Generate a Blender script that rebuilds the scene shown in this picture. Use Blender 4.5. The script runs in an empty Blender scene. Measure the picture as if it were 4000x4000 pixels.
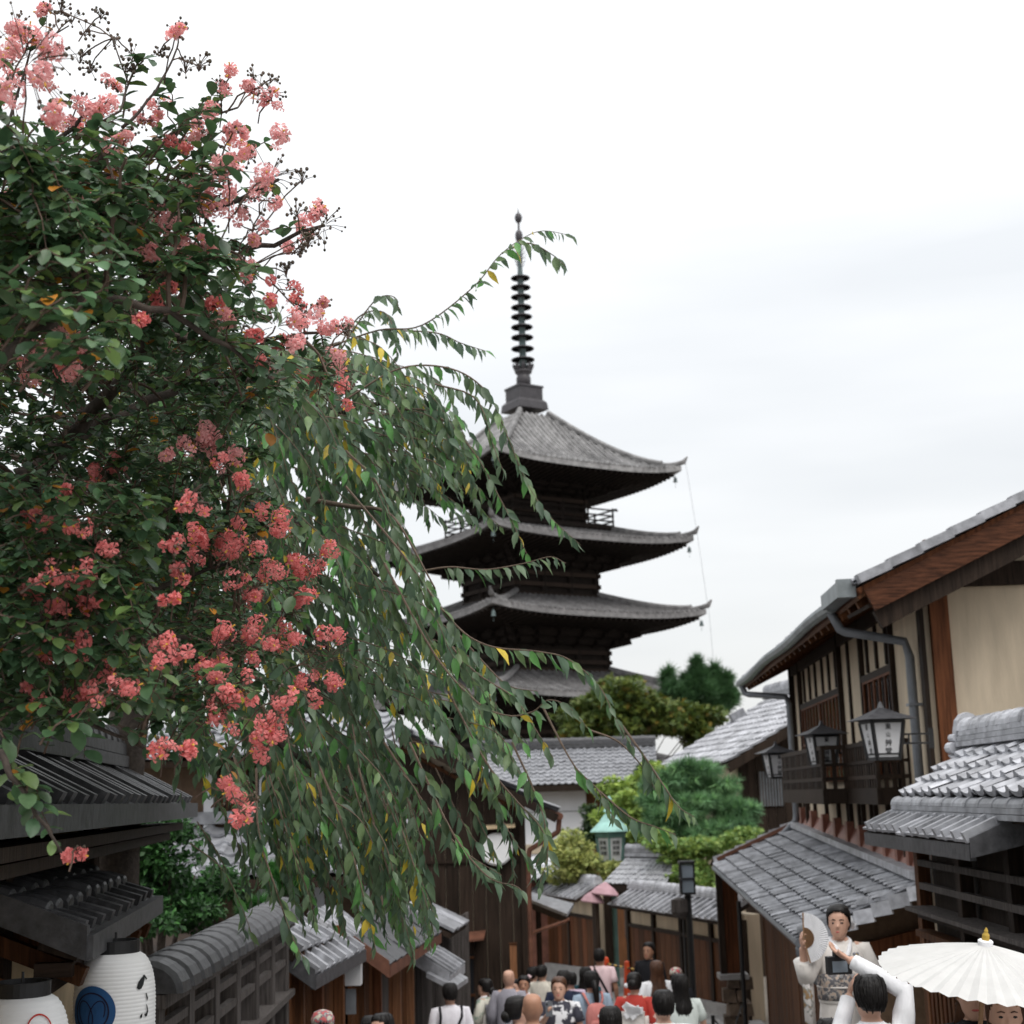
import bpy, bmesh, math, random
import numpy as np
from mathutils import Vector, Matrix, noise

random.seed(7)
RNG = np.random.default_rng(11)
SC = bpy.context.scene
COL = SC.collection
V = Vector

# ------------------------------------------------------------------ camera
FPX, PITCH, ROLL = 5700.0, math.atan(1110 / 5700.0), 0.030
_f = V((0, math.cos(PITCH), math.sin(PITCH)))
_r0 = V((1, 0, 0))
_u0 = V((0, -math.sin(PITCH), math.cos(PITCH)))
CR = math.cos(ROLL) * _r0 - math.sin(ROLL) * _u0
CU = math.cos(ROLL) * _u0 + math.sin(ROLL) * _r0
cam_data = bpy.data.cameras.new('camera')
cam = bpy.data.objects.new('camera', cam_data)
COL.objects.link(cam)
cam.matrix_world = Matrix(((CR.x, CU.x, -_f.x, 0), (CR.y, CU.y, -_f.y, 0), (CR.z, CU.z, -_f.z, 0), (0, 0, 0, 1)))
cam_data.sensor_width = 36.0
cam_data.lens = 36.0 * FPX / 4000.0
cam_data.clip_start = 0.1
cam_data.clip_end = 3000.0
cam_data.dof.use_dof = True
cam_data.dof.focus_distance = 5.2
cam_data.dof.aperture_fstop = 51.3e-3 / 0.0095
SC.camera = cam

# ------------------------------------------------------------------ sky and sun
SUN_ELEV, SUN_ROT = math.radians(58), math.radians(150)
world = bpy.data.worlds.new('World')
SC.world = world
world.use_nodes = True
nt = world.node_tree
nt.nodes.clear()
N = nt.nodes.new
out = N('ShaderNodeOutputWorld')
bg1, bg2, addn = N('ShaderNodeBackground'), N('ShaderNodeBackground'), N('ShaderNodeAddShader')
sky = N('ShaderNodeTexSky'); sky.sky_type = 'NISHITA'; sky.sun_disc = False
sky.sun_elevation = SUN_ELEV; sky.sun_rotation = SUN_ROT; sky.dust_density = 3.0
bg1.inputs['Strength'].default_value = 0.02
nt.links.new(sky.outputs[0], bg1.inputs['Color'])
tc = N('ShaderNodeTexCoord'); sep = N('ShaderNodeSeparateXYZ'); nt.links.new(tc.outputs['Generated'], sep.inputs[0])
mx = N('ShaderNodeMath'); mx.operation = 'MAXIMUM'; mx.inputs[1].default_value = 0.0
nt.links.new(sep.outputs['Z'], mx.inputs[0])
lum = N('ShaderNodeMath'); lum.operation = 'MULTIPLY_ADD'; lum.inputs[1].default_value = 0.62; lum.inputs[2].default_value = 0.55
nt.links.new(mx.outputs[0], lum.inputs[0])
mp = N('ShaderNodeMapping'); mp.inputs['Scale'].default_value = (1.2, 1.2, 6.5); mp.inputs['Location'].default_value = (3.1, 0.4, 1.7)
nt.links.new(tc.outputs['Generated'], mp.inputs[0])
nz = N('ShaderNodeTexNoise'); nz.inputs['Scale'].default_value = 1.6; nz.inputs['Detail'].default_value = 4.0; nz.inputs['Roughness'].default_value = 0.45
nt.links.new(mp.outputs[0], nz.inputs['Vector'])
ramp = N('ShaderNodeValToRGB')
ramp.color_ramp.elements[0].position = 0.34; ramp.color_ramp.elements[0].color = (0.93, 0.95, 0.962, 1)
ramp.color_ramp.elements[1].position = 0.62; ramp.color_ramp.elements[1].color = (1.13, 1.135, 1.13, 1)
nt.links.new(nz.outputs['Fac'], ramp.inputs[0])
nt.links.new(ramp.outputs[0], bg2.inputs['Color']); nt.links.new(lum.outputs[0], bg2.inputs['Strength'])
nt.links.new(bg1.outputs[0], addn.inputs[0]); nt.links.new(bg2.outputs[0], addn.inputs[1])
nt.links.new(addn.outputs[0], out.inputs['Surface'])

sun_d = bpy.data.lights.new('sun', 'SUN')
sun_d.energy = 1.5; sun_d.angle = math.radians(40); sun_d.color = (1.0, 0.97, 0.93)
sun = bpy.data.objects.new('sun', sun_d); COL.objects.link(sun)
_sd = V((math.sin(SUN_ROT) * math.cos(SUN_ELEV), math.cos(SUN_ROT) * math.cos(SUN_ELEV), math.sin(SUN_ELEV)))
sun.rotation_euler = _sd.to_track_quat('Z', 'Y').to_euler()
sun.location = (0, 0, 60)

SC.view_settings.view_transform = 'Standard'
SC.view_settings.look = 'None'
SC.view_settings.gamma = 1.0
SC.view_settings.exposure = 0.28
SC.view_settings.use_curve_mapping = False
SC.render.engine = 'CYCLES'
SC.cycles.use_denoising = True
SC.cycles.max_bounces = 6
SC.cycles.diffuse_bounces = 3
SC.cycles.glossy_bounces = 2
SC.cycles.transmission_bounces = 3
SC.cycles.transparent_max_bounces = 4
SC.cycles.use_adaptive_sampling = True
SC.cycles.adaptive_threshold = 0.02

# ------------------------------------------------------------------ helpers
def at(u, v, Y):
    """the point at forward distance Y metres seen in direction (u, v) of the 4000 px photograph"""
    d = _f + CR * ((u - 2000.0) / FPX) + CU * ((2000.0 - v) / FPX)
    return d * (Y / d.y)

GPROF = [(-20, -1.2), (0, -1.6), (4, -1.9), (8, -2.75), (12, -3.3), (17, -3.80), (20, -4.02), (26, -4.42), (36, -4.8), (60, -6.2), (95, -8.5), (130, -9.5), (3000, -40)]
def gz(y):
    for (a, za), (b, zb) in zip(GPROF, GPROF[1:]):
        if y <= b:
            return za + (zb - za) * (y - a) / (b - a)
    return GPROF[-1][1]

PW = {}
def wm(o):
    return PW.get(o.name, Matrix.Identity(4))

def setparent(o, p):
    if p is not None:
        o.parent = p
        o.matrix_parent_inverse = wm(p).inverted()

def tag(o, label=None, cat=None, group=None, kind=None):
    if label: o['label'] = label
    if cat: o['category'] = cat
    if group: o['group'] = group
    if kind: o['kind'] = kind
    return o

def thing(name, label, cat, loc, group=None):
    o = bpy.data.objects.new(name, None)
    COL.objects.link(o)
    o.location = loc
    o.empty_display_size = 0.2
    PW[o.name] = Matrix.Translation(V(loc))
    return tag(o, label, cat, group)

def link(name, me, parent=None, M=None):
    o = bpy.data.objects.new(name, me)
    COL.objects.link(o)
    if M is not None:
        o.matrix_basis = M
        PW[o.name] = M
    setparent(o, parent)
    return o

class MB:
    def __init__(s):
        s.v, s.f, s.m = [], [], []
        s.mi = 0
    def add(s, vs, fs):
        n = len(s.v)
        s.v.extend([tuple(p) for p in vs])
        for f in fs:
            s.f.append(tuple(i + n for i in f)); s.m.append(s.mi)
        return s
    def box(s, c, size, rot=None):
        hx, hy, hz = size[0] / 2, size[1] / 2, size[2] / 2
        pts = [V((x, y, z)) for z in (-hz, hz) for y in (-hy, hy) for x in (-hx, hx)]
        if rot is not None: pts = [rot @ p for p in pts]
        c = V(c)
        return s.add([p + c for p in pts], [(0, 2, 3, 1), (4, 5, 7, 6), (0, 1, 5, 4), (2, 6, 7, 3), (0, 4, 6, 2), (1, 3, 7, 5)])
    def bar(s, p0, p1, w, h, up=V((0, 0, 1))):
        p0, p1 = V(p0), V(p1)
        M = barM(p0, p1, w, h, up)
        pts = [M @ V((x, y, z)) for z in (-.5, .5) for y in (-.5, .5) for x in (-.5, .5)]
        return s.add(pts, [(0, 2, 3, 1), (4, 5, 7, 6), (0, 1, 5, 4), (2, 6, 7, 3), (0, 4, 6, 2), (1, 3, 7, 5)])
    def hexa(s, b, t):
        n = len(b)
        fs = [tuple(range(n))[::-1], tuple(range(n, 2 * n))] + [(i, (i + 1) % n, n + (i + 1) % n, n + i) for i in range(n)]
        return s.add(list(b) + list(t), fs)
    def prism(s, poly, vec):
        vec = V(vec)
        return s.hexa([V(p) for p in poly], [V(p) + vec for p in poly])
    def loft(s, rings, cap=True, closed=True):
        n = len(rings[0]); base = []
        for r in rings: base.extend(r)
        fs = []
        for i in range(len(rings) - 1):
            for j in range(n if closed else n - 1):
                k = (j + 1) % n
                fs.append((i * n + j, i * n + k, (i + 1) * n + k, (i + 1) * n + j))
        if cap and closed:
            fs.append(tuple(range(n))[::-1]); fs.append(tuple(range((len(rings) - 1) * n, len(rings) * n)))
        return s.add(base, fs)
    def tube(s, pts, rad, n=8, cap=True, sq=1.0):
        pts = [V(p) for p in pts]
        if not hasattr(rad, '__len__'): rad = [rad] * len(pts)
        t0 = (pts[1] - pts[0]).normalized()
        a = t0.orthogonal().normalized()
        rings = []
        for i, p in enumerate(pts):
            t = (pts[min(i + 1, len(pts) - 1)] - pts[max(i - 1, 0)])
            if t.length < 1e-9: t = t0
            t.normalize()
            a = (a - t * a.dot(t))
            if a.length < 1e-6: a = t.orthogonal()
            a.normalize(); b = t.cross(a)
            rings.append([p + (a * math.cos(q) + b * math.sin(q) * sq) * rad[i] for q in [2 * math.pi * k / n for k in range(n)]])
        return s.loft(rings, cap)
    def lathe(s, prof, n=16, c=(0, 0, 0), M=None, ph=0.0):
        c = V(c)
        rings = []
        for r, z in prof:
            ring = [V((r * math.cos(ph + 2 * math.pi * k / n), r * math.sin(ph + 2 * math.pi * k / n), z)) for k in range(n)]
            if M is not None: ring = [M @ p for p in ring]
            rings.append([p + c for p in ring])
        return s.loft(rings)
    def ball(s, c, r, n=8, m=6, M=None):
        if not hasattr(r, '__len__'): r = (r, r, r)
        prof = [(math.sin(math.pi * i / m), -math.cos(math.pi * i / m)) for i in range(m + 1)]
        prof[0] = (0.02, -1); prof[-1] = (0.02, 1)
        S = Matrix.Diagonal(V(r))
        return s.lathe(prof, n, c, (M @ S) if M is not None else S)
    def mesh(s, name, mats, smooth=False):
        me = bpy.data.meshes.new(name)
        me.from_pydata(s.v, [], s.f)
        for m in (mats if isinstance(mats, (list, tuple)) else [mats]): me.materials.append(m)
        if any(s.m): me.polygons.foreach_set('material_index', s.m)
        if smooth: me.polygons.foreach_set('use_smooth', [True] * len(me.polygons))
        me.update()
        return me
    def build(s, name, mats, parent=None, smooth=False, kind=None, label=None):
        o = link(name, s.mesh(name, mats, smooth), parent)
        return tag(o, label=label, kind=kind)

def barM(p0, p1, w, h, up=V((0, 0, 1))):
    d = p1 - p0; L = d.length; d = d / L
    x = d.cross(up)
    if x.length < 1e-4: x = d.cross(V((0, 1, 0)))
    x.normalize(); z = x.cross(d).normalized()
    c = (p0 + p1) / 2
    return Matrix(((x.x * w, d.x * L, z.x * h, c.x), (x.y * w, d.y * L, z.y * h, c.y), (x.z * w, d.z * L, z.z * h, c.z), (0, 0, 0, 1)))

_unit = {}
def unit_box(mat):
    if mat.name not in _unit:
        b = MB(); b.box((0, 0, 0), (1, 1, 1))
        _unit[mat.name] = b.mesh('piece_' + mat.name, mat)
    return _unit[mat.name]

def beam(name, p0, p1, w, h, mat, parent, up=V((0, 0, 1)), label=None):
    """a straight squared timber from p0 to p1, w wide and h high; a mesh object of its own"""
    o = link(name, unit_box(mat), parent, barM(V(p0), V(p1), w, h, up))
    return tag(o, label=label)

def planks(name, p0, p1, z0, z1, width, thick, mat, parent, gap=0.006, jitter=0.006, z1b=None):
    """upright boards from p0 to p1 (plan points), bottom z0 and top z1 (z1b at the far end)"""
    p0, p1 = V((p0[0], p0[1], 0)), V((p1[0], p1[1], 0))
    L = (p1 - p0).length; n = max(1, round(L / width)); d = (p1 - p0) / n
    nrm = V((d.y, -d.x, 0)).normalized()
    for i in range(n):
        c = p0 + d * (i + .5) + nrm * random.uniform(-jitter, jitter)
        zt = z1 if z1b is None else z1 + (z1b - z1) * (i + .5) / n
        beam(name, c + V((0, 0, z0)), c + V((0, 0, zt)), thick, d.length - gap, mat, parent, up=d.normalized())

def poly(name, pts, mat, parent=None, thick=0.05, kind=None):
    pts = [V(p) for p in pts]
    n = (pts[1] - pts[0]).cross(pts[2] - pts[0]).normalized()
    return MB().prism([p - n * thick for p in pts], n * thick).build(name, mat, parent, kind=kind)

# ------------------------------------------------------------------ materials
MATS = {}
def mat(name, col, rough=0.8, var=0.25, scale=6.0, bump=0.15, stretch=(1, 1, 1), col2=None, rand=0.12, spec=0.4, metal=0.0, big=0.25, bscale=None, trans=0.0, attr=None):
    m = bpy.data.materials.new(name); m.use_nodes = True
    t = m.node_tree; n = t.nodes; l = t.links
    p = n['Principled BSDF']
    p.inputs['Roughness'].default_value = rough
    p.inputs['Specular IOR Level'].default_value = spec
    p.inputs['Metallic'].default_value = metal
    geo = n.new('ShaderNodeNewGeometry')
    mp = n.new('ShaderNodeMapping'); mp.inputs['Scale'].default_value = stretch
    l.new(geo.outputs['Position'], mp.inputs[0])
    nz = n.new('ShaderNodeTexNoise'); nz.inputs['Scale'].default_value = scale; nz.inputs['Detail'].default_value = 5; nz.inputs['Roughness'].default_value = 0.6
    l.new(mp.outputs[0], nz.inputs['Vector'])
    rp = n.new('ShaderNodeValToRGB')
    c1 = [c * (1 - var) for c in col]; c2 = col2 or [min(1, c * (1 + var)) for c in col]
    rp.color_ramp.elements[0].position = 0.3; rp.color_ramp.elements[0].color = (*c1, 1)
    rp.color_ramp.elements[1].position = 0.7; rp.color_ramp.elements[1].color = (*c2, 1)
    l.new(nz.outputs['Fac'], rp.inputs[0])
    cur = rp.outputs[0]
    nb = n.new('ShaderNodeTexNoise'); nb.inputs['Scale'].default_value = scale * 0.13; nb.inputs['Detail'].default_value = 3
    l.new(geo.outputs['Position'], nb.inputs['Vector'])
    oi = n.new('ShaderNodeObjectInfo')
    ma = n.new('ShaderNodeMath'); ma.operation = 'MULTIPLY_ADD'; ma.inputs[1].default_value = 2 * rand; ma.inputs[2].default_value = 1 - rand
    l.new(oi.outputs['Random'], ma.inputs[0])
    mb = n.new('ShaderNodeMath'); mb.operation = 'MULTIPLY_ADD'; mb.inputs[1].default_value = 2 * big; mb.inputs[2].default_value = 1 - big
    l.new(nb.outputs['Fac'], mb.inputs[0])
    mm = n.new('ShaderNodeMath'); mm.operation = 'MULTIPLY'
    l.new(ma.outputs[0], mm.inputs[0]); l.new(mb.outputs[0], mm.inputs[1])
    vm = n.new('ShaderNodeVectorMath'); vm.operation = 'SCALE'
    l.new(cur, vm.inputs[0]); l.new(mm.outputs[0], vm.inputs['Scale'])
    cur = vm.outputs[0]
    if attr:
        at_ = n.new('ShaderNodeAttribute'); at_.attribute_name = attr
        vx = n.new('ShaderNodeVectorMath'); vx.operation = 'MULTIPLY'
        l.new(cur, vx.inputs[0]); l.new(at_.outputs['Color'], vx.inputs[1]); cur = vx.outputs[0]
    l.new(cur, p.inputs['Base Color'])
    if bump:
        bp = n.new('ShaderNodeBump'); bp.inputs['Strength'].default_value = bump; bp.inputs['Distance'].default_value = 0.02
        src = nz
        if bscale:
            src = n.new('ShaderNodeTexNoise'); src.inputs['Scale'].default_value = bscale; src.inputs['Detail'].default_value = 4
            l.new(mp.outputs[0], src.inputs['Vector'])
        l.new(src.outputs['Fac'], bp.inputs['Height']); l.new(bp.outputs[0], p.inputs['Normal'])
    if trans:
        tr = n.new('ShaderNodeBsdfTranslucent'); mixs = n.new('ShaderNodeMixShader'); mixs.inputs[0].default_value = trans
        l.new(cur, tr.inputs['Color'])
        l.new(p.outputs[0], mixs.inputs[1]); l.new(tr.outputs[0], mixs.inputs[2])
        l.new(mixs.outputs[0], n['Material Output'].inputs['Surface'])
    MATS[name] = m
    return m

VERT = (9, 9, 0.5)
m_tile = mat('roof_tile', (0.27, 0.275, 0.295), 0.45, 0.4, 7, 0.3, rand=0.30, spec=0.5, big=.4)
m_tile_dk = mat('dark_roof_tile', (0.056, 0.056, 0.060), 0.46, 0.45, 14, 0.3, rand=0.22, spec=0.45)
m_tile_lt = mat('pale_roof_tile', (0.40, 0.405, 0.43), 0.6, 0.35, 7, 0.3, rand=0.26, big=.35, spec=.35)
m_tile_pg = mat('pagoda_roof_tile', (0.17, 0.165, 0.165), 0.7, 0.4, 3, 0.2, rand=0.2)
m_pgtop = mat('pagoda_weathered_tile', (0.20, 0.196, 0.195), 0.75, 0.45, 2.2, 0.2, rand=0.22)
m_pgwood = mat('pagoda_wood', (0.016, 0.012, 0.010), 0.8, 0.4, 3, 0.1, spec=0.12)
m_bronze = mat('spire_bronze', (0.045, 0.040, 0.045), 0.5, 0.35, 3, 0.1, spec=0.5)
m_verdi = mat('verdigris', (0.085, 0.115, 0.115), 0.6, 0.4, 3, 0.1)
m_wood_dk = mat('dark_wood', (0.027, 0.018, 0.013), 0.65, 0.5, 4, 0.3, VERT, rand=0.3, spec=0.12)
m_wood_br = mat('brown_wood', (0.085, 0.035, 0.015), 0.6, 0.55, 4, 0.3, VERT, rand=0.35, spec=0.12)
m_wood_rd = mat('red_brown_wood', (0.115, 0.042, 0.018), 0.6, 0.6, 3, 0.25, VERT, rand=0.25, spec=0.12)
m_wood_or = mat('orange_wood', (0.20, 0.085, 0.035), 0.6, 0.4, 4, 0.2, VERT, rand=0.2)
m_wood_gy = mat('grey_weathered_wood', (0.075, 0.066, 0.062), 0.8, 0.5, 5, 0.4, VERT, rand=0.25, spec=0.12)
m_wood_h = mat('dark_horizontal_wood', (0.030, 0.020, 0.015), 0.65, 0.5, 4, 0.3, (1, 0.6, 9), rand=0.25, spec=0.12)
m_barge = mat('red_barge_board', (0.078, 0.030, 0.015), 0.55, 0.75, 3, 0.25, (1.5, 1.5, 14), rand=0.1, spec=0.12)
m_cream = mat('cream_plaster', (0.54, 0.45, 0.335), 0.9, 0.16, 2.2, 0.12, (2.2, 2.2, .35), big=0.14, rand=0.05, bscale=30)
m_cream_dk = mat('ochre_plaster', (0.52, 0.40, 0.25), 0.9, 0.15, 5, 0.15, big=0.15)
m_brownwall = mat('brown_clay_wall', (0.13, 0.085, 0.055), 0.9, 0.2, 14, 0.2)
m_white = mat('white_plaster', (0.74, 0.75, 0.78), 0.9, 0.05, 2, 0.05, big=0.08, rand=0.03)
m_copper = mat('copper_flashing', (0.24, 0.105, 0.075), 0.5, 0.3, 4, 0.1, metal=0.25)
m_coppipe = mat('copper_pipe', (0.16, 0.07, 0.045), 0.5, 0.4, 5, 0.1, metal=0.3)
m_gutter = mat('grey_green_gutter', (0.20, 0.22, 0.225), 0.42, 0.3, 4, 0.05, metal=0.5)
m_pipe = mat('grey_pipe', (0.15, 0.16, 0.175), 0.4, 0.25, 3, 0.05, metal=0.2)
m_black = mat('black_paint', (0.012, 0.012, 0.013), 0.5, 0.3, 6, 0.05)
m_paper = mat('lantern_paper', (0.78, 0.78, 0.78), 0.85, 0.04, 8, 0.04, big=0.08, rand=0.03)
m_paper_gy = mat('sign_panel_white', (0.55, 0.55, 0.56), 0.5, 0.05, 5, 0.0, big=0.1, rand=0.03)
m_ink = mat('black_ink', (0.012, 0.013, 0.014), 0.7, 0.2, 8, 0.0)
m_blue = mat('blue_print', (0.018, 0.085, 0.23), 0.8, 0.12, 9, 0.0)
m_navy = mat('navy_line', (0.008, 0.008, 0.03), 0.8, 0.1, 9, 0.0)
m_redline = mat('red_line', (0.45, 0.03, 0.02), 0.8, 0.1, 9, 0.0)
m_stone = mat('street_stone', (0.30, 0.295, 0.29), 0.85, 0.2, 5, 0.2, rand=0.15)
m_stone_br = mat('brown_stone', (0.12, 0.085, 0.06), 0.85, 0.5, 5, 0.5, rand=0.35)
m_ground = mat('earth', (0.16, 0.14, 0.12), 0.95, 0.3, 1.5, 0.3)
m_glass = mat('dark_glass', (0.02, 0.022, 0.026), 0.12, 0.2, 2, 0.0, spec=0.6)
m_glass_lt = mat('pale_glass', (0.22, 0.26, 0.30), 0.15, 0.2, 2, 0.0, spec=0.6)
m_bark = mat('bark', (0.055, 0.042, 0.034), 0.85, 0.45, 40, 0.4)
m_twig = mat('twig_bark', (0.09, 0.058, 0.042), 0.8, 0.3, 60, 0.1)
m_twig_ch = mat('cherry_twig', (0.12, 0.085, 0.062), 0.8, 0.3, 60, 0.1)
# ------------------------------------------------------------------ lettering (made first: needs the dependency graph)
_glyphs = {}
def glyph(ch):
    if ch not in _glyphs:
        cu = bpy.data.curves.new('glyph', 'FONT'); cu.body = ch; cu.align_x = 'CENTER'; cu.size = 1.0; cu.offset = 0.012; cu.resolution_u = 3
        o = bpy.data.objects.new('glyph', cu); COL.objects.link(o)
        bpy.context.view_layer.update()
        me = bpy.data.meshes.new_from_object(o.evaluated_get(bpy.context.evaluated_depsgraph_get()))
        co = np.array([v.co for v in me.vertices]); fs = [tuple(p.vertices) for p in me.polygons]
        c = (co.max(0) + co.min(0)) / 2; co = co - c
        _glyphs[ch] = (co, fs)
        bpy.data.objects.remove(o); bpy.data.meshes.remove(me); bpy.data.curves.remove(cu)
    return _glyphs[ch]
for _c in '東山艸堂よこぐ旅館':
    glyph(_c)

# ------------------------------------------------------------------ ground and road
def strip(name, x0f, x1f, ys, dz, m, nx=1):
    b = MB(); vs = []; fs = []
    for y in ys:
        for i in range(nx + 1):
            t = i / nx
            vs.append((x0f(y) * (1 - t) + x1f(y) * t, y, gz(y) + dz))
    for j in range(len(ys) - 1):
        for i in range(nx):
            a = j * (nx + 1) + i
            fs.append((a, a + 1, a + nx + 2, a + nx + 1))
    b.add(vs, fs)
    return b.build(name, m, None, kind='structure')
YS = [-20, 0, 4, 8, 12, 17, 21, 26, 31, 36, 48, 60, 95, 130, 400, 1200, 2800]
strip('ground', lambda y: -60 - y * .8, lambda y: 60 + y * .8, YS, 0.0, m_ground)
def road_l(y): return -2.0 + max(0, y - 12.7) * .097 if y < 25 else -0.9 + (y - 25) * .13
def road_r(y): return 3.3 if y < 12 else 3.3 + (y - 12) * .075
RY = [-10, 0, 4, 8, 12, 15, 18, 21, 24, 27, 30, 33, 36, 40, 44]
road = strip('road', road_l, road_r, RY, 0.03, m_stone)
# paving slabs where the street shows between the crowd and the walls
b = MB(); b.box((0, 0, 0), (1, 1, 1)); slab_me = b.mesh('paving_slab', m_stone)
for j in range(19):
    y = 21.5 + j * .72
    w = road_r(y) - road_l(y); n = 9
    for i in range(n):
        x = road_l(y) + w * (i + .5 + (.5 if j % 2 else 0)) / n
        if x < 0.2 or x + .3 > road_r(y): continue
        sl = (gz(y + .36) - gz(y - .36)) / .72
        R = Matrix.Rotation(math.atan(sl), 4, 'X')
        link('paving_slab', slab_me, road, Matrix.Translation((x, y, gz(y) + .028 + random.uniform(-.002, .002))) @ R @ Matrix.Diagonal((w / n - .012, .708, .03, 1)))

# ------------------------------------------------------------------ pagoda
PD = 95.0
PAX = at(2045, 1480, PD).x
PZ = lambda v: at(2045 + (v - 1480) * .036, v, PD).z
PR = Matrix.Rotation(math.radians(33), 4, 'Z')
PO = Matrix.Translation((PAX, PD, 0))
pag = thing('pagoda', 'tall dark five storey wooden pagoda with bronze ringed spire', 'pagoda', (PAX, PD, gz(PD)))
def pw(x, y, z, k=0):
    return PO @ PR @ Matrix.Rotation(k * math.pi / 2, 4, 'Z') @ V((x, y, z))
EAVE = [20.3, 15.65, 10.85, 5.95, 1.05]
RAD = [10.3, 10.85, 11.4, 11.85, 12.2]
WAL = [3.68, 4.33, 4.85, 5.25, 5.6]
LIFT = [0.5, 0.5, 0.5, 0.5, 0.5]
TOPZ = [24.9, 17.05, 12.45, 7.6, 2.75]
TOPR = [1.55, 4.35, 4.45, 5.0, 5.35]
WTOP = [19.0, 14.0, 8.95, 3.95, -0.9]
WBOT = [16.9, 12.3, 7.5, 2.6, gz(PD)]
S2 = math.sqrt(2)
for i in range(5):
    he, ht, hw = RAD[i] / S2, TOPR[i] / S2, WAL[i] / S2
    z0, z1, lf = TOPZ[i], EAVE[i], LIFT[i]
    pw_ = 1.45 if i == 0 else 1.3
    def surf(x, t, dz=0.0):
        h = ht + (he - ht) * t
        z = z1 + (z0 - z1) * max(0.0, 1 - t) ** pw_ + lf * abs(x / he) ** 3.2 * t * t + dz
        return (x, -h, z)
    NS, NT = 14, 7
    b = MB()
    for k in range(4):
        for dz, flip in ((0, 0), (-.32, 1)):
            g = [[pw(*surf((ht + (he - ht) * t / NT) * (2 * s / NS - 1), t / NT, dz), k) for s in range(NS + 1)] for t in range(NT + 1)]
            b.loft(g, closed=False)
        e0 = [pw(*surf(he * (2 * s / NS - 1), 1), k) for s in range(NS + 1)]
        e1 = [pw(*surf(he * (2 * s / NS - 1), 1, -.32), k) for s in range(NS + 1)]
        b.loft([e0, e1], closed=False)
    roof = b.build('roof', m_tile_pg if i else m_pgtop, pag)
    # rows of barrel tiles running down each face
    rest = MB(); nrow = int(2 * he / .40)
    for k in range(4):
        for r in range(nrow):
            x = -he + (r + .5) * 2 * he / nrow
            t0 = max(0, (abs(x) - ht) / (he - ht))
            pts = [pw(x, *surf(x, t0 + (1.005 - t0) * q / 6, .03)[1:], k) for q in range(7)]
            if (pts[0] - pts[-1]).length < .3: continue
            tgt = MB() if (k == 0 and i < 4) else rest
            tgt.tube(pts, .105, 6)
            if tgt is not rest:
                tgt.build('tile_row', m_tile_pg if i else m_pgtop, roof)
    rest.build('tile_rows', m_tile_pg if i else m_pgtop, roof, kind='stuff')
    # hip ridges with upturned ends
    for k in range(4):
        def hip(t, dz): return pw(-(ht + (he - ht) * t), *surf(-(ht + (he - ht) * t), t, dz)[1:], k)
        n1 = 9
        pts = [hip(.84 * q / n1, .22) for q in range(n1 + 1)]
        pts.append(pts[-1] + (pts[-1] - pts[-2]).normalized() * .2 + V((0, 0, .2)))
        bb = MB(); bb.tube(pts, [.2] * (n1 + 1) + [.06], 6)
        pts = [hip(.80 + .22 * q / 4, .12 + .02 * q) for q in range(5)]
        pts.append(pts[-1] + (pts[-1] - pts[-2]).normalized() * .25 + V((0, 0, .28)))
        bb.tube(pts, [.15, .15, .15, .15, .17, .05], 6)
        bb.build('hip_ridge', m_tile_pg if i else m_pgtop, roof)
        # wind bell at the corner
        c = hip(.95, -.55)
        bb = MB(); bb.lathe([(.02, .35), (.07, .33), (.11, .2), (.12, .05), (.16, 0)], 8, c - V((0, 0, .45))); bb.tube([c, c - V((0, 0, .2))], .015, 4)
        bb.tube([c - V((0, 0, .45)), c - V((0, 0, .8))], .012, 4)
        bb.build('wind_bell', m_verdi, pag)
    # rafters under the eave
    b = MB()
    for k in range(4):
        for r in range(int(2 * he / .42)):
            x = -he + (r + .5) * .42
            a, c_ = surf(x * .99, .97, -.42), None
            xi = x * .62
            p1 = V((x, a[1], a[2])); fr = max(0, abs(x) - he * .62) / (he * .38); p0 = V((x, -max(abs(x), he * .62), z1 - .62 + fr * (.3 + lf * .7)))
            if abs(x) > he * .93: continue
            if (p1 - p0).length > .4:
                P0, P1 = pw(*p0, k), pw(*p1, k)
                b.bar(P0, P1, .14, .16)
    b.build('rafters', m_pgwood, pag, kind='stuff')
    # soffit and stepped bracket rings
    b = MB()
    ring = lambda h, z: [pw(-h, -h, z), pw(h, -h, z), pw(h, h, z), pw(-h, h, z)]
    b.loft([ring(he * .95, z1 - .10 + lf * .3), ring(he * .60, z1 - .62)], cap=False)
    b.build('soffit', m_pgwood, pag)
    zt, zb = z1 - .55, WTOP[i]
    for q in range(3):
        h0 = hw + (he * .60 - hw) * (q + .35) / 3.0
        za = zb + (zt - zb) * q / 3.0; zc = zb + (zt - zb) * (q + .75) / 3.0
        b = MB(); b.loft([ring(h0, za), ring(h0 + .05, zc)])
        for k in range(4):
            for xx in [h0 * s for s in (-1, -.62, -.22, .22, .62, 1)]:
                b.bar(pw(xx, -h0 + .3, zc - .1, k), pw(xx, -h0 - .75, zc + .18, k), .28, .3)
            b.bar(pw(-h0 - .5, -h0 - .3, zc + .12, k), pw(h0 + .5, -h0 - .3, zc + .12, k), .2, .24)
            d = V((-1, -1, 0)).normalized()
            b.bar(pw(-h0 + .2, -h0 + .2, zc - .1, k), pw(-h0 - 1.0, -h0 - 1.0, zc + .22, k), .3, .3)
        b.build('bracket', m_pgwood, pag)
    # tail rafters at the corners
    for k in range(4):
        b = MB(); b.bar(pw(-hw, -hw, zb + .4, k), pw(-he * .62, -he * .62, z1 - .55, k), .3, .4)
        b.build('corner_bracket', m_pgwood, pag)
    # body
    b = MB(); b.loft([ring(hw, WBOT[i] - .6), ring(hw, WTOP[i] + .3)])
    body = b.build('wall', m_pgwood, pag)
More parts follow.
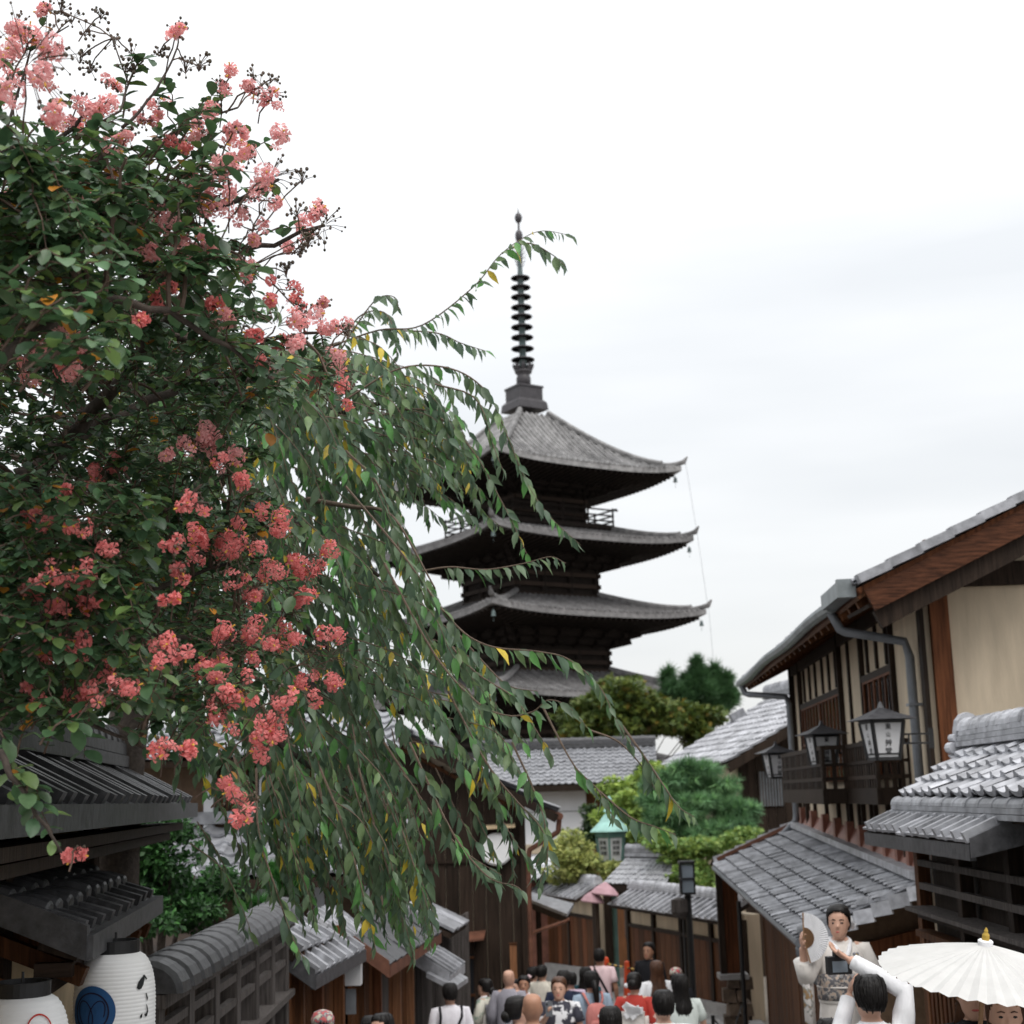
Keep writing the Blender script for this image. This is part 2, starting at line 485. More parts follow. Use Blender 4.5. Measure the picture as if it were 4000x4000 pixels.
    for k in range(4):
        for xx in (-1, -.34, .34, 1):
            b = MB(); b.tube([pw(xx * hw, -hw - .02, WBOT[i], k), pw(xx * hw, -hw - .02, WTOP[i] + .2, k)], .22, 8)
            b.build('post', m_pgwood, body)
        for f in (.12, .5, .92):
            zz = WBOT[i] + (WTOP[i] - WBOT[i]) * f
            b = MB(); b.bar(pw(-hw - .3, -hw - .12, zz, k), pw(hw + .3, -hw - .12, zz, k), .2, .26)
            b.build('tie_beam', m_wood_h, body)
    if i == 0:
        hb = 5.75 / S2; zf = 17.35
        b = MB(); b.loft([ring(hb - .1, zf - .55), ring(hb, zf - .45), ring(hb, zf - .18)])
        b.build('balcony_floor', m_pgwood, pag)
        for k in range(4):
            for dz in (.25, .62, 1.0):
                beam('balcony_rail', pw(-hb - (.35 if dz == 1 else 0), -hb + .06, zf - .18 + dz, k), pw(hb + (.35 if dz == 1 else 0), -hb + .06, zf - .18 + dz, k), .09, .09, m_pgwood, pag)
            for xx in (-1, -.5, 0, .5, 1):
                beam('balcony_post', pw(xx * (hb - .06), -hb + .06, zf - .2, k), pw(xx * (hb - .06), -hb + .06, zf + .95, k), .12, .12, m_pgwood, pag)
# spire
zz = PZ
b = MB(); sq = lambda h, z: [pw(-h, -h, z), pw(h, -h, z), pw(h, h, z), pw(-h, h, z)]
b.loft([sq(1.16, zz(1608)), sq(1.10, zz(1580)), sq(.98, zz(1572)), sq(.90, zz(1568)), sq(.90, zz(1524)), sq(.96, zz(1523)), sq(.96, zz(1515))])
b.build('spire_base', m_bronze, pag)
spc = V((PAX, PD, 0))
b = MB(); b.lathe([(.48, zz(1516)), (.49, zz(1478)), (.44, zz(1470)), (.40, zz(1466)), (.56, zz(1458)), (.6, zz(1450)), (.5, zz(1446)), (.3, zz(1440))], 16, spc)
b.build('spire_bowl', m_bronze, pag, smooth=True)
b = MB()
for k in range(8):
    a = k * math.pi / 4
    p = lambda r, z: spc + V((r * math.cos(a), r * math.sin(a), z))
    b.tube([p(.3, zz(1445)), p(.5, zz(1442)), p(.62, zz(1430)), p(.68, zz(1420))], [.12, .16, .12, .03], 5)
b.build('lotus_petals', m_bronze, pag)
b = MB(); b.lathe([(.30, zz(1446)), (.24, zz(1400)), (.21, zz(1080)), (.17, zz(1060)), (.11, zz(940)), (.1, zz(930))], 10, spc)
b.build('spire_shaft', m_verdi, pag, smooth=True)
for q, v in enumerate([575, 630, 685, 745, 800, 860, 920, 985, 1050]):
    vv = 700 + v * .673; r = .565 + .015 * q; r *= 1.12
    b = MB()
    tor = [(r - .02 + .055 * math.cos(q), zz(vv) + .05 * math.sin(q)) for q in [2 * math.pi * k / 6 for k in range(7)]]
    b.lathe(tor, 28, spc)
    b.lathe([(.20, zz(vv + 9)), (.25, zz(vv)), (.20, zz(vv - 9))], 10, spc)
    for k in range(4):
        a = k * math.pi / 2 + .78; cs = V((math.cos(a), math.sin(a), 0))
        b.bar(spc + cs * .2 + V((0, 0, zz(vv))), spc + cs * (r - .02) + V((0, 0, zz(vv))), .045, .045)
    b.build('spire_ring', m_bronze, pag)
b = MB()
for k in range(4):
    a = k * math.pi / 2 + .5
    d = V((math.cos(a), math.sin(a), 0))
    for q in range(7):
        z0_ = zz(1062 - q * 17)
        w = .55 * math.sin(math.pi * (q + .8) / 8)
        b.tube([spc + V((0, 0, z0_)), spc + d * w * .7 + V((0, 0, z0_ + .12)), spc + d * w + V((0, 0, z0_ + .42))], [.04, .03, .012], 4)
b.build('water_flame_finial', m_bronze, pag)
b = MB(); b.lathe([(.1, zz(945)), (.24, zz(935)), (.27, zz(918)), (.2, zz(905)), (.08, zz(900)), (.07, zz(872)), (.2, zz(866)), (.27, zz(850)), (.2, zz(838)), (.06, zz(832)), (.015, zz(815))], 12, spc)
b.build('jewel_finial', m_bronze, pag, smooth=True)
# lightning wire from eave tip to eave tip
b = MB()
tip = [at(2677, 1800, 92.6), at(2722, 2080, 92.6), at(2770, 2400, 92.6), at(2800, 2720, 92.6)]
b.tube(tip, .012, 4); b.build('lightning_wire', m_pipe, pag)
# ------------------------------------------------------------------ roof building blocks
def _tile_mesh(style, m):
    b = MB()
    if style == 'san':
        pr = [(0, .10), (.1, .03), (.26, 0), (.46, 0), (.62, .05), (.76, .15), (.9, .17), (1.02, .09)]
        lift = lambda y: .16 * (1 - y)
        top = [[(x, y, z + lift(y)) for x, z in pr] for y in (-.02, 1.08)]
        low = [(x, -.02, z + .16 - .13) for x, z in pr]
        lowb = [(x, 1.08, z - .14) for x, z in pr]
        b.loft([low, top[0]], closed=False); b.loft([top[0], top[1]], closed=False); b.loft([low, lowb], closed=False)
    elif style == 'cover':   # flat pan with a raised rounded cover tile that ends in a rounded nose
        b.box((.32, .52, .04), (.66, 1.06, .10))
        pr = [(.62, 0), (.62, .26), (.68, .34), (.82, .37), (.96, .34), (1.02, .26), (1.02, 0)]
        rings = []
        for y, s, dz in ((-.05, .55, 0), (0.0, .88, 0), (.07, 1, 0), (.5, 1.02, 0), (1.1, .92, -.04)):
            rings.append([(x, y, z * s + dz) for x, z in pr])
        b.loft(rings)
    elif style == 'batten':
        b.box((.4, .5, .03), (.82, 1.04, .08))
        b.box((.87, .5, .12), (.24, 1.06, .30))
    elif style == 'hon':
        b.box((.35, .52, .03), (.72, 1.06, .07))
        rings = []
        for y, s in ((-.03, 1), (1.06, .9)):
            rings.append([(.82 + .24 * math.cos(q) * s, y, .02 + .26 * math.sin(q) * s) for q in [math.pi * k / 6 for k in range(7)]])
        b.loft(rings)
    elif style == 'flat':
        b.box((.5, .52, .05), (.985, 1.06, .10))
    return b.mesh(style + '_tile', m)
_tiles = {}
def tile_mesh(style, m):
    k = (style, m.name)
    if k not in _tiles: _tiles[k] = _tile_mesh(style, m)
    return _tiles[k]

def roof(parent, E0, E1, R0, R1, ncol, nrow, style, m, indiv=True, thick=.07, under=None, name='tile', sag=0.0, deck=None):
    """tiled slope between eave E0-E1 and ridge R0-R1"""
    E0, E1, R0, R1 = V(E0), V(E1), V(R0), V(R1)
    def P(s, t):
        p = (E0 * (1 - s) + E1 * s) * (1 - t) + (R0 * (1 - s) + R1 * s) * t
        p.z -= sag * 4 * t * (1 - t)
        return p
    nrm = (E1 - E0).cross(R0 - E0).normalized()
    if nrm.z < 0: nrm = -nrm
    b = MB()
    K = 4 if sag else 1
    for k in range(K):
        q = [P(0, k / K), P(1, k / K), P(1, (k + 1) / K), P(0, (k + 1) / K)]
        b.hexa([p - nrm * (thick + .02) for p in q], [p - nrm * .02 for p in q])
    dk = deck if deck is not None else b.build('roof', under or m_wood_dk, parent)
    me = tile_mesh(style, m)
    co = np.array([v.co for v in me.vertices]); fs = [tuple(p.vertices) for p in me.polygons]
    join = None if indiv else MB()
    for j in range(nrow):
        for i in range(ncol):
            o = P(i / ncol, j / nrow); X = P((i + 1) / ncol, j / nrow) - o; Y = P(i / ncol, (j + 1) / nrow) - o
            z = X.cross(Y).normalized()
            if z.z < 0: z = -z
            w = X.length
            o = o + z * random.uniform(-.007, .007); Y = Y + z * random.uniform(-.006, .006); o = o + Y.normalized() * random.uniform(-.008, .008)
            Z = z * w
            M = Matrix(((X.x, Y.x, Z.x, o.x), (X.y, Y.y, Z.y, o.y), (X.z, Y.z, Z.z, o.z), (0, 0, 0, 1)))
            if indiv:
                link(name, me, dk, M)
            else:
                join.add([M @ V(c) for c in co], fs)
    if join: join.build(name + 's', m, dk, kind='stuff')
    return dk

def _cap_mesh(m):
    b = MB()
    rings = []
    for y, s in ((-.02, 1.12), (.16, 1.12), (.17, 1.0), (1.02, .96)):
        rings.append([(.5 * math.cos(q) * s, y, .5 * math.sin(q) * s) for q in [math.pi * k / 8 for k in range(9)]])
    b.loft(rings)
    return b.mesh('ridge_tile', m, smooth=False)
_caps = {}
def ridge(parent, P0, P1, w, h, m, cap=None, step=.3, layers=2):
    """stacked ridge courses with a row of round cap tiles"""
    P0, P1 = V(P0), V(P1)
    d = P1 - P0
    for k in range(layers):
        z = h * (k + .5) / layers
        beam('ridge_course', P0 + V((0, 0, z)), P1 + V((0, 0, z)), w * (1.0 - .1 * k), h / layers * .9, m, parent)
    if m.name not in _caps: _caps[m.name] = _cap_mesh(m)
    n = max(1, round(d.length / step)); cw = cap or w * .75
    x = d.cross(V((0, 0, 1))).normalized()
    for i in range(n):
        o = P0 + d * (i / n) + V((0, 0, h)); Y = d / n
        M = Matrix(((x.x * cw, Y.x, 0, o.x), (x.y * cw, Y.y, 0, o.y), (0, Y.z, cw, o.z), (0, 0, 0, 1)))
        link('ridge_tile', _caps[m.name], parent, M)

def ogre_tile(parent, c, face, s, m):
    """ridge-end ornament: arched plate with scrolls, facing direction `face`"""
    c, f = V(c), V(face).normalized()
    x = V((0, 0, 1)).cross(f).normalized()
    P = lambda a, h, d=0: c + x * a * s + V((0, 0, h * s)) + f * d * s
    out = [(-.62, -.35), (-.42, -.1), (-.40, .2), (-.33, .5), (-.18, .66), (0, .72), (.18, .66), (.33, .5), (.40, .2), (.42, -.1), (.62, -.35), (.3, -.42), (0, -.3), (-.3, -.42)]
    b = MB(); b.prism([P(a, h, -.08) for a, h in out], f * .2 * s)
    inn = [(.26 * math.cos(q), .22 + .3 * math.sin(q)) for q in [2 * math.pi * k / 12 for k in range(12)]]
    b.prism([P(a, h, .12) for a, h in inn], f * .06 * s)
    for sx in (-1, 1):
        for a, h, r in ((.5, -.25, .16), (.42, .02, .11)):
            b.prism([P(sx * a + r * math.cos(q), h + r * math.sin(q), -.1) for q in [2 * math.pi * k / 10 for k in range(10)]], f * .28 * s)
    b.build('ridge_end_ornament', m, parent)

# ------------------------------------------------------------------ right: near tiled building
def xr0(D): return 3.02 + .02 * D          # its street wall
R0 = thing('tiled_gatehouse', 'dark timber gatehouse with silver wavy tile roof at the right edge', 'building', (4.2, 10.5, gz(10.5)))
d0, d1 = 7.6, 12.2
body = MB()
wz0, wz1 = gz(12) - .3, -.12
body.hexa([V((xr0(d0) + .06, d0, wz0)), V((xr0(d1) + .06, d1, wz0)), V((6.2, d1, wz0)), V((6.2, d0, wz0))],
          [V((xr0(d0) + .06, d0, wz1)), V((xr0(d1) + .06, d1, wz1)), V((6.2, d1, wz1)), V((6.2, d0, wz1))])
wall0 = body.build('wall', m_wood_dk, R0)
# upper wavy roof
dn, df = 8.0, 12.25
up_e = lambda D: V((2.72 + .035 * D, D, -.10)); up_r = lambda D: V((3.30 + .035 * D, D, .26))
dk = roof(R0, up_e(df), up_e(dn), up_r(df), up_r(dn), 15, 4, 'san', m_tile_lt)
roof(R0, up_r(df) + V((.62, 0, -.36)), up_r(dn) + V((.62, 0, -.36)), up_r(df), up_r(dn), 15, 3, 'san', m_tile_lt, deck=dk)
ridge(dk, up_r(df) + V((0, -.05, .03)), up_r(dn) + V((0, 0, .03)), .26, .13, m_tile_lt, .2, .28, 3)
ogre_tile(dk, up_r(df) + V((0, .02, .10)), (-.25, 1, 0), .30, m_tile_lt)
ogre_tile(dk, up_e(df) + V((.08, .05, -.10)), (-.4, 1, 0), .16, m_tile)
beam('eave_board', up_e(df) + V((.05, 0, -.09)), up_e(dn) + V((.05, 0, -.09)), .08, .14, m_wood_dk, R0)
ridge(dk, V((xr0(df) - .16, df, -.24)), V((xr0(dn) - .16, dn, -.24)), .14, .08, m_tile, .12, .3, 2)
# lower batten pent roof
lo_e = lambda D: V((2.60 + .02 * D, D, -.36)); lo_r = lambda D: V((2.98 + .02 * D, D, -.20))
dk2 = roof(R0, lo_e(12.45), lo_e(9.35), lo_r(12.45), lo_r(9.35), 13, 2, 'batten', m_tile)
poly('verge_board', [lo_e(9.33) + V((0, 0, .02)), lo_r(9.33) + V((0, 0, .02)), lo_r(9.33) - V((0, 0, .18)), lo_e(9.33) - V((0, 0, .1))], m_tile_dk, R0, .03)
beam('fascia', lo_e(12.45) - V((-.02, 0, .07)), lo_e(9.35) - V((-.02, 0, .07)), .04, .10, m_tile_dk, R0)
# street face: posts, rails, shelf boards, slatted apron
fx = lambda D, o=0: xr0(D) - o
for D in (12.17, 10.95, 9.75, 8.6):
    beam('post', (fx(D, .03), D, wz0), (fx(D, .03), D, -.15), .10, .11, m_wood_br if D > 12 else m_wood_dk, wall0)
for z, w, mm in ((-.62, .05, m_wood_gy), (-.80, .05, m_wood_gy), (-1.02, .09, m_wood_h), (-1.16, .12, m_wood_br)):
    beam('rail', (fx(12.1, .04 + w / 3), 12.1, z), (fx(8.6, .04 + w / 3), 8.6, z), w, .05, mm, wall0)
beam('shelf_board', (fx(12.1, .10), 12.1, -.97), (fx(8.6, .10), 8.6, -.97), .22, .03, m_wood_gy, wall0)
Ds = 12.08
while Ds > 8.7:
    beam('slat', (fx(Ds, .07), Ds, wz0 + .1), (fx(Ds, .07), Ds, -1.2), .035, .06, m_wood_rd if random.random() < .35 else m_wood_br, wall0)
    Ds -= .125

# ------------------------------------------------------------------ right: main two storey tea house
def xw(D): return 3.64 + .06 * D
def xe(D): return 2.75 + .06 * D
RH = thing('tea_house', 'two storey cream plaster tea house with long tiled roof and balconies', 'house', (7, 22, gz(22)))
N0, N1 = 16.6, 28.4
zb_, zt_ = -1.15, 2.35
b = MB()
b.hexa([V((xw(N0), N0, zb_ - 3)), V((xw(N1), N1, zb_ - 3)), V((11.5, N1 - .3, zb_ - 3)), V((11.5, N0 - .4, zb_ - 3))],
       [V((xw(N0), N0, zt_ + .12)), V((xw(N1), N1, zt_ + .12)), V((11.5, N1 - .3, zt_ + .12)), V((11.5, N0 - .4, zt_ + .12))])
wall = b.build('wall', m_cream, RH)
# gable wall above the eave line
gy = lambda x: N0 - .4 * (x - xw(N0)) / (11.5 - xw(N0))
rx, rz = 9.2, 4.58
b = MB(); b.prism([V((xw(N0), N0, 2.4)), V((11.5, N0 - .4, 2.4)), V((11.5, N0 - .4, 3.9)), V((rx, gy(rx), rz - .1))], V((0, 11, 0)))
b.build('gable_wall', m_cream, RH)
# main roof: slope towards the street
vd = 15.6
def ev(D): return V((xe(D), D, 2.11 + .02 * math.sin((D - 15.6) / 13.6 * math.pi)))
def rg(D): return V((rx + .06 * (D - 15.6), D, rz + .1))
dk = roof(RH, ev(29.3), ev(vd), rg(29.3), rg(vd), 46, 6, 'san', m_tile, under=m_wood_rd)
poly('soffit', [ev(29.3) + V((0, 0, -.11)), ev(vd) + V((0, 0, -.11)), V((xw(vd) + .1, vd, 2.56)), V((xw(29.3) + .1, 29.3, 2.56))], m_wood_br, RH, .04)
b = MB(); b.prism([rg(vd), rg(29.3), V((13.5, 29.3, 2.9)), V((13.5, vd, 2.9))], V((0, 0, -.12))); b.build('back_roof', m_tile, RH)
ridge(dk, rg(29.3), rg(vd), .4, .35, m_tile, .3, .35, 3)
for q in range(24):      # rafters seen under the eave
    D = 15.9 + q * .56
    beam('rafter', ev(D) + V((.04, 0, -.17)), V((xw(D), D, ev(D).z + (xw(D) - xe(D)) * .46 - .17)), .07, .09, m_wood_br, RH)
# verge: tile edge, barge board, dark lower board
e, r = ev(vd), rg(vd)
nv = 16
for q in range(nv):
    a, c = e.lerp(r, q / nv), e.lerp(r, (q + 1.02) / nv)
    beam('verge_tile', a + V((0, -.06, .045 + .02)), c + V((0, -.06, .045)), .16, .10, m_tile, dk)
beam('barge_board', e + V((.12, -.02, -.16)), r + V((.12, -.02, -.16)), .06, .25, m_barge, RH)
beam('lower_barge_board', e + V((.22, .10, -.36)), r + V((.22, .10, -.36)), .10, .20, m_wood_dk, RH)
poly('verge_soffit', [e + V((.1, 0, -.2)), r + V((.1, 0, -.2)), r + V((.1, 1.0, -.2)), e + V((.1, 1.0, -.2))], m_wood_dk, RH, .04)
# gable wall timbers
def gpost(u, z0, z1, w, mm=m_wood_rd, name='post'):
    p = at(u, 2500, 16.4); x = p.x
    beam(name, (x, gy(x) - .03, z0), (x, gy(x) - .03, z1), w, .10, mm, wall)
gpost(3690, -1.6, 2.75, .21)
gpost(3618, -1.6, 2.5, .05, m_wood_dk)
x0 = at(3640, 2300, 16.4).x
beam('tie_beam', (x0, gy(x0) - .035, 2.33), (11.4, N0 - .44, 2.33), .09, .27, m_wood_dk, wall)
# eave gutter and downpipes
b = MB()
pts = [ev(D) + V((-.07, 0, -.05 + .02 * math.sin(D * 1.1))) for D in [29.3 - q * .65 for q in range(20)]]
b.tube(pts, .075, 8); b.build('gutter', m_gutter, RH)
b = MB(); b.bar(ev(17.05) + V((-.09, 0, .0)), ev(15.75) + V((-.09, 0, .0)), .17, .17); b.bar(ev(15.82) + V((-.09, 0, .0)), ev(15.72) + V((-.09, 0, .0)), .20, .20)
b.build('box_gutter', m_gutter, RH)
def pipe(name, pts, r, m, parent):
    q = [V(pts[0])]
    for a, c in zip(pts, pts[1:]):
        a, c = V(a), V(c)
        for k in (.06, .5, .94): q.append(a.lerp(c, k))
    q.append(V(pts[-1]))
    b = MB(); b.tube(q, r, 8); return b.build(name, m, parent, smooth=True)
g0 = ev(17.15) + V((-.08, 0, -.05))
pipe('downpipe', [g0, g0 + V((.12, -.05, -.28)), V((xw(16.95) - .1, 16.95, 1.62)), V((xw(16.95) - .1, 16.95, -1.2))], .055, m_pipe, RH)
for z in (.9, -.1): 
    beam('pipe_bracket', (xw(16.95) - .17, 16.95, z), (xw(16.95), 16.95, z), .14, .03, m_pipe, RH)
g1 = ev(29.0) + V((-.07, 0, -.05))
pipe('downpipe', [g1, g1 + V((.08, -.02, -.22)), V((xw(28.3) - .12, 28.3, 1.72)), V((xw(28.3) - .12, 28.3, -.6)), V((xw(28.3) - .42, 28.2, -.86)), V((xw(28.3) - .42, 28.2, -1.15))], .06, m_pipe, RH)
# street face timbers: upper storey
def fpost(D, z0, z1, w, mm=m_wood_dk, o=.02, name='post'):
    beam(name, (xw(D) - o, D, z0), (xw(D) - o, D, z1), w, .07, mm, wall)
for D, w in ((16.66, .05), (18.35, .10), (20.55, .10), (21.75, .04), (22.5, .12), (27.2, .12), (28.3, .16)):
    fpost(D, -.95, 2.4, w)
for z, h, Da, Db in ((2.2, .18, N0, N1), (1.45, .09, 18.35, 20.55), (1.45, .09, 22.5, 27.2), (-.12, .14, 17.8, N1)):
    beam('wall_rail', (xw(Da) - .03, Da, z), (xw(Db) - .03, Db, z), .07, h, m_wood_dk, wall)
def window(D0, D1, z0, z1, n):
    fr = MB(); fr.hexa([V((xw(D) - .012, D, z)) for D, z in ((D0, z0), (D1, z0), (D1, z1), (D0, z1))], [V((xw(D) + .01, D, z)) for D, z in ((D0, z0), (D1, z0), (D1, z1), (D0, z1))])
    wn = fr.build('window', m_wood_dk, wall)
    bb = MB(); q = .06; bb.hexa([V((xw(D) - .016, D, z)) for D, z in ((D0 + q, z0 + q), (D1 - q, z0 + q), (D1 - q, z1 - q), (D0 + q, z1 - q))], [V((xw(D) - .013, D, z)) for D, z in ((D0 + q, z0 + q), (D1 - q, z0 + q), (D1 - q, z1 - q), (D0 + q, z1 - q))])
    bb.build('pane', m_glass, wn)
    for k in range(n + 1):
        D = D0 + (D1 - D0) * k / n
        beam('mullion', (xw(D) - .04, D, z0), (xw(D) - .04, D, z1), .03, .05, m_wood_rd, wn)
    for k in (0, .5, 1):
        z = z0 + (z1 - z0) * k
        beam('window_rail', (xw(D0) - .045, D0, z), (xw(D1) - .045, D1, z), .03, .05, m_wood_rd, wn)
window(18.45, 20.45, .1, 1.4, 5)
window(22.6, 24.8, .1, 1.4, 6)
window(24.9, 27.1, .1, 1.4, 6)
for D0, D1 in ((18.4, 20.5), (22.6, 24.8), (24.9, 27.1)):        # small ventilation slats under the eave
    for k in range(3):
        D = D0 + (D1 - D0) * (k + .5) / 3
        fpost(D, 1.52, 2.1, .04, m_wood_dk, .02, 'slat')
# balconies
def balcony(Da, Db, o, nf, ns):
    bl = MB(); q = [V((xw(D) - oo, D, -.10)) for D, oo in ((Da, 0), (Da, o), (Db, o), (Db, 0))]
    bl.prism(q, V((0, 0, .07)))
    fl = bl.build('balcony_floor', m_wood_h, RH)
    P = lambda D, oo, z: V((xw(D) - oo, D, z))
    for z, h in ((-.13, .20), (.10, .05), (.29, .04), (.52, .06)):
        beam('balcony_rail', P(Da, o, z), P(Db, o, z), .06, h, m_wood_dk, fl)
        beam('balcony_rail', P(Da, 0, z), P(Da, o + .03, z), .06, h, m_wood_dk, fl)
        beam('balcony_rail', P(Db, 0, z), P(Db, o + .03, z), .06, h, m_wood_dk, fl)
    for k in range(nf + 1):
        D = Da + (Db - Da) * k / nf
        beam('baluster', P(D, o, -.05), P(D, o, .5), .04, .06 if k % 4 else .1, m_wood_dk, fl)
    for k in range(ns + 1):
        oo = o * k / ns
        beam('baluster', P(Da, oo, -.05), P(Da, oo, .5), .05, .04, m_wood_dk, fl)
    for D in (Da + .1, Db - .1):
        beam('bracket', P(D, 0, -.18), P(D, o, -.18), .12, .10, m_wood_dk, fl)
balcony(17.9, 20.0, .40, 12, 4)
balcony(20.06, 24.6, .74, 26, 5)
# pent roof along the street
pe = lambda s: V((3.30 + .53 * s, 18.0 + 11.5 * s, -1.75 + .30 * s))
pr_ = lambda s: V((xw(17.0 + 11.4 * s) - .12, 17.0 + 11.4 * s, -1.10 + .34 * s))
PRf = roof(RH, pe(1), pe(0), pr_(1), pr_(0), 40, 6, 'san', m_tile, under=m_wood_dk)
fl = MB(); fl.hexa([pr_(1) + V((0, 0, .03)), pr_(0) + V((0, 0, .03)), V((xw(17) - .005, 17, pr_(0).z + .30)), V((xw(28.4) - .005, 28.4, pr_(1).z + .26))],
                   [pr_(1) + V((0, 0, .07)), pr_(0) + V((0, 0, .07)), V((xw(17) - .005, 17, pr_(0).z + .34)), V((xw(28.4) - .005, 28.4, pr_(1).z + .30))])
fl.build('copper_flashing', m_copper, RH)
beam('ridge_course', pr_(1) + V((-.06, 0, .08)), pr_(0) + V((-.06, 0, .08)), .16, .09, m_tile, PRf)
for k, D in enumerate([17.3, 17.9, 18.6, 19.4, 20.3, 21.3, 22.4, 23.6, 24.9, 26.3, 27.7]):
    z = -1.10 + .34 * (D - 17) / 11.4
    beam('copper_post_shoe', (xw(D) - .07, D, z + .10), (xw(D) - .07, D, z + .42), .11, .13, m_copper, RH)
    fpost(D, z + .3, -.2, .07, m_wood_dk, .025)
# pent verge (near end) with round edge tiles and stepped edge plates; far end ridge roll
ridge(PRf, pe(0) + V((0, .05, .02)), pr_(0) + V((0, .05, .02)), .14, .04, m_tile, .15, .8, 1)
for q in range(7):
    a, c = pe(0).lerp(pr_(0), q / 7), pe(0).lerp(pr_(0), (q + 1.03) / 7)
    beam('verge_tile', a + V((.0, -.06, -.03)), c + V((0, -.06, -.08)), .05, .16, m_tile_lt, PRf)
    a, c = pe(1).lerp(pr_(1), q / 7), pe(1).lerp(pr_(1), (q + 1.03) / 7)
    beam('verge_tile', a + V((.0, .1, .10)), c + V((0, .1, .06)), .24, .14, m_tile_lt, PRf)
beam('verge_pole', pe(1) + V((0, -.10, .12)), pr_(1) + V((0, -.10, .12)), .07, .07, m_coppipe, PRf)
b = MB(); b.tube([pe(1) + V((-.06, 0, -.05)), pe(.5) + V((-.06, 0, -.05)), pe(0) + V((-.06, -.1, -.05))], .055, 8); b.build('pent_gutter', m_pipe, RH)
beam('fascia', pe(1) + V((.04, 0, -.12)), pe(0) + V((.04, 0, -.12)), .05, .12, m_wood_dk, RH)
ogre_tile(PRf, pe(0) + V((.02, -.1, -.12)), (-.8, -.6, 0), .22, m_tile_dk)
pipe('downpipe', [pe(0) + V((-.06, -.05, -.1)), pe(0) + V((.0, .1, -.45)), pe(0) + V((.35, .3, -.6)), pe(0) + V((.35, .3, -2.3))], .045, m_pipe, RH)
# ground floor: boarded street face and brown clay end wall
planks('board', (pe(0).x + .42, 18.15), (pe(1).x + .75, 28.9), gz(20) - 1.0, -1.6, .24, .05, m_wood_br, RH)
b = MB(); b.hexa([V((pe(0).x + .45, 18.2, -5)), V((pe(1).x + .8, 28.9, -5)), V((9, 28.9, -5)), V((9, 18.0, -5))], [V((pe(0).x + .45, 18.2, -1.45)), V((pe(1).x + .8, 28.9, -1.3)), V((9, 28.9, -1.0)), V((9, 18.0, -1.0))])
b.build('ground_floor_wall', m_brownwall, RH)
beam('wall_beam', (pe(0).x + .4, 18.16, -2.02), (6.0, 18.02, -1.5), .08, .18, m_wood_rd, RH)

# hanging sign lanterns with brush lettering
def sign_lantern(D, label):
    cx, cz = 3.09 + .06 * D, 0
    u_ = {16.2: 3447, 20.6: 3213, 25.6: 3033}[D]
    c = at(u_, {16.2: 2870, 20.6: 2915, 25.6: 2978}[D], D)
    t = thing('sign_lantern', label, 'lantern', (c.x, c.y, c.z - .27), 'lettered lanterns on the tea house')
    s = .62
    wt, wb, h = .36 * s / .62 * .5, .26 * s / .62 * .5, .40
    R = Matrix.Rotation(math.radians(8), 4, 'Z')
    P = lambda x, y, z: c + R @ V((x, y, z))
    zt, zb = .14, -.26
    b = MB()
    b.loft([[P(sx * .30, sy * .30, zt + .02) for sx, sy in ((-1, -1), (1, -1), (1, 1), (-1, 1))],
            [P(sx * .14, sy * .14, zt + .09) for sx, sy in ((-1, -1), (1, -1), (1, 1), (-1, 1))],
            [P(sx * .03, sy * .03, zt + .15) for sx, sy in ((-1, -1), (1, -1), (1, 1), (-1, 1))],
            [P(sx * .008, sy * .008, zt + .22) for sx, sy in ((-1, -1), (1, -1), (1, 1), (-1, 1))]])
    b.build('lantern_roof', m_tile_dk, t)
    for sx, sy in ((-1, -1), (1, -1), (1, 1), (-1, 1)):
        beam('frame_post', P(sx * wt, sy * wt, zt), P(sx * wb, sy * wb, zb), .035, .035, m_black, t)
    for z, w in ((zt, wt), (zb, wb)):
        for k in range(4):
            q = [(-1, -1), (1, -1), (1, 1), (-1, 1)]
            a, e_ = q[k], q[(k + 1) % 4]
            beam('frame_rail', P(a[0] * w, a[1] * w, z), P(e_[0] * w, e_[1] * w, z), .03, .035, m_black, t)
    for k in range(4):
        RK = Matrix.Rotation(k * math.pi / 2, 4, 'Z')
        Q = lambda x, y, z: c + R @ RK @ V((x, y, z))
        bb = MB(); bb.prism([Q(-wb, -wb, zb), Q(wb, -wb, zb), Q(wt, -wt, zt), Q(-wt, -wt, zt)], (R @ RK @ V((0, .008, 0))).to_3d())
        pn = bb.build('panel', m_paper_gy, t)
        wz = wb + (wt - wb) * .12
        beam('panel_rail', Q(-wz, -wz - .004, zb + .05), Q(wz, -wz - .004, zb + .05), .012, .016, m_black, t)
        if k in (0, 3):
            tx = MB()
            for q, ch in enumerate('東山艸堂'):
                co, fs = glyph(ch)
                zc = zt - .055 - q * .088; wz = wb + (wt - wb) * (zc - zb) / (zt - zb)
                sz = (.075, .055, .085, .085)[q]
                tx.add([Q(p[0] * sz * .95, -wz - .006, zc + p[1] * sz) for p in co], fs)
            tx.build('lettering', m_ink, pn)
    for dz in (.0, -.10):
        beam('bracket_arm', P(wt - .02, 0, dz), P(.56, 0, dz), .02, .02, m_black, t)
    for dx in (.24, .30):
        beam('bracket_strut', P(dx, 0, .0), P(dx, 0, -.10), .015, .015, m_black, t)
    beam('wall_plate', P(.56, 0, .06), P(.56, 0, -.16), .05, .03, m_black, t)
sign_lantern(16.2, 'nearest and largest lettered lantern on the tea house front')
sign_lantern(20.6, 'middle lettered lantern of three above the balcony')
sign_lantern(25.6, 'farthest and smallest lettered lantern at balcony end')
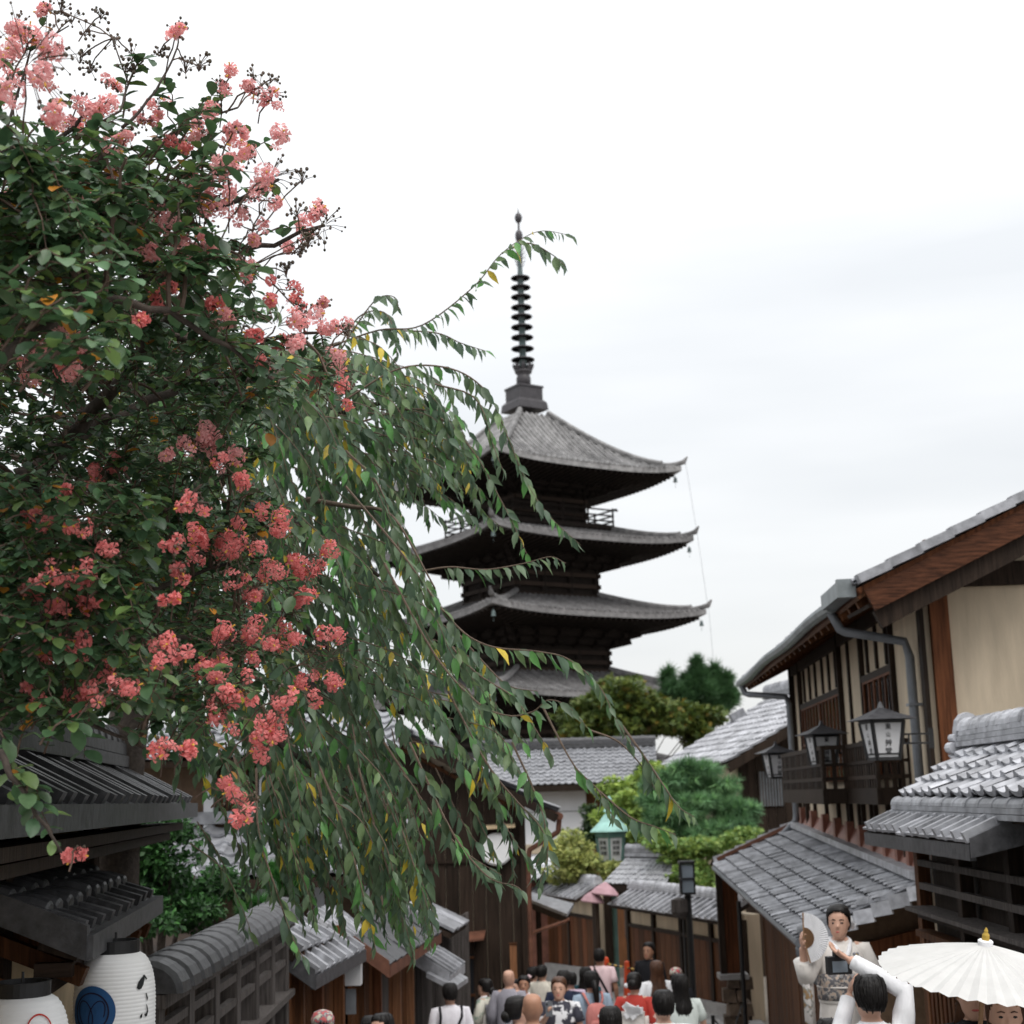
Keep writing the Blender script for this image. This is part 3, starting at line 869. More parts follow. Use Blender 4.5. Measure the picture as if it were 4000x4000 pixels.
# ------------------------------------------------------------------ left: gate building with two small roofs
def lx(D, o=0.0): return -1.0 - .13 * D + o      # eave line of the gate, o to the right
LG = thing('tiled_gate', 'dark tiled gate with ochre walls and two stacked roofs at far left', 'gate', (lx(7) - .6, 7, gz(7)))
ue = lambda D: V((lx(D), D, 0.0)); ur = lambda D: V((lx(D, -.47), D, .24))
dk = roof(LG, ue(10.9), ue(4.0), ur(10.9), ur(4.0), 25, 1, 'batten', m_tile_dk)
roof(LG, V((lx(10.9, -.95), 10.9, 0)), V((lx(4, -.95), 4, 0)), ur(10.9), ur(4.0), 25, 1, 'batten', m_tile_dk, deck=dk)
beam('eave_tile', ue(10.95) + V((.02, 0, -.03)), ue(4.0) + V((.02, 0, -.03)), .05, .10, m_tile_dk, dk)
ridge(dk, ur(10.6) + V((0, 0, .02)), ur(4.0) + V((0, 0, .02)), .30, .16, m_tile_dk, .22, .26, 2)
# sagging second cap course beside the ridge, and brackets below the eave
for z, o, w in ((-.14, -.16, .22), (-.21, -.22, .16)):
    beam('eave_board', ue(10.8) + V((o, 0, z)), ue(4.0) + V((o, 0, z)), w, .05, m_wood_dk, LG)
beam('purlin', ue(10.6) + V((-.44, 0, -.22)), ue(4.0) + V((-.44, 0, -.22)), .12, .13, m_wood_dk, LG)
wx = lambda D: lx(D, -.54)
b = MB(); b.hexa([V((wx(4.0), 4.0, -3.5)), V((wx(9.5), 9.5, -3.5)), V((wx(9.5) - .4, 9.5, -3.5)), V((wx(4.0) - .4, 4.0, -3.5))],
                 [V((wx(4.0), 4.0, .1)), V((wx(9.5), 9.5, .1)), V((wx(9.5) - .4, 9.5, .1)), V((wx(4.0) - .4, 4.0, .1))])
lw = b.build('wall', m_cream_dk, LG)
for D in (9.46, 6.9, 5.0):
    beam('post', (wx(D) + .02, D, -3.4), (wx(D) + .02, D, .05), .12, .12, m_wood_dk, lw)
for z in (-.20, -1.42):
    beam('rail', (wx(9.4) + .02, 9.4, z), (wx(4.0) + .02, 4.0, z), .07, .09, m_wood_dk, lw)
# lower roof with rounded cover tiles
le = lambda D: V((lx(D, -.04), D, -.545)); lr = lambda D: V((lx(D, -.52), D, -.395))
dk = roof(LG, le(9.05), le(6.42), le(9.05).lerp(lr(9.05), .35), le(6.42).lerp(lr(6.42), .35), 10, 1, 'batten', m_tile_dk)
roof(LG, le(9.0).lerp(lr(9.0), .33) + V((0, 0, .02)), le(6.42).lerp(lr(6.42), .33) + V((0, 0, .02)), lr(9.0) + V((0, 0, .02)), lr(6.42) + V((0, 0, .02)), 10, 2, 'cover', m_tile_dk, deck=dk)
beam('eave_tile', le(9.08) + V((.02, 0, -.03)), le(6.40) + V((.02, 0, -.03)), .05, .10, m_tile_dk, dk)
poly('verge_plate', [le(6.39) + V((.02, 0, .06)), lr(6.39) + V((0, 0, .10)), lr(6.39) + V((0, 0, -.03)), le(6.39) + V((.02, 0, -.085))], m_tile_dk, dk, .04)
for z, o, w in ((-.13, -.14, .16), (-.20, -.20, .10)):
    beam('eave_board', le(8.95) + V((o, 0, z)), le(6.5) + V((o, 0, z)), w, .06, m_wood_h, LG)
for q in range(6):
    D = 6.6 + q * .46
    beam('rafter', le(D) + V((-.02, 0, -.17)), lr(D) + V((-.05, 0, -.12)), .06, .08, m_wood_br, LG)
beam('pole_beam', V((lx(6.3, -.9), 6.3, -.62)), V((lx(6.3, -.30), 6.15, -.72)), .09, .09, m_wood_br, LG)

# ------------------------------------------------------------------ paper lanterns
def paper_lantern(c, r, hgt, label, blue=True):
    c = V(c)
    t = thing('paper_lantern', label, 'lantern', c - V((0, 0, hgt / 2 + .05)), 'paper lanterns under the gate eave')
    n, rings = 40, []
    nr = 31
    def rad(f): return r * (1 - abs(2 * f - 1) ** 3.2) ** .5 * .45 + r * .55 * (1 - .0 * f) if 0 < f < 1 else r * .55
    def prof(f):
        e = abs(2 * f - 1)
        return r * (.56 + .44 * (1 - e ** 3.0) ** .55)
    pr = []
    for k in range(nr * 3 + 1):
        f = k / (nr * 3)
        pr.append((prof(min(max(f, .001), .999)) + .0020 * (math.cos(2 * math.pi * k / 3) - 1), (f - .5) * hgt))
    b = MB(); b.lathe(pr, n, c)
    body = b.build('shade', m_paper, t, smooth=True)
    for s in (1, -1):
        b = MB(); z = s * hgt / 2
        b.lathe([(r * .52, z - .005 * s), (r * .58, z - .004 * s), (r * .58, z + .055 * s), (r * .52, z + .055 * s), (r * .52, z - .005 * s)], 28, c)
        b.build('end_ring', m_black, t)
    b = MB(); b.tube([c + V((0, 0, hgt / 2 + .05)), c + V((0, 0, hgt / 2 + .09))], .006, 5); b.build('hanging_wire', m_black, t)
    def patch(name, pts2, mm, o):
        """flat print wrapped on the shade: pts2 = (angle offset metres, height) polygons"""
        b = MB()
        for pl in pts2:
            vs = []
            for a, z in pl:
                f = (z / hgt) + .5
                rr = prof(min(max(f, .001), .999)) + o
                th = -math.pi / 2 + a / r
                vs.append(c + V((rr * math.cos(th), rr * math.sin(th), z)))
            b.add(vs, [tuple(range(len(vs)))])
        return b.build(name, mm, body)
    return t, patch
def strokeband(pts, w):
    """thin quads along a polyline"""
    out_ = []
    for (a, z), (a2, z2) in zip(pts, pts[1:]):
        d = math.hypot(a2 - a, z2 - z) or 1e-6
        nx, nz_ = -(z2 - z) / d * w / 2, (a2 - a) / d * w / 2
        out_.append([(a + nx, z + nz_), (a2 + nx, z2 + nz_), (a2 - nx, z2 - nz_), (a - nx, z - nz_)])
    return out_
lc = at(448, 3900, 6.9)
r_ = .183
t, patch = paper_lantern((lc.x, lc.y, lc.z - .06), r_, .52, 'white paper lantern with a large blue round crest', True)
cc, zc, R_ = -.056, .026, .110
fan = []
for k in range(36):      # disc as thin wedges so that it follows the curve
    for j in range(4):
        a0, a1 = 2 * math.pi * k / 36, 2 * math.pi * (k + 1) / 36
        r0, r1 = R_ * j / 4, R_ * (j + 1) / 4
        fan.append([(cc + r0 * math.cos(a0), zc + r0 * math.sin(a0)), (cc + r1 * math.cos(a0), zc + r1 * math.sin(a0)), (cc + r1 * math.cos(a1), zc + r1 * math.sin(a1)), (cc + r0 * math.cos(a1), zc + r0 * math.sin(a1))])
patch('blue_crest', fan, m_blue, .0035)
lines = strokeband([(cc + .080 * math.cos(q), zc + .080 * math.sin(q)) for q in [2 * math.pi * k / 32 for k in range(33)]], .007)
def ell(ox, oz, a, bb, ph):
    pts = []
    for k in range(25):
        q = 2 * math.pi * k / 24
        x, z = a * math.cos(q), bb * math.sin(q)
        pts.append((cc + ox + x * math.cos(ph) - z * math.sin(ph), zc + oz + x * math.sin(ph) + z * math.cos(ph)))
    return pts
lines += strokeband(ell(-.026, -.010, .033, .060, .35), .005) + strokeband(ell(.028, -.010, .033, .060, -.35)[0:19], .005)
patch('crest_lines', lines, m_navy, .0055)
ink = [[(.148, .118), (.158, .142), (.178, .158), (.198, .168), (.196, .150), (.186, .128), (.172, .112), (.158, .108)],
       [(.186, .168), (.20, .168), (.214, .15), (.206, .146)],
       [(.196, .09), (.202, .09), (.212, .066), (.206, .056)],
       [(.198, .044), (.206, .036), (.214, .012), (.206, -.008), (.196, -.012), (.188, 0), (.20, .004), (.206, .016)],
       [(.164, -.004), (.178, .008), (.176, -.01), (.168, -.016)],
       [(.192, -.05), (.204, -.046), (.208, -.075), (.200, -.09), (.192, -.08)],
       [(.184, -.10), (.194, -.098), (.198, -.118), (.190, -.134), (.180, -.124)],
       [(.194, -.11), (.206, -.106), (.206, -.114), (.196, -.118)], [(.198, -.125), (.202, -.125), (.198, -.155), (.194, -.155)]]
patch('lettering', ink, m_ink, .0035)
lc2 = at(84, 3990, 5.9)
t, patch = paper_lantern((lc2.x, lc2.y, lc2.z - .165), .184, .52, 'white paper lantern cut off by the bottom left corner', False)
patch('red_mark', strokeband([(.13 + .05 * math.cos(q), .155 + .05 * math.sin(q)) for q in [2 * math.pi * k / 24 for k in range(18)]], .006), m_redline, .0035)

# ------------------------------------------------------------------ left: open timber fence with a tiled cap
def fxl(D): return -1.85 - .018 * D
FN = thing('tiled_fence', 'weathered open timber fence topped with big curved tiles', 'fence', (fxl(10), 10, gz(10)))
f0, f1 = 7.95, 13.0
zc_ = -.86
nt_ = 17
for i in range(nt_):
    D = f0 + (f1 - f0) * (i + .5) / nt_; x = fxl(D)
    b = MB(); w = (f1 - f0) / nt_
    rings = []
    for dy, s in ((-w * .52, .86), (-w * .40, 1.0), (w * .18, 1.02), (w * .30, .90), (w * .52, .84)):
        rings.append([V((x + .20 * s * math.cos(q), D + dy, zc_ - .10 + .17 * s * math.sin(q) + random.uniform(-.002, .002))) for q in [math.pi * k / 10 for k in range(11)]])
    b.loft(rings); b.build('cap_tile', m_tile_dk, FN, smooth=False)
beam('cap_beam', (fxl(f0), f0, zc_ - .14), (fxl(f1), f1, zc_ - .14), .22, .07, m_wood_gy, FN)
for k in range(7):
    D = f0 + .12 + (f1 - f0 - .24) * k / 6
    beam('post', (fxl(D), D, gz(D) - .1), (fxl(D), D, zc_ - .12), .13, .13, m_wood_gy, FN)
for z, mm, w, h in ((zc_ - .30, m_wood_gy, .05, .05), (zc_ - .46, m_wood_gy, .05, .05), (zc_ - .72, m_wood_gy, .16, .05), (zc_ - 1.05, m_wood_gy, .05, .12), (zc_ - 1.45, m_wood_gy, .05, .12)):
    beam('rail', (fxl(f0) + .03, f0, z), (fxl(f1) + .03, f1, z), w, h, mm, FN)
planks('board', (fxl(f0) - .05, f0), (fxl(f1) - .05, f1), gz(12) - .2, zc_ - .78, .2, .03, m_wood_dk, FN)

# ------------------------------------------------------------------ left: shops stepping down the street
def sx(D): return -2.1 + .097 * (D - 12.7)
def shop(label, D0, D1, zev, over, rise, ncol, nrow, style, mm, wallm, mt, group='dark timber shops down the left side', RD=None):
    RD = RD or D1
    t = thing('timber_shop', label, 'shop', (sx((D0 + D1) / 2) - 1, (D0 + D1) / 2, gz((D0 + D1) / 2)), group)
    zr = zev + rise
    b = MB(); b.hexa([V((sx(D0) - .04, D0, gz(D1) - .5)), V((sx(D1) - .04, D1, gz(D1) - .5)), V((sx(D1) - 3, D1, gz(D1) - .5)), V((sx(D0) - 3, D0, gz(D1) - .5))],
                     [V((sx(D0) - .04, D0, zr)), V((sx(D1) - .04, D1, zr)), V((sx(D1) - 3, D1, zr)), V((sx(D0) - 3, D0, zr))])
    w = b.build('wall', m_wood_dk, t)
    planks('board', (sx(D0), D0), (sx(D1), D1), gz(D1) - .4, zev + rise * .8, .19, .035, wallm, w)
    E = lambda D: V((sx(D) + over, D, zev)); Rr = lambda D: V((sx(D) - .05, D, zr))
    dk = roof(t, E(RD), E(D0 - .1), Rr(RD), Rr(D0 - .1), ncol, nrow, style, mm)
    beam('fascia', E(RD) + V((0, 0, -.06)), E(D0 - .1) + V((0, 0, -.06)), .05, .11, mt, dk)
    poly('verge_plate', [E(D0 - .12) + V((.02, 0, .05)), Rr(D0 - .12) + V((0, 0, .06)), Rr(D0 - .12) + V((0, 0, -.10)), E(D0 - .12) + V((.02, 0, -.12))], mt, dk, .03)
    return t, w
t, w = shop('dark timber shop right behind the tiled fence', 13.15, 15.2, -1.46, .24, .2, 8, 2, 'batten', m_tile, m_wood_br, m_tile_dk)
E = lambda D: V((sx(D) + .12, D, -1.26)); Rr = lambda D: V((sx(D) - .3, D, -1.02))
roof(t, E(14.4), E(13.0), Rr(14.4), Rr(13.0), 6, 2, 'batten', m_tile)
for D in (13.3, 14.0, 14.9):
    beam('door_post', (sx(D) + .06, D, gz(D) - .3), (sx(D) + .06, D, -1.2), .09, .12, m_wood_rd if D == 14.0 else m_wood_br, w)
for z in (-2.2, -2.75):
    b = MB(); b.box((0, 0, 0), (.02, .5, .34), Matrix.Rotation(.5, 3, 'X')); 
    for v_ in range(len(b.v)): b.v[v_] = (b.v[v_][0] + sx(13.6) + .08, b.v[v_][1] + 13.6, b.v[v_][2] + z)
    b.build('hung_board', m_wood_gy, w)
t, w = shop('timber shop with smooth grey roof and white lamp box', 15.6, 19.0, -1.66, .42, .34, 10, 3, 'flat', m_tile_dk, m_wood_br, m_coppipe)
E = lambda D: V((sx(D) + .06, D, -1.36)); Rr = lambda D: V((sx(D) - .3, D, -1.1))
roof(t, E(16.2), E(15.1), Rr(16.2), Rr(15.1), 7, 2, 'batten', m_tile_lt)
beam('lamp_box', (sx(15.25) + .10, 15.2, -1.80), (sx(15.25) + .10, 15.2, -1.58), .22, .16, m_paper_gy, w)
beam('lamp_arm', (sx(15.25) - .1, 15.22, -1.7), (sx(15.25) + .1, 15.22, -1.7), .03, .03, m_black, w)
beam('blue_flag', (sx(15.25) + .10, 15.2, -2.08), (sx(15.25) + .10, 15.2, -1.84), .10, .03, m_pipe, w)
for D, mm in ((15.9, m_wood_br), (16.8, m_wood_rd), (18.0, m_wood_or), (18.9, m_wood_or)):
    beam('door_post', (sx(D) + .06, D, gz(D) - .3), (sx(D) + .06, D, -1.6), .09, .13, mm, w)
pl = MB(); pl.hexa([V((sx(D) + .03, D, z)) for D, z in ((16.9, -4.2), (17.5, -4.2), (17.5, -1.75), (16.9, -1.75))], [V((sx(D) + .05, D, z)) for D, z in ((16.9, -4.2), (17.5, -4.2), (17.5, -1.75), (16.9, -1.75))])
pl.build('grey_panel', m_wood_gy, w)
t, w = shop('timber shop of grey slats with two small slab roofs', 19.2, 24.4, -2.20, .5, .34, 5, 2, 'batten', m_tile, m_wood_gy, m_tile, RD=20.5)
E = lambda D: V((sx(D) + .38, D, -1.78)); Rr = lambda D: V((sx(D) - .3, D, -1.45))
roof(t, E(22.0), E(20.4), Rr(22.0), Rr(20.4), 4, 2, 'flat', m_tile)
b = MB(); P_ = [V((sx(19.0) + .60, 18.9, -2.36)), V((sx(20.1) + .62, 20.0, -2.38)), V((sx(20.1) + .3, 20.0, -2.2)), V((sx(19) + .25, 18.9, -2.18))]
b.prism(P_, V((0, 0, .06))); b.build('slab_roof', m_tile, t)
Dq = 21.0
while Dq < 24.4:
    beam('slat', (sx(Dq) + .07, Dq, gz(Dq) - .3), (sx(Dq) + .07, Dq, -1.8), .04, .07, m_wood_gy, w); Dq += .17

# ------------------------------------------------------------------ left: dark boarded house closing the view
DH = thing('dark_boarded_house', 'tall dark boarded house with cream gable band and copper pipe', 'house', (-.8, 27, gz(27)))
hx0, hx1, hy = -4.2, at(2052, 3400, 25.2).x, 25.2
zt0, zt1 = at(1650, 2900, hy).z, at(2050, 3110, hy).z
slope = (zt0 - zt1) / (at(2050, 3110, hy).x - at(1650, 2900, hy).x)
ztop = lambda x: zt1 + (hx1 - x) * slope
b = MB(); b.prism([V((hx0, hy + .05, -5.5)), V((hx1, hy + .05, -5.5)), V((hx1, hy + .05, ztop(hx1))), V((hx0, hy + .05, ztop(hx0)))], V((0, 8, 0)))
wl = b.build('wall', m_cream, DH)
nb = 19; px = lambda k: hx0 + (hx1 - hx0) * k / nb
for k in range(nb):
    xm = (px(k) + px(k + 1)) / 2
    beam('board', (xm, hy + .02, -5.2), (xm, hy + .02, ztop(xm) - .26), (hx1 - hx0) / nb - .012, .04, m_wood_dk, wl)
beam('cover_strip', (hx0, hy - .02, ztop(hx0) - .28), (hx1, hy - .02, ztop(hx1) - .28), .05, .06, m_wood_br, wl)
beam('belt_rail', (hx0, hy - .015, -1.05), (hx1, hy - .015, -1.05), .04, .05, m_wood_dk, wl)
E0, E1 = V((hx1 + .55, hy - .45, ztop(hx1 + .55) + .02)), V((hx1 + .55, hy + 8, ztop(hx1 + .55) + .02))
R0_, R1_ = V((hx0, hy - .45, ztop(hx0) + .05)), V((hx0, hy + 8, ztop(hx0) + .05))
dk = roof(DH, E0, E1, R0_, R1_, 24, 14, 'san', m_tile, indiv=False)
beam('verge_board', E0 + V((0, 0, -.10)), R0_ + V((0, 0, -.10)), .05, .14, m_wood_dk, dk)
b = MB(); b.tube([E0 + V((.05, 0, -.06)), E1 + V((.05, 0, -.06))], .06, 8); b.build('gutter', m_coppipe, DH)
pipe('downpipe', [E0 + V((.05, .3, -.08)), E0 + V((.02, .3, -.32)), V((hx1 + .05, hy - .05, E0.z - .62)), V((hx1 + .05, hy - .05, gz(25))) ], .045, m_coppipe, DH)
beam('corner_post', (hx1 - .03, hy - .02, -5), (hx1 - .03, hy - .02, ztop(hx1)), .10, .10, m_wood_dk, wl)
# small copper hood over the door, door panels
hd = MB(); c0, c1 = at(1772, 3655, hy), at(1898, 3640, hy)
hd.prism([c0 + V((0, 0, .0)), c1, c1 + V((-.03, -.35, -.10)), c0 + V((0, -.35, -.10))], V((0, 0, .03))); hd.build('door_hood', m_coppipe, DH)
dr = MB(); a0, a1 = at(1775, 3700, hy), at(1852, 3700, hy)
dr.box(((a0.x + a1.x) / 2, hy - .02, -3.5), (a1.x - a0.x, .03, 1.9)); d_ = dr.build('door', m_glass, DH)
for k in range(5):
    x = a0.x + (a1.x - a0.x) * k / 4
    beam('door_bar', (x, hy - .045, -4.4), (x, hy - .045, -2.6), .025, .025, m_wood_dk, d_)
for z in (-2.6, -3.2, -3.55, -3.75):
    beam('door_rail', (a0.x, hy - .045, z), (a1.x, hy - .045, z), .03, .04, m_wood_br, d_)
pn = MB(); pn.box(((a0.x + a1.x) / 2, hy - .05, -3.66), (a1.x - a0.x - .05, .015, .15)); pn.build('door_panel', m_cream, d_)
# round white sign under a little hood
RS = thing('round_sign', 'white round sign hanging on the dark boarded house', 'sign', at(1940, 3390, hy - .2))
c = at(1940, 3318, hy - .18)
b = MB(); b.lathe([(.02, -.06), (.24, -.06), (.27, -.03), (.27, .03), (.24, .06), (.02, .06)], 28, c, Matrix.Rotation(math.pi / 2, 3, 'X') @ Matrix.Rotation(.0, 3, 'Z'))
b.build('disc', m_paper, RS, smooth=False)
hh = MB(); p0, p1 = at(1868, 3232, hy - .05), at(2012, 3222, hy - .05)
hh.prism([p0, p1, p1 + V((0, -.3, -.04)), p0 + V((0, -.3, -.04))], V((0, 0, .03))); hh.build('sign_hood', m_cream_dk, RS)
b = MB(); b.tube([c + V((0, 0, .26)), c + V((0, .0, .42))], .012, 5); b.build('hanger', m_black, RS)
# orange wooden post beside it
OP = thing('signpost', 'plain orange wooden post against the dark boarded house', 'post', (at(2004, 3800, 24.6).x, 24.6, gz(24.6)))
pq = at(2004, 3690, 24.6)
beam('shaft', (pq.x, 24.6, gz(24.6)), (pq.x, 24.6, pq.z), .11, .08, m_wood_or, OP); beam('cap', (pq.x, 24.6, pq.z), (pq.x, 24.6, pq.z + .03), .13, .10, m_wood_br, OP)

# ------------------------------------------------------------------ left: plaster house behind the cherry
PH = thing('plaster_house', 'brown timbered house with white posts behind the cherry branches', 'house', (-3.2, 20, gz(20)))
y0 = 17.5
xa, xb = at(560, 3000, y0).x, at(1480, 3000, y0).x
b = MB(); b.box(((xa + xb) / 2, y0 + .75, (-4.2 + .55) / 2), (xb - xa, 1.5, 4.75)); wl = b.build('wall', m_brownwall, PH)
for u in (1035, 1248, 1420, 820):
    x = at(u, 3050, y0).x
    beam('white_post', (x, y0 - .04, -2.5), (x, y0 - .04, .5), .11, .08, m_white, wl)
def lattice(u0, u1, v0, v1, n):
    p0, p1 = at(u0, v1, y0 - .03), at(u1, v0, y0 - .03)
    m = MB(); m.box(((p0.x + p1.x) / 2, y0 - .015, (p0.z + p1.z) / 2), (p1.x - p0.x, .03, p1.z - p0.z)); wn = m.build('window', m_wood_or, wl)
    for k in range(n + 1):
        x = p0.x + (p1.x - p0.x) * k / n
        beam('lattice_bar', (x, y0 - .05, p0.z), (x, y0 - .05, p1.z), .025, .03, m_wood_dk, wn)
    for z in (p0.z, (p0.z + p1.z) / 2, p1.z): beam('lattice_rail', (p0.x, y0 - .05, z), (p1.x, y0 - .05, z), .03, .04, m_wood_br, wn)
lattice(1085, 1225, 2960, 3190, 8); lattice(860, 1010, 2960, 3190, 8); lattice(1270, 1400, 2960, 3190, 7)
e0, e1 = at(600, 3440, 15.9), at(1470, 3430, 15.9); e1.z = e0.z
dk = roof(PH, e0, e1, V((e0.x - .2, 17.4, e0.z + .5)), V((e1.x + .3, 17.4, e0.z + .5)), 11, 5, 'san', m_tile)
beam('fascia', e0 + V((0, 0, -.07)), e1 + V((0, 0, -.07)), .05, .1, m_wood_dk, dk)
beam('sill', (xa, y0 - .06, e0.z + .62), (xb, y0 - .06, e0.z + .62), .1, .14, m_tile, wl)
e0 = V((xa - .3, 16.8, .52)); e1 = V((xb + .3, 16.8, .52))
roof(PH, e0, e1, V((xa, 19.5, 1.15)), V((xb, 19.5, 1.15)), 14, 6, 'san', m_tile, indiv=False)

# ------------------------------------------------------------------ far: boundary wall with tile cap, gate, garden house
WA, WB = V((at(2040, 3700, 44).x, 44, 0)), V((4.50, 30.9, 0))
wd = (WB - WA); WL = wd.length; wd.normalize(); wn_ = V((-wd.y, wd.x, 0)); wn_ = wn_ if wn_.y < 0 else -wn_
GW = thing('boundary_wall', 'tile capped boundary wall of cream plaster and brown boards', 'wall', (2.4, 37, gz(37)))
def wpt(s, z, o=0): return WA + wd * (s * WL) + wn_ * o + V((0, 0, z))
zg = lambda s: gz(44 - 13 * s)
def us(u):       # wall parameter seen at photo column u
    lo, hi = 0.0, 1.0
    for _ in range(40):
        m_ = (lo + hi) / 2; p = wpt(m_, -3.4)
        uu = 2000 + FPX * (p.dot(CR) / p.dot(_f))
        if uu < u: lo = m_
        else: hi = m_
    return lo
capz = -2.62
for s0, s1, nm in ((us(2050), us(2330), 0), (us(2462), 1.0, 1)):
    b = MB(); b.hexa([wpt(s0, zg(s0) - .4), wpt(s1, zg(s1) - .4), wpt(s1, zg(s1) - .4, -.35), wpt(s0, zg(s0) - .4, -.35)], [wpt(s0, capz + .1), wpt(s1, capz + .1), wpt(s1, capz + .1, -.35), wpt(s0, capz + .1, -.35)])
    wl = b.build('wall_body', m_cream, GW)
    L_ = (s1 - s0) * WL; n = round(L_ / .3); 
    for k in range(n):
        sa = s0 + (s1 - s0) * (k + .5) / n
        beam('board', wpt(sa, zg(sa) + (.45 if nm == 0 else .25), .02), wpt(sa, capz - .52, .02), .28, .03, m_wood_br if random.random() < .7 else m_wood_rd, wl, up=wn_)
    for k in range(max(2, round(L_ / 1.6)) + 1):
        sa = s0 + (s1 - s0) * k / max(2, round(L_ / 1.6))
        beam('post', wpt(sa, zg(sa), .03), wpt(sa, capz, .03), .12, .10, m_wood_dk, wl, up=wn_)
    beam('rail', wpt(s0, capz - .5, .04), wpt(s1, capz - .5, .04), .06, .08, m_wood_dk, wl)
    beam('stone_footing', wpt(s0, zg(s0) + .16, .06), wpt(s1, zg(s1) + .12, .06), .2, .95 if nm == 0 else .3, m_stone, wl)
    dk = roof(GW, wpt(s0, capz, .55), wpt(s1, capz, .55), wpt(s0, capz + .34, -.1), wpt(s1, capz + .34, -.1), max(4, round(L_ / .3)), 2, 'batten', m_tile)
    ridge(dk, wpt(s0, capz + .34, -.1), wpt(s1, capz + .34, -.1), .26, .12, m_tile_lt, .2, .3, 2)
g0, g1 = us(2335), us(2460)
GG = thing('garden_gate', 'dark boarded garden gate under a pale tiled gable roof', 'gate', wpt((g0 + g1) / 2, zg(.5), -.9))
n = 9
for k in range(n):
    sa = g0 + (g1 - g0) * (k + .5) / n
    beam('gate_board', wpt(sa, zg(sa) + .05, -.9), wpt(sa, capz - .1, -.9), .30, .04, m_wood_dk, GG, up=wn_)
beam('lintel', wpt(g0 - .02, capz + .02, -.8), wpt(g1 + .02, capz + .02, -.8), .15, .22, m_wood_dk, GG)
for s_ in (g0, g1): beam('gate_post', wpt(s_, zg(s_), -.3), wpt(s_, capz + .1, -.3), .2, .2, m_wood_dk, GG)
q0, q1 = at(2356, 3452, 37.5), at(2600, 3478, 36); q1.z = q0.z
k0, k1 = at(2455, 3345, 39), at(2660, 3345, 37.6); k1.z = k0.z
dk = roof(GG, q0, q1, k0, k1, 14, 6, 'san', m_tile_lt, indiv=False); ridge(dk, k0, k1, .3, .2, m_tile, .22, .35, 2)
beam('fascia', q0 + V((0, 0, -.1)), q1 + V((0, 0, -.1)), .06, .16, m_wood_dk, dk)
roof(GG, k0 + V((.6, 2.4, -.9)), k1 + V((.6, 2.4, -.9)), k0, k1, 14, 4, 'san', m_tile, indiv=False)
# small lean-to with copper rail beside the dark house
LT = thing('lean_to_roof', 'small dark lean-to roof with copper pipe by the boarded house', 'canopy', at(2150, 3900, 33))
a_, c_ = at(2075, 3515, 33), at(2215, 3570, 31.5)
poly('roof_slab', [a_, c_, c_ + V((.2, 1.6, .1)), a_ + V((-.1, 1.6, .1))], m_tile, LT, .08)
beam('eave_beam', a_ + V((0, 0, -.12)), c_ + V((0, 0, -.12)), .08, .12, m_wood_dk, LT)
pipe('copper_rail', [at(2070, 3660, 31.5), at(2090, 3640, 31.5), at(2205, 3600, 31.5), c_ + V((.05, 0, -.1))], .035, m_coppipe, LT)
beam('prop', a_ + V((.15, .6, -.1)), a_ + V((.15, .6, -2.3)), .12, .12, m_wood_dk, LT)

WH = thing('white_garden_house', 'white plastered house with long grey tiled roof below the pagoda', 'house', (2, 52, gz(52)))
y1 = 50.0
p0, p1 = at(1880, 3300, y1), at(2296, 3300, y1)
b = MB(); b.box(((p0.x + p1.x) / 2, y1 + 2, (-7 + .6) / 2), (p1.x - p0.x, 4, 7.6)); wl = b.build('wall', m_white, WH)
x2 = at(2560, 3100, y1).x
b = MB(); b.box(((p1.x + x2) / 2, y1 + 2.6, -3.3), (x2 - p1.x, 4, 7.4)); w2 = b.build('side_wall', m_wood_or, WH)
beam('wall_seam', (p0.x, y1 - .01, -.55), (p1.x, y1 - .01, -.55), .03, .02, m_wood_gy, wl)
beam('wall_base', (p0.x, y1 - .02, -1.75), (p1.x, y1 - .02, -1.75), .06, .3, m_cream, wl)
e0, e1 = at(1860, 3075, y1 - .9), at(2570, 3052, y1 - .9); e1.z = e0.z
k0, k1 = at(1850, 2935, y1 + 2.2), at(2560, 2910, y1 + 2.2); k1.z = k0.z
dk = roof(WH, e0, e1, k0, k1, 26, 10, 'san', m_tile, indiv=False); ridge(dk, k0, k1, .3, .25, m_tile_dk, .25, .5, 2)
beam('fascia', e0 + V((0, 0, -.12)), e1 + V((0, 0, -.12)), .06, .2, m_wood_dk, dk)
# low annex roofs
AX = thing('low_annex', 'low pale tiled annex beside the yellow green shrubs', 'building', at(2120, 3600, 42))
e0, e1 = at(1990, 3440, 41), at(2170, 3425, 41); k0, k1 = at(2010, 3352, 43), at(2165, 3345, 43); e1.z = e0.z; k1.z = k0.z
roof(AX, e0, e1, k0, k1, 6, 5, 'san', m_tile_lt, indiv=False)
b = MB(); b.box(((e0.x + e1.x) / 2, 42.6, e0.z - 1.2), (e1.x - e0.x, 1.6, 2.3)); b.build('wall', m_copper, AX)
AX2 = thing('garden_outbuilding', 'grey roofed outbuilding half hidden behind the pine', 'building', at(2600, 3600, 44))
e0, e1 = at(2420, 3330, 43), at(2760, 3340, 42); k0, k1 = at(2460, 3262, 45), at(2700, 3250, 44.4); e1.z = e0.z; k1.z = k0.z
dk = roof(AX2, e0, e1, k0, k1, 12, 6, 'san', m_tile, indiv=False); ridge(dk, k0, k1, .3, .2, m_tile, .22, .4, 2)
b = MB(); b.box(((e0.x + e1.x) / 2, 44.2, e0.z - 1.3), (e1.x - e0.x - .4, 2, 2.5)); b.build('wall', m_wood_br, AX2)

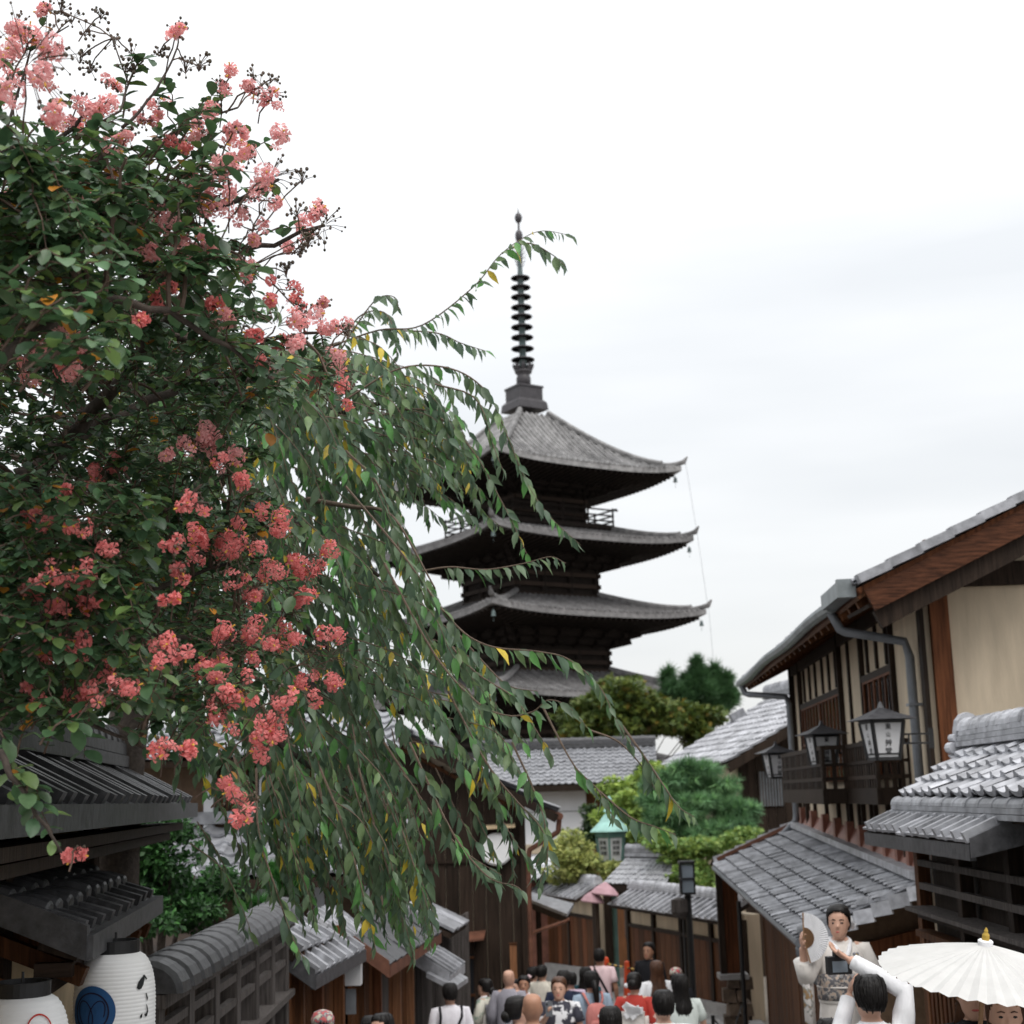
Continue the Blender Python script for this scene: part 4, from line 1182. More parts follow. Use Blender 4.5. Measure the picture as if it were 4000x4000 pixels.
# ------------------------------------------------------------------ far right: dark boarded house with grey roof
BH = thing('grey_roofed_house', 'dark boarded house with pale grey roof beside the tea house', 'house', (8.5, 45, gz(45)))
K_ = 1.34
ex = lambda D: (4.32 - .13 * (D - 32)) * K_
zz0 = .56 * K_
E0, E1 = V((ex(31.4), 31.4 * K_, zz0)), V((ex(38.5), 38.5 * K_, zz0))
R0_, R1_ = E0 + V((3.1, 0, 1.72)) * K_, E1 + V((3.1, 0, 1.72)) * K_
dk = roof(BH, E1, E0, R1_, R0_, 27, 11, 'san', m_tile_lt, name='tile')
ridge(dk, R1_, R0_, .45, .33, m_tile, .36, .5, 2)
beam('verge_board', E0 + V((0, -.05, -.16)), R0_ + V((0, -.05, -.16)), .08, .26, m_wood_dk, BH)
by = 32.2 * K_
gx0, gx1 = ex(32.2) + .42, ex(32.2) + 8
b = MB(); b.prism([V((gx0, by + .05, -7)), V((gx1, by + .05, -7)), V((gx1, by + .05, 2.6 * K_)), V((R0_.x, by + .05, 2.2 * K_)), V((gx0, by + .05, zz0 + .1))], V((-1.05, 8, 0)))
wl = b.build('wall', m_cream, BH)
x = gx0 + .30
while x < gx1 - 2.2:
    zt = min(zz0 + (x - E0.x) * .555 - .1, 2.5 * K_)
    beam('board', (x, by, -7), (x, by, zt), .25, .05, m_wood_gy if random.random() < .25 else m_wood_dk, wl); x += .262
p0, p1 = at(2972, 3150, by - .05), at(3052, 3012, by - .05)
b = MB(); b.box(((p0.x + p1.x) / 2, by - .05, (p0.z + p1.z) / 2), (p1.x - p0.x, .05, p1.z - p0.z)); wn = b.build('window', m_glass_lt, wl)
for k in range(9):
    x = p0.x + (p1.x - p0.x) * k / 8
    beam('window_slat', (x, by - .09, p0.z), (x, by - .09, p1.z), .04, .04, m_wood_gy, wn)
b = MB(); b.bar(R1_.lerp(E1, .25) + V((0, -1, .1)), R1_.lerp(E1, .25) + V((-.45, -1, -.12)), .6, .36); b.build('roof_vent', m_tile, BH)
# stone based pier at the end of the tea house
SP = thing('stone_pier', 'timber pier on rough brown stones at the tea house corner', 'pier', (4.3, 30, gz(30)))
sc0, sc1 = at(2808, 3500, 29.9), at(2880, 3500, 29.9)
beam('timber_panel', ((sc0.x + sc1.x) / 2, 29.95, -3.55), ((sc0.x + sc1.x) / 2, 29.95, -1.55), sc1.x - sc0.x, .3, m_wood_rd, SP)
beam('corner_post', (sc0.x, 29.8, -3.6), (sc0.x, 29.8, -1.5), .12, .12, m_wood_dk, SP)
beam('sill', (sc0.x - .1, 29.85, -3.58), (sc1.x + .1, 29.85, -3.58), .5, .1, m_stone, SP)
for j in range(4):
    for i in range(2):
        w = (sc1.x - sc0.x + .1) / 2; x = sc0.x + w * (i + .5) + (.06 if j % 2 else -.04); z = gz(30) + .13 + j * .25
        b = MB(); rr = random.Random(j * 7 + i)
        b.box((x, 29.9, z), (w - .02, .45, .23)); b.v = [(p[0] + rr.uniform(-.03, .03), p[1] + rr.uniform(-.04, .04), p[2] + rr.uniform(-.02, .02)) for p in b.v]
        b.build('stone', m_stone_br, SP)

# ------------------------------------------------------------------ street furniture
def street_lamp():
    D = 29.0; p = at(2686, 3480, D)
    t = thing('street_lamp', 'black street lamp post with square lantern head beside the crowd', 'street lamp', (p.x, D, gz(D)))
    z1, z0 = at(2680, 3372, D).z, at(2686, 3490, D).z
    b = MB(); b.tube([V((p.x, D, gz(D))), V((p.x, D, z0))], [.075, .065], 10); b.build('post', m_black, t)
    w = .125
    for sx_, sy_ in ((-1, -1), (1, -1), (1, 1), (-1, 1)):
        beam('frame_bar', (p.x + sx_ * w, D + sy_ * w, z0), (p.x + sx_ * w, D + sy_ * w, z1), .03, .03, m_black, t)
    b = MB(); b.box((p.x, D, (z0 + z1) / 2), (.22, .22, z1 - z0 - .05)); b.build('lamp_glass', m_glass_lt, t)
    for z in (z0, z1, (z0 + z1) / 2):
        for s_ in (-1, 1): 
            beam('frame_rail', (p.x - w, D + s_ * w, z), (p.x + w, D + s_ * w, z), .03, .03, m_black, t); beam('frame_rail', (p.x + s_ * w, D - w, z), (p.x + s_ * w, D + w, z), .03, .03, m_black, t)
    b = MB(); b.box((p.x, D, z1 + .02), (.30, .30, .05)); b.build('lamp_cap', m_black, t)
    c = at(2655, 3540, D)
    b = MB(); b.lathe([(.05, .16), (.16, .13), (.17, -.1), (.13, -.2), (.02, -.22)], 12, c); b.build('loudspeaker', m_wood_gy, t)
    beam('speaker_arm', c + V((0, 0, .05)), (p.x, D, c.z + .05), .03, .03, m_black, t)
street_lamp()
def thin_pole(u, v0, D, r, label):
    p = at(u, v0, D); t = thing('pole', label, 'pole', (p.x, D, gz(D)))
    b = MB(); b.tube([V((p.x, D, gz(D))), p], r, 8); b.build('shaft', m_black, t)
    b = MB(); b.lathe([(r * 1.4, 0), (r * 1.4, .12), (r, .15)], 8, (p.x, D, gz(D))); b.build('foot', m_black, t)
thin_pole(2885, 3520, 26.5, .04, 'thin dark pole under the pent roof eave')
thin_pole(2668, 3500, 33.5, .045, 'slim dark pole just left of the street lamp')
# pink twin-shade lamp
p = at(2330, 3520, 36); t = thing('shaded_lamp', 'dark pole lamp with two dusty pink cone shades', 'street lamp', (p.x, 36, gz(36)))
b = MB(); b.tube([V((p.x, 36, gz(36))), V((p.x, 36, p.z))], .06, 8); b.build('post', m_wood_dk, t)
m_pink = mat('pink_shade', (0.42, 0.25, 0.28), .6, .12, 6, 0)
for u, v_, s in ((2362, 3478, .34), (2315, 3508, .28)):
    c = at(u, v_, 36); b = MB(); b.lathe([(.03, .17 * s / .3), (s * .35, .13), (s * .7, .05), (s, -.07), (s * .96, -.10), (s * .6, -.02), (.05, .08)], 20, c, Matrix.Rotation(.12, 3, 'Y')); b.build('lamp_shade', m_pink, t)
# copper lantern above the garden gate
c = at(2386, 3276, 40.5); LS = .80
t = thing('copper_lantern', 'large verdigris copper lantern with lettered panels above the gate', 'lantern', (c.x, c.y, gz(40.5)))
hx = lambda r, z: [c + V((r * math.cos(q), r * math.sin(q), z)) * LS for q in [math.pi / 3 * k + .35 for k in range(6)]]
m_verdi_lt = mat('pale_verdigris', (0.30, 0.52, 0.47), .6, .2, 4, .05)
m_verdi_gn = mat('green_copper', (0.10, 0.19, 0.17), .6, .25, 4, .05)
b = MB(); b.loft([hx(.75, .24), hx(.72, .30), hx(.42, .55), hx(.2, .82), hx(.12, .86), hx(.24, .9), hx(.2, .98), hx(.08, 1.1), hx(.05, 1.25), hx(.1, 1.3), hx(.02, 1.42)]); b.build('lantern_roof', m_verdi_lt, t)
b = MB(); b.loft([hx(.60, .24), hx(.56, .06), hx(.5, .04)]); b.build('lantern_frieze', m_verdi_gn, t)
b = MB(); b.loft([hx(.50, .04), hx(.42, -.72)]); pn = b.build('lantern_panels', m_paper_gy, t)
for k in range(6):
    a, c2 = hx(.52, .04)[k], hx(.44, -.74)[k]; beam('lantern_rib', a, c2, .05, .05, m_verdi_gn, t)
    a2, b2 = hx(.50, .0)[k], hx(.50, .0)[(k + 1) % 6]
    for f, ch in ((.35, '旅'), (.62, '館')):
        mid = a2.lerp(b2, f if k % 2 else f); nn = V((mid.x - c.x, mid.y - c.y, 0)).normalized(); xx = (b2 - a2).normalized()
        co, fs = glyph(ch); tx = MB()
        for q in range(3): tx.add([mid + nn * (.02) + xx * pp[0] * .11 + V((0, 0, pp[1] * .11 - .09 - q * .14)) - nn * (.07 * (q * .2 + .1)) for pp in co], fs)
        tx.build('lettering', m_ink, pn)
b = MB(); b.loft([hx(.46, -.72), hx(.42, -.8), hx(.2, -.86)]); b.build('lantern_base', m_verdi_gn, t)
b = MB(); b.tube([V((c.x, c.y, gz(40.5))), c + V((0, 0, -.55))], .09, 8); b.build('post', m_verdi_gn, t)
# orange traffic posts with a striped bar
m_orange = mat('orange_plastic', (0.62, 0.075, 0.022), .5, .1, 5, 0)
m_yellow = mat('yellow_tape', (0.55, 0.35, 0.08), .6, .1, 5, 0)
cone_p = []
for u, v_, D, lb in ((2368, 3742, 33, 'left orange traffic post by the pink shirted man'), (2448, 3757, 32, 'right orange traffic post beside the man in black')):
    p = at(u, v_, D); t = thing('traffic_post', lb, 'traffic cone', (p.x, D, gz(D)), 'orange traffic posts'); g = gz(D) + .03
    b = MB(); b.lathe([(.19, g), (.19, g + .04), (.115, g + .06), (.055, p.z - .05), (.05, p.z), (.02, p.z + .02)], 12, (p.x, D, 0)); b.build('cone', m_orange, t, smooth=False)
    b = MB(); b.box((p.x, D, g + .015), (.42, .42, .03)); b.build('base', m_orange, t); cone_p.append(V((p.x, D, p.z - .12)))
t = thing('striped_bar', 'yellow and black striped bar between the orange posts', 'barrier', cone_p[0].lerp(cone_p[1], .5))
far = cone_p[1] + (cone_p[1] - cone_p[0]) * .9
for k in range(14):
    a, c2 = cone_p[0].lerp(far, k / 14), cone_p[0].lerp(far, (k + 1) / 14)
    b = MB(); b.tube([a, c2], .022, 6); b.build('bar_segment', m_yellow if k % 2 else m_black, t)
# low rope post on the right
p = at(2784, 3966, 24); t = thing('rope_post', 'short black rope post on the pale street', 'bollard', (p.x, 24, gz(24)))
b = MB(); b.tube([V((p.x, 24, gz(24))), V((p.x, 24, p.z))], .03, 8); b.build('post', m_black, t)
b = MB(); b.tube([V((p.x, 24, p.z - .04)), V((p.x + .25, 24.6, p.z - .35)), V((p.x + .5, 25.4, p.z - .45)), V((p.x + .8, 26.4, p.z - .2))], .012, 5); b.build('rope', m_black, t)
# ------------------------------------------------------------------ foliage building blocks
def leaf_template(rows, curl=.12, fold=.10):
    """rows: (y along the leaf, half width); a leaf folded along its midrib and bent over its length"""
    v, f = [], []
    for y, w in rows:
        zc = -curl * (y ** 2) * 1.2
        v += [(-w, y, zc + fold * w * 2), (0, y, zc), (w, y, zc + fold * w * 2)]
    for i in range(len(rows) - 1):
        a = 3 * i
        f += [(a, a + 1, a + 4, a + 3), (a + 1, a + 2, a + 5, a + 4)]
    return np.array(v), f
T_MYRTLE = leaf_template([(0, .02), (.2, .2), (.5, .31), (.78, .26), (.94, .12), (1.0, .01)], .16, .16)
T_CHERRY = leaf_template([(0, .015), (.12, .095), (.34, .185), (.58, .165), (.8, .075), (1.0, .004)], .22, .18)
T_SMALL = leaf_template([(0, .03), (.45, .30), (1.0, .02)], .1, .2)
T_STAR = (np.array([(0, 0, 0), (-.5, .25, .08), (-.18, .42, 0), (-.45, .8, -.05), (0, .6, .05), (.05, 1.0, -.1), (.15, .58, 0), (.5, .75, .06), (.2, .38, 0), (.5, .2, -.06)]),
          [(0, 1, 2), (0, 2, 3, 4), (0, 4, 5, 6), (0, 6, 7, 8), (0, 8, 9)])
def _needles(n=11):
    v, f = [], []
    rr = random.Random(3)
    for k in range(n):
        a = 2 * math.pi * k / n; t = rr.uniform(.5, 1.0)
        d = np.array((math.cos(a) * t, .55 + .45 * rr.random(), math.sin(a) * t)); d /= np.linalg.norm(d)
        s = np.cross(d, (0.3, .1, .9)); s = s / np.linalg.norm(s) * .06
        i = len(v); v += [tuple(-s), tuple(s), tuple(d)]; f.append((i, i + 1, i + 2))
    return np.array(v), f
T_NEEDLE = _needles()

def leaf_axes(D, Nn):
    D = D / np.linalg.norm(D, axis=1, keepdims=True)
    X = np.cross(D, Nn); X /= np.linalg.norm(X, axis=1, keepdims=True) + 1e-9
    Z = np.cross(X, D)
    return X, D, Z

def leaves(name, tpl, O, D, Nn, L, tint, m, parent, kind='stuff', indiv=0, indiv_name='leaf'):
    """one joined mesh of leaves; the `indiv` ones that show largest become objects of their own"""
    O, D, Nn, L, tint = map(np.asarray, (O, D, Nn, L, tint))
    X, Y, Z = leaf_axes(D, Nn)
    n = len(O); idx = np.arange(n)
    if indiv:
        show = L / np.maximum(O[:, 1], .5)
        inframe = (np.abs(O[:, 0] / O[:, 1]) < .33)
        order = np.argsort(-(show * np.where(inframe, 1, .01)))
        pick = order[:indiv]; idx = np.setdiff1d(idx, pick)
        var = []
        for c in LEAFVAR[m.name]:
            me = bpy.data.meshes.new(indiv_name); me.from_pydata([tuple(p) for p in tpl[0]], [], tpl[1]); me.materials.append(m)
            me.polygons.foreach_set('use_smooth', [True] * len(me.polygons))
            ca = me.color_attributes.new('tint', 'FLOAT_COLOR', 'POINT'); ca.data.foreach_set('color', list(c + (1,)) * len(tpl[0]))
            var.append(me)
        for i in pick:
            k = int(np.argmin([np.sum((tint[i] - np.array(c)) ** 2) for c in LEAFVAR[m.name]]))
            l_ = L[i]
            M = Matrix(((X[i, 0] * l_, Y[i, 0] * l_, Z[i, 0] * l_, O[i, 0]), (X[i, 1] * l_, Y[i, 1] * l_, Z[i, 1] * l_, O[i, 1]), (X[i, 2] * l_, Y[i, 2] * l_, Z[i, 2] * l_, O[i, 2]), (0, 0, 0, 1)))
            link(indiv_name, var[k], parent, M)
    O, X, Y, Z, L, tint = O[idx], X[idx], Y[idx], Z[idx], L[idx], tint[idx]
    tv, tf = tpl; nv = len(tv); n = len(O)
    P = O[:, None, :] + L[:, None, None] * (tv[None, :, 0, None] * X[:, None, :] + tv[None, :, 1, None] * Y[:, None, :] + tv[None, :, 2, None] * Z[:, None, :])
    me = bpy.data.meshes.new(name)
    me.vertices.add(n * nv); me.vertices.foreach_set('co', P.astype(np.float32).ravel())
    lens = [len(q) for q in tf]; flat = np.concatenate([np.array(q) for q in tf])
    loops = (flat[None, :] + (np.arange(n) * nv)[:, None]).ravel()
    me.loops.add(len(loops)); me.loops.foreach_set('vertex_index', loops.astype(np.int32))
    starts = np.concatenate([[0], np.cumsum(lens)[:-1]])
    st = (starts[None, :] + (np.arange(n) * len(flat))[:, None]).ravel()
    me.polygons.add(len(st)); me.polygons.foreach_set('loop_start', st.astype(np.int32))
    me.polygons.foreach_set('use_smooth', np.ones(len(st), dtype=bool))
    me.update(calc_edges=True); me.validate()
    ca = me.color_attributes.new('tint', 'FLOAT_COLOR', 'POINT')
    ca.data.foreach_set('color', np.repeat(np.concatenate([tint, np.ones((n, 1))], 1), nv, axis=0).astype(np.float32).ravel())
    me.materials.append(m)
    o = link(name, me, parent)
    return tag(o, kind=kind)

def inpoly(u, v, P):
    c = False; j = len(P) - 1
    for i in range(len(P)):
        if (P[i][1] > v) != (P[j][1] > v) and u < (P[j][0] - P[i][0]) * (v - P[i][1]) / (P[j][1] - P[i][1]) + P[i][0]: c = not c
        j = i
    return c

m_leaf_m = mat('myrtle_leaf', (0.094, 0.168, 0.076), .40, .2, 30, .0, spec=.45, trans=.30, attr='tint', rand=.2, big=.15)
m_leaf_c = mat('cherry_leaf', (0.118, 0.178, 0.100), .42, .2, 25, .0, spec=.45, trans=.40, attr='tint', rand=.2, big=.15)
m_leaf_b = mat('bush_leaf', (0.05, 0.09, 0.035), .5, .2, 10, .0, spec=.35, trans=.25, attr='tint', rand=.1, big=.15)
m_petal = mat('pink_petal', (0.86, 0.20, 0.20), .7, .20, 60, .0, col2=(0.94, 0.38, 0.36), spec=.2, trans=.42, rand=.12, big=.2)
m_petal_p = mat('pale_pink_petal', (0.93, 0.37, 0.38), .7, .15, 60, .0, col2=(0.99, 0.58, 0.56), spec=.2, trans=.4, rand=.12, big=.2)
m_stamen = mat('yellow_stamen', (0.65, 0.38, 0.06), .7, .2, 20, 0)
m_pod = mat('seed_pod', (0.085, 0.095, 0.045), .5, .5, 50, .05, rand=.3, col2=(0.11, 0.065, 0.05))
LEAFVAR = {'myrtle_leaf': [(1, 1, 1), (.62, .72, .75), (1.55, 1.4, .9), (1.0, 1.15, 1.1), (6.0, 1.4, .4)],
           'cherry_leaf': [(1, 1, 1), (.75, .82, .9), (1.3, 1.3, 1.0), (.95, 1.55, .8), (5.0, 2.5, .5)]}
def pick_tint(name, n, p):
    a = np.array(LEAFVAR[name]); t = a[RNG.choice(len(a), n, p=p)]
    return t * RNG.uniform(.75, 1.25, (n, 1))

def bez(a, b, sag, n, rr, wob):
    """points from a to b bowed by `sag` (vector) with a little wobble"""
    out_ = []
    for k in range(n + 1):
        t = k / n
        p = a.lerp(b, t) + sag * (4 * t * (1 - t))
        if 0 < k < n: p = p + V((rr.uniform(-1, 1), rr.uniform(-1, 1), rr.uniform(-1, 1))) * wob
        out_.append(p)
    return out_

# ------------------------------------------------------------------ crape myrtle (near, upper left)
MY = thing('crape_myrtle', 'crape myrtle tree covered in coral pink blossom at upper left', 'tree', (-3.4, 4.4, gz(4.4)))
rr = random.Random(21)
limb_px = [   # (points (u, v, D), start radius, end radius)
    ([(-1500, 5200, 4.5), (-1100, 3400, 4.6), (-700, 2500, 4.6), (-300, 2200, 4.7), (20, 2020, 4.8), (90, 1880, 4.8)], .11, .05),
    ([(90, 1880, 4.8), (220, 1760, 4.8), (330, 1640, 4.8), (480, 1470, 4.7), (600, 1310, 4.6), (690, 1200, 4.5)], .04, .012),
    ([(150, 1840, 4.8), (330, 1670, 5.0), (520, 1600, 5.1), (740, 1500, 5.2), (980, 1440, 5.2)], .03, .010),
    ([(90, 1880, 4.8), (170, 1930, 4.9), (380, 1960, 5.1), (640, 1990, 5.3), (860, 2080, 5.3)], .028, .008),
    ([(-500, 2350, 4.6), (-100, 2330, 4.6), (170, 2180, 4.7), (360, 2080, 4.9)], .04, .012),
    ([(-600, 1600, 4.0), (-250, 1150, 3.9), (60, 900, 3.9), (240, 735, 3.9), (420, 585, 3.9)], .035, .010),
    ([(-600, 1500, 3.9), (-200, 950, 3.8), (0, 590, 3.8), (230, 540, 3.8), (440, 400, 3.8)], .02, .004),
    ([(-450, 1350, 3.9), (0, 1000, 3.9), (270, 735, 4.0), (340, 710, 4.0), (560, 620, 4.1), (740, 480, 4.1), (930, 420, 4.1)], .014, .003),
    ([(-500, 1900, 3.4), (-100, 1500, 3.3), (330, 1150, 3.5), (650, 1220, 3.6), (880, 1340, 3.7), (1060, 1480, 3.8)], .02, .004),
    ([(-500, 2450, 4.4), (0, 2450, 4.3), (300, 2380, 4.4), (620, 2300, 4.6), (900, 2200, 4.7)], .018, .005),
    ([(-500, 2700, 4.2), (0, 2600, 4.1), (330, 2520, 4.2), (700, 2480, 4.4), (1050, 2530, 4.5)], .018, .005),
    ([(-500, 2850, 3.9), (0, 2730, 3.8), (260, 2790, 3.8), (500, 2890, 3.9), (640, 2970, 3.9)], .010, .003),
    ([(-300, 2900, 3.5), (0, 2950, 3.4), (70, 3050, 3.4), (150, 3190, 3.4), (240, 3330, 3.45)], .012, .003),
    ([(250, 900, 3.9), (420, 840, 4.0), (640, 800, 4.2), (860, 820, 4.3), (1090, 700, 4.3)], .02, .005),
    ([(400, 1160, 4.0), (620, 1060, 4.1), (860, 990, 4.2), (1080, 950, 4.3), (1270, 880, 4.3)], .018, .005),
    ([(600, 1310, 4.6), (850, 1330, 4.6), (1080, 1330, 4.6), (1300, 1290, 4.7)], .016, .004),
    ([(740, 1500, 5.2), (1000, 1490, 5.2), (1200, 1480, 5.2), (1370, 1450, 5.2)], .016, .004),
    ([(0, 600, 3.8), (60, 400, 3.8), (120, 200, 3.8), (270, 100, 3.8)], .006, .002),
    ([(300, 540, 3.8), (470, 430, 3.85), (500, 330, 3.9), (440, 150, 3.9)], .005, .002),
    ([(480, 500, 3.85), (610, 360, 3.9), (690, 190, 3.95), (705, 90, 3.95)], .005, .002),
]
nodes = []
for pts, r0, r1 in limb_px:
    P = [at(*p) for p in pts]
    Q = []
    for a, c in zip(P, P[1:]):
        for k in range(4): Q.append(a.lerp(c, k / 4) + V((rr.uniform(-1, 1), rr.uniform(-1, 1), rr.uniform(-1, 1))) * min(.012, r0 * .5))
    Q.append(P[-1])
    n = len(Q); rad = [r0 + (r1 - r0) * (i / (n - 1)) ** .8 for i in range(n)]
    b = MB(); b.tube(Q, rad, 8); b.build('trunk' if r0 > .1 else 'limb', m_bark, MY, smooth=True)
    if r0 < .1 or True: nodes += [q for q in Q if q.x / q.y > -.5]
POLY_M = [(-260, 700), (120, 620), (300, 700), (480, 590), (620, 740), (770, 760), (830, 900), (1060, 1060), (1000, 1200), (860, 1300), (1000, 1390), (1320, 1440), (1300, 1520), (1080, 1600), (930, 1760), (850, 2000), (930, 2150), (1080, 2330), (1110, 2500), (1010, 2720), (860, 2830), (620, 2770), (330, 2800), (180, 2880), (-260, 2900)]
def depth_m(u, v):
    base = 4.0 + .9 * min(1, max(0, (v - 1000) / 700)) - .5 * min(1, max(0, (v - 2250) / 500))
    if v < 1330 and u < 520: base -= .35
    return base
tips = []
while len(tips) < 190:
    u, v = rr.uniform(-260, 1330), rr.uniform(470, 2900)
    if inpoly(u, v, POLY_M): tips.append(at(u, v, depth_m(u, v) + rr.uniform(-.55, 1.0)))
tw = MB(); O, D, Nn, L, tsel = [], [], [], [], []
narr = np.array([list(p) for p in nodes])
def nearest(p, bias=0):
    d = np.linalg.norm(narr - np.array(p), axis=1)
    return V(narr[int(np.argmin(d + (0 if not bias else 0)))])
sub = []
for t in tips:
    s = nearest(t)
    if (t - s).length < .06: continue
    q = bez(s, t, V((0, 0, .05)), 6, rr, .012)
    tw.tube(q, [.0075, .0068, .006, .0054, .0048, .004, .0035], 5); sub += q
narr = np.vstack([narr, np.array([list(p) for p in sub])])
def leafy_twig(a, c, n, ln, pairs=True, droop=.0, sag=.03):
    q = bez(a, c, V((0, 0, sag)), 8, rr, .006)
    tw.tube(q, [.0036 - .0003 * k for k in range(9)], 4)
    for k in range(n):
        f = (k + .6) / n; i = min(7, int(f * 8)); p = q[i].lerp(q[i + 1], f * 8 - i); d = (q[i + 1] - q[i]).normalized()
        side = d.cross(V((rr.uniform(-.4, .4), rr.uniform(-.6, .2), 1))).normalized()
        for sgn in ((1, -1) if pairs else ((1,) if k % 2 else (-1,))):
            dv = d * rr.uniform(.25, .75) + side * sgn + V((0, 0, rr.uniform(-.35, .3) - droop)) + V((rr.uniform(-.3, .3), rr.uniform(-.5, .3), 0))
            O.append(tuple(p)); D.append(tuple(dv)); Nn.append((rr.uniform(-.35, .35), rr.uniform(-.7, .1), 1.0)); L.append(ln * rr.uniform(.55, 1.3))
            tsel.append(0)
cnt = 0
while cnt < 1300:
    u, v = rr.uniform(-260, 1330), rr.uniform(470, 2900)
    if not inpoly(u, v, POLY_M): continue
    if v < 1150 and u > 350 and rr.random() < .35: continue
    dd = depth_m(u, v)
    near = rr.random() < .55
    p = at(u, v, dd + (rr.uniform(-.6, .15) if near else rr.uniform(.1, 1.1)))
    s = nearest(p); d = p - s
    if d.length > .4: s = p - d.normalized() * .4
    if d.length < .12: s = p - V((rr.uniform(.05, .2), rr.uniform(-.1, .1), rr.uniform(-.15, .05)))
    leafy_twig(s, p, rr.randint(7, 10), .039 if v > 1330 else .046); cnt += 1
# deeper leaves behind and close leaves in front, lower left
for k in range(620):
    u, v = rr.uniform(-260, 1000), rr.uniform(600, 2850)
    if not inpoly(u, v, POLY_M) or (u > 760 and v < 1000): continue
    p = at(u, v, rr.uniform(5.4, 6.4)); s = p - V((rr.uniform(-.1, .25), rr.uniform(-.1, .1), rr.uniform(-.2, .12)))
    leafy_twig(s, p, rr.randint(6, 9), .056)
for k in range(260):
    u, v = rr.uniform(-200, 640), rr.uniform(1950, 2830)
    p = at(u, v, rr.uniform(3.5, 4.1)); s = p - V((rr.uniform(.05, .22), rr.uniform(-.1, .1), rr.uniform(-.15, .10)))
    leafy_twig(s, p, rr.randint(6, 9), .043)
# twigs that stand clear of the crown
SPRIGS = [((600, 850, 4.0), (1120, 520, 4.1), 8), ((700, 520, 4.0), (650, 330, 4.0), 7), ((480, 460, 3.9), (500, 250, 3.9), 6), ((560, 640, 4.1), (800, 420, 4.1), 8), ((700, 560, 4.1), (880, 380, 4.1), 6),
          ((100, 560, 3.8), (280, 380, 3.8), 6), ((0, 420, 3.8), (180, 90, 3.8), 5), ((850, 1340, 3.7), (1250, 1490, 3.8), 8), ((880, 1350, 3.7), (1040, 1480, 3.75), 7), ((640, 1230, 3.6), (900, 1330, 3.7), 7),
          ((1000, 1330, 4.6), (1280, 1400, 4.6), 8), ((1100, 1480, 5.1), (1400, 1520, 5.1), 8), ((60, 3000, 3.4), (210, 3300, 3.45), 9), ((90, 3080, 3.4), (130, 3230, 3.4), 4), ((300, 2800, 3.8), (640, 2960, 3.9), 9),
          ((700, 2790, 4.2), (870, 2980, 4.2), 7), ((850, 2750, 4.4), (1040, 2900, 4.4), 6), ((0, 2850, 3.5), (60, 3120, 3.5), 6), ((820, 820, 4.3), (1080, 720, 4.3), 5), ((960, 960, 4.2), (1200, 900, 4.3), 5), ((250, 2830, 3.7), (330, 2960, 3.7), 5),
          ((880, 2900, 4.3), (900, 3080, 4.3), 6), ((500, 330, 3.9), (590, 240, 3.9), 4), ((180, 590, 3.6), (420, 560, 3.6), 6), ((-40, 540, 3.5), (190, 500, 3.5), 6)]
for k in range(64):
    u, v = rr.uniform(-60, 880), rr.uniform(640, 1080)
    du, dv = rr.uniform(20, 330), rr.uniform(60, 330)
    dd = rr.uniform(3.6, 4.3); n_ = rr.randint(5, 8)
    if u + du > 980 or v - dv < 330: continue
    SPRIGS.append(((u, v, dd), (u + du, v - dv, dd + rr.uniform(-.1, .1)), n_))
for k in range(40):
    v = rr.uniform(1250, 2700); u = {0: 1000, 1: 950, 2: 1050}[k % 3] - rr.uniform(0, 200) + (60 if v > 2200 else 0)
    SPRIGS.append(((u, v, 4.6), (u + rr.uniform(60, 200), v + rr.uniform(-90, 110), 4.6 + rr.uniform(-.2, .2)), rr.randint(5, 7)))
for a, c, n in SPRIGS:
    leafy_twig(at(*a), at(*c), n, .052)
# big near leaves at the left
for k in range(46):
    u, v = rr.uniform(-100, 560), rr.uniform(980, 1420)
    p = at(u, v, rr.uniform(2.9, 3.4)); leafy_twig(p - V((.12, rr.uniform(-.05, .05), rr.uniform(-.04, .1))), p, 4, .056)
ti = pick_tint('myrtle_leaf', len(O), [.42, .25, .18, .135, .015])
leaves('leaves', T_MYRTLE, O, D, Nn, L, ti, m_leaf_m, MY, indiv=300)
tw.build('twigs', m_twig, MY, kind='stuff')
print('myrtle leaves', len(O))

# blossom: panicles of crinkled florets, with green seed pods
def floret(b, c, n, s):
    n = n.normalized(); a = n.orthogonal().normalized(); bb = n.cross(a); ph = rr.uniform(0, 6.28)
    for k in range(6):
        q = ph + k * math.pi / 3 + rr.uniform(-.2, .2); d = a * math.cos(q) + bb * math.sin(q); t = n.cross(d)
        u1 = rr.uniform(-.25, .35)
        p1 = c + d * s * .35
        w = s * rr.uniform(.30, .42)
        e1 = p1 + d * s * .45 + t * w + n * s * (u1 + rr.uniform(-.2, .2)); e2 = p1 + d * s * .45 - t * w + n * s * (u1 + rr.uniform(-.2, .2)); e3 = p1 + d * s * rr.uniform(.6, .8) + n * s * (u1 - rr.uniform(0, .3))
        m1 = p1 + d * s * .3 + n * s * (u1 * .6 + .12)
        b.add([c, p1 + t * s * .1, p1 - t * s * .1, e1, e2, e3, m1], [(0, 1, 2), (1, 3, 6), (2, 6, 4), (1, 6, 2), (3, 5, 6), (6, 5, 4)])
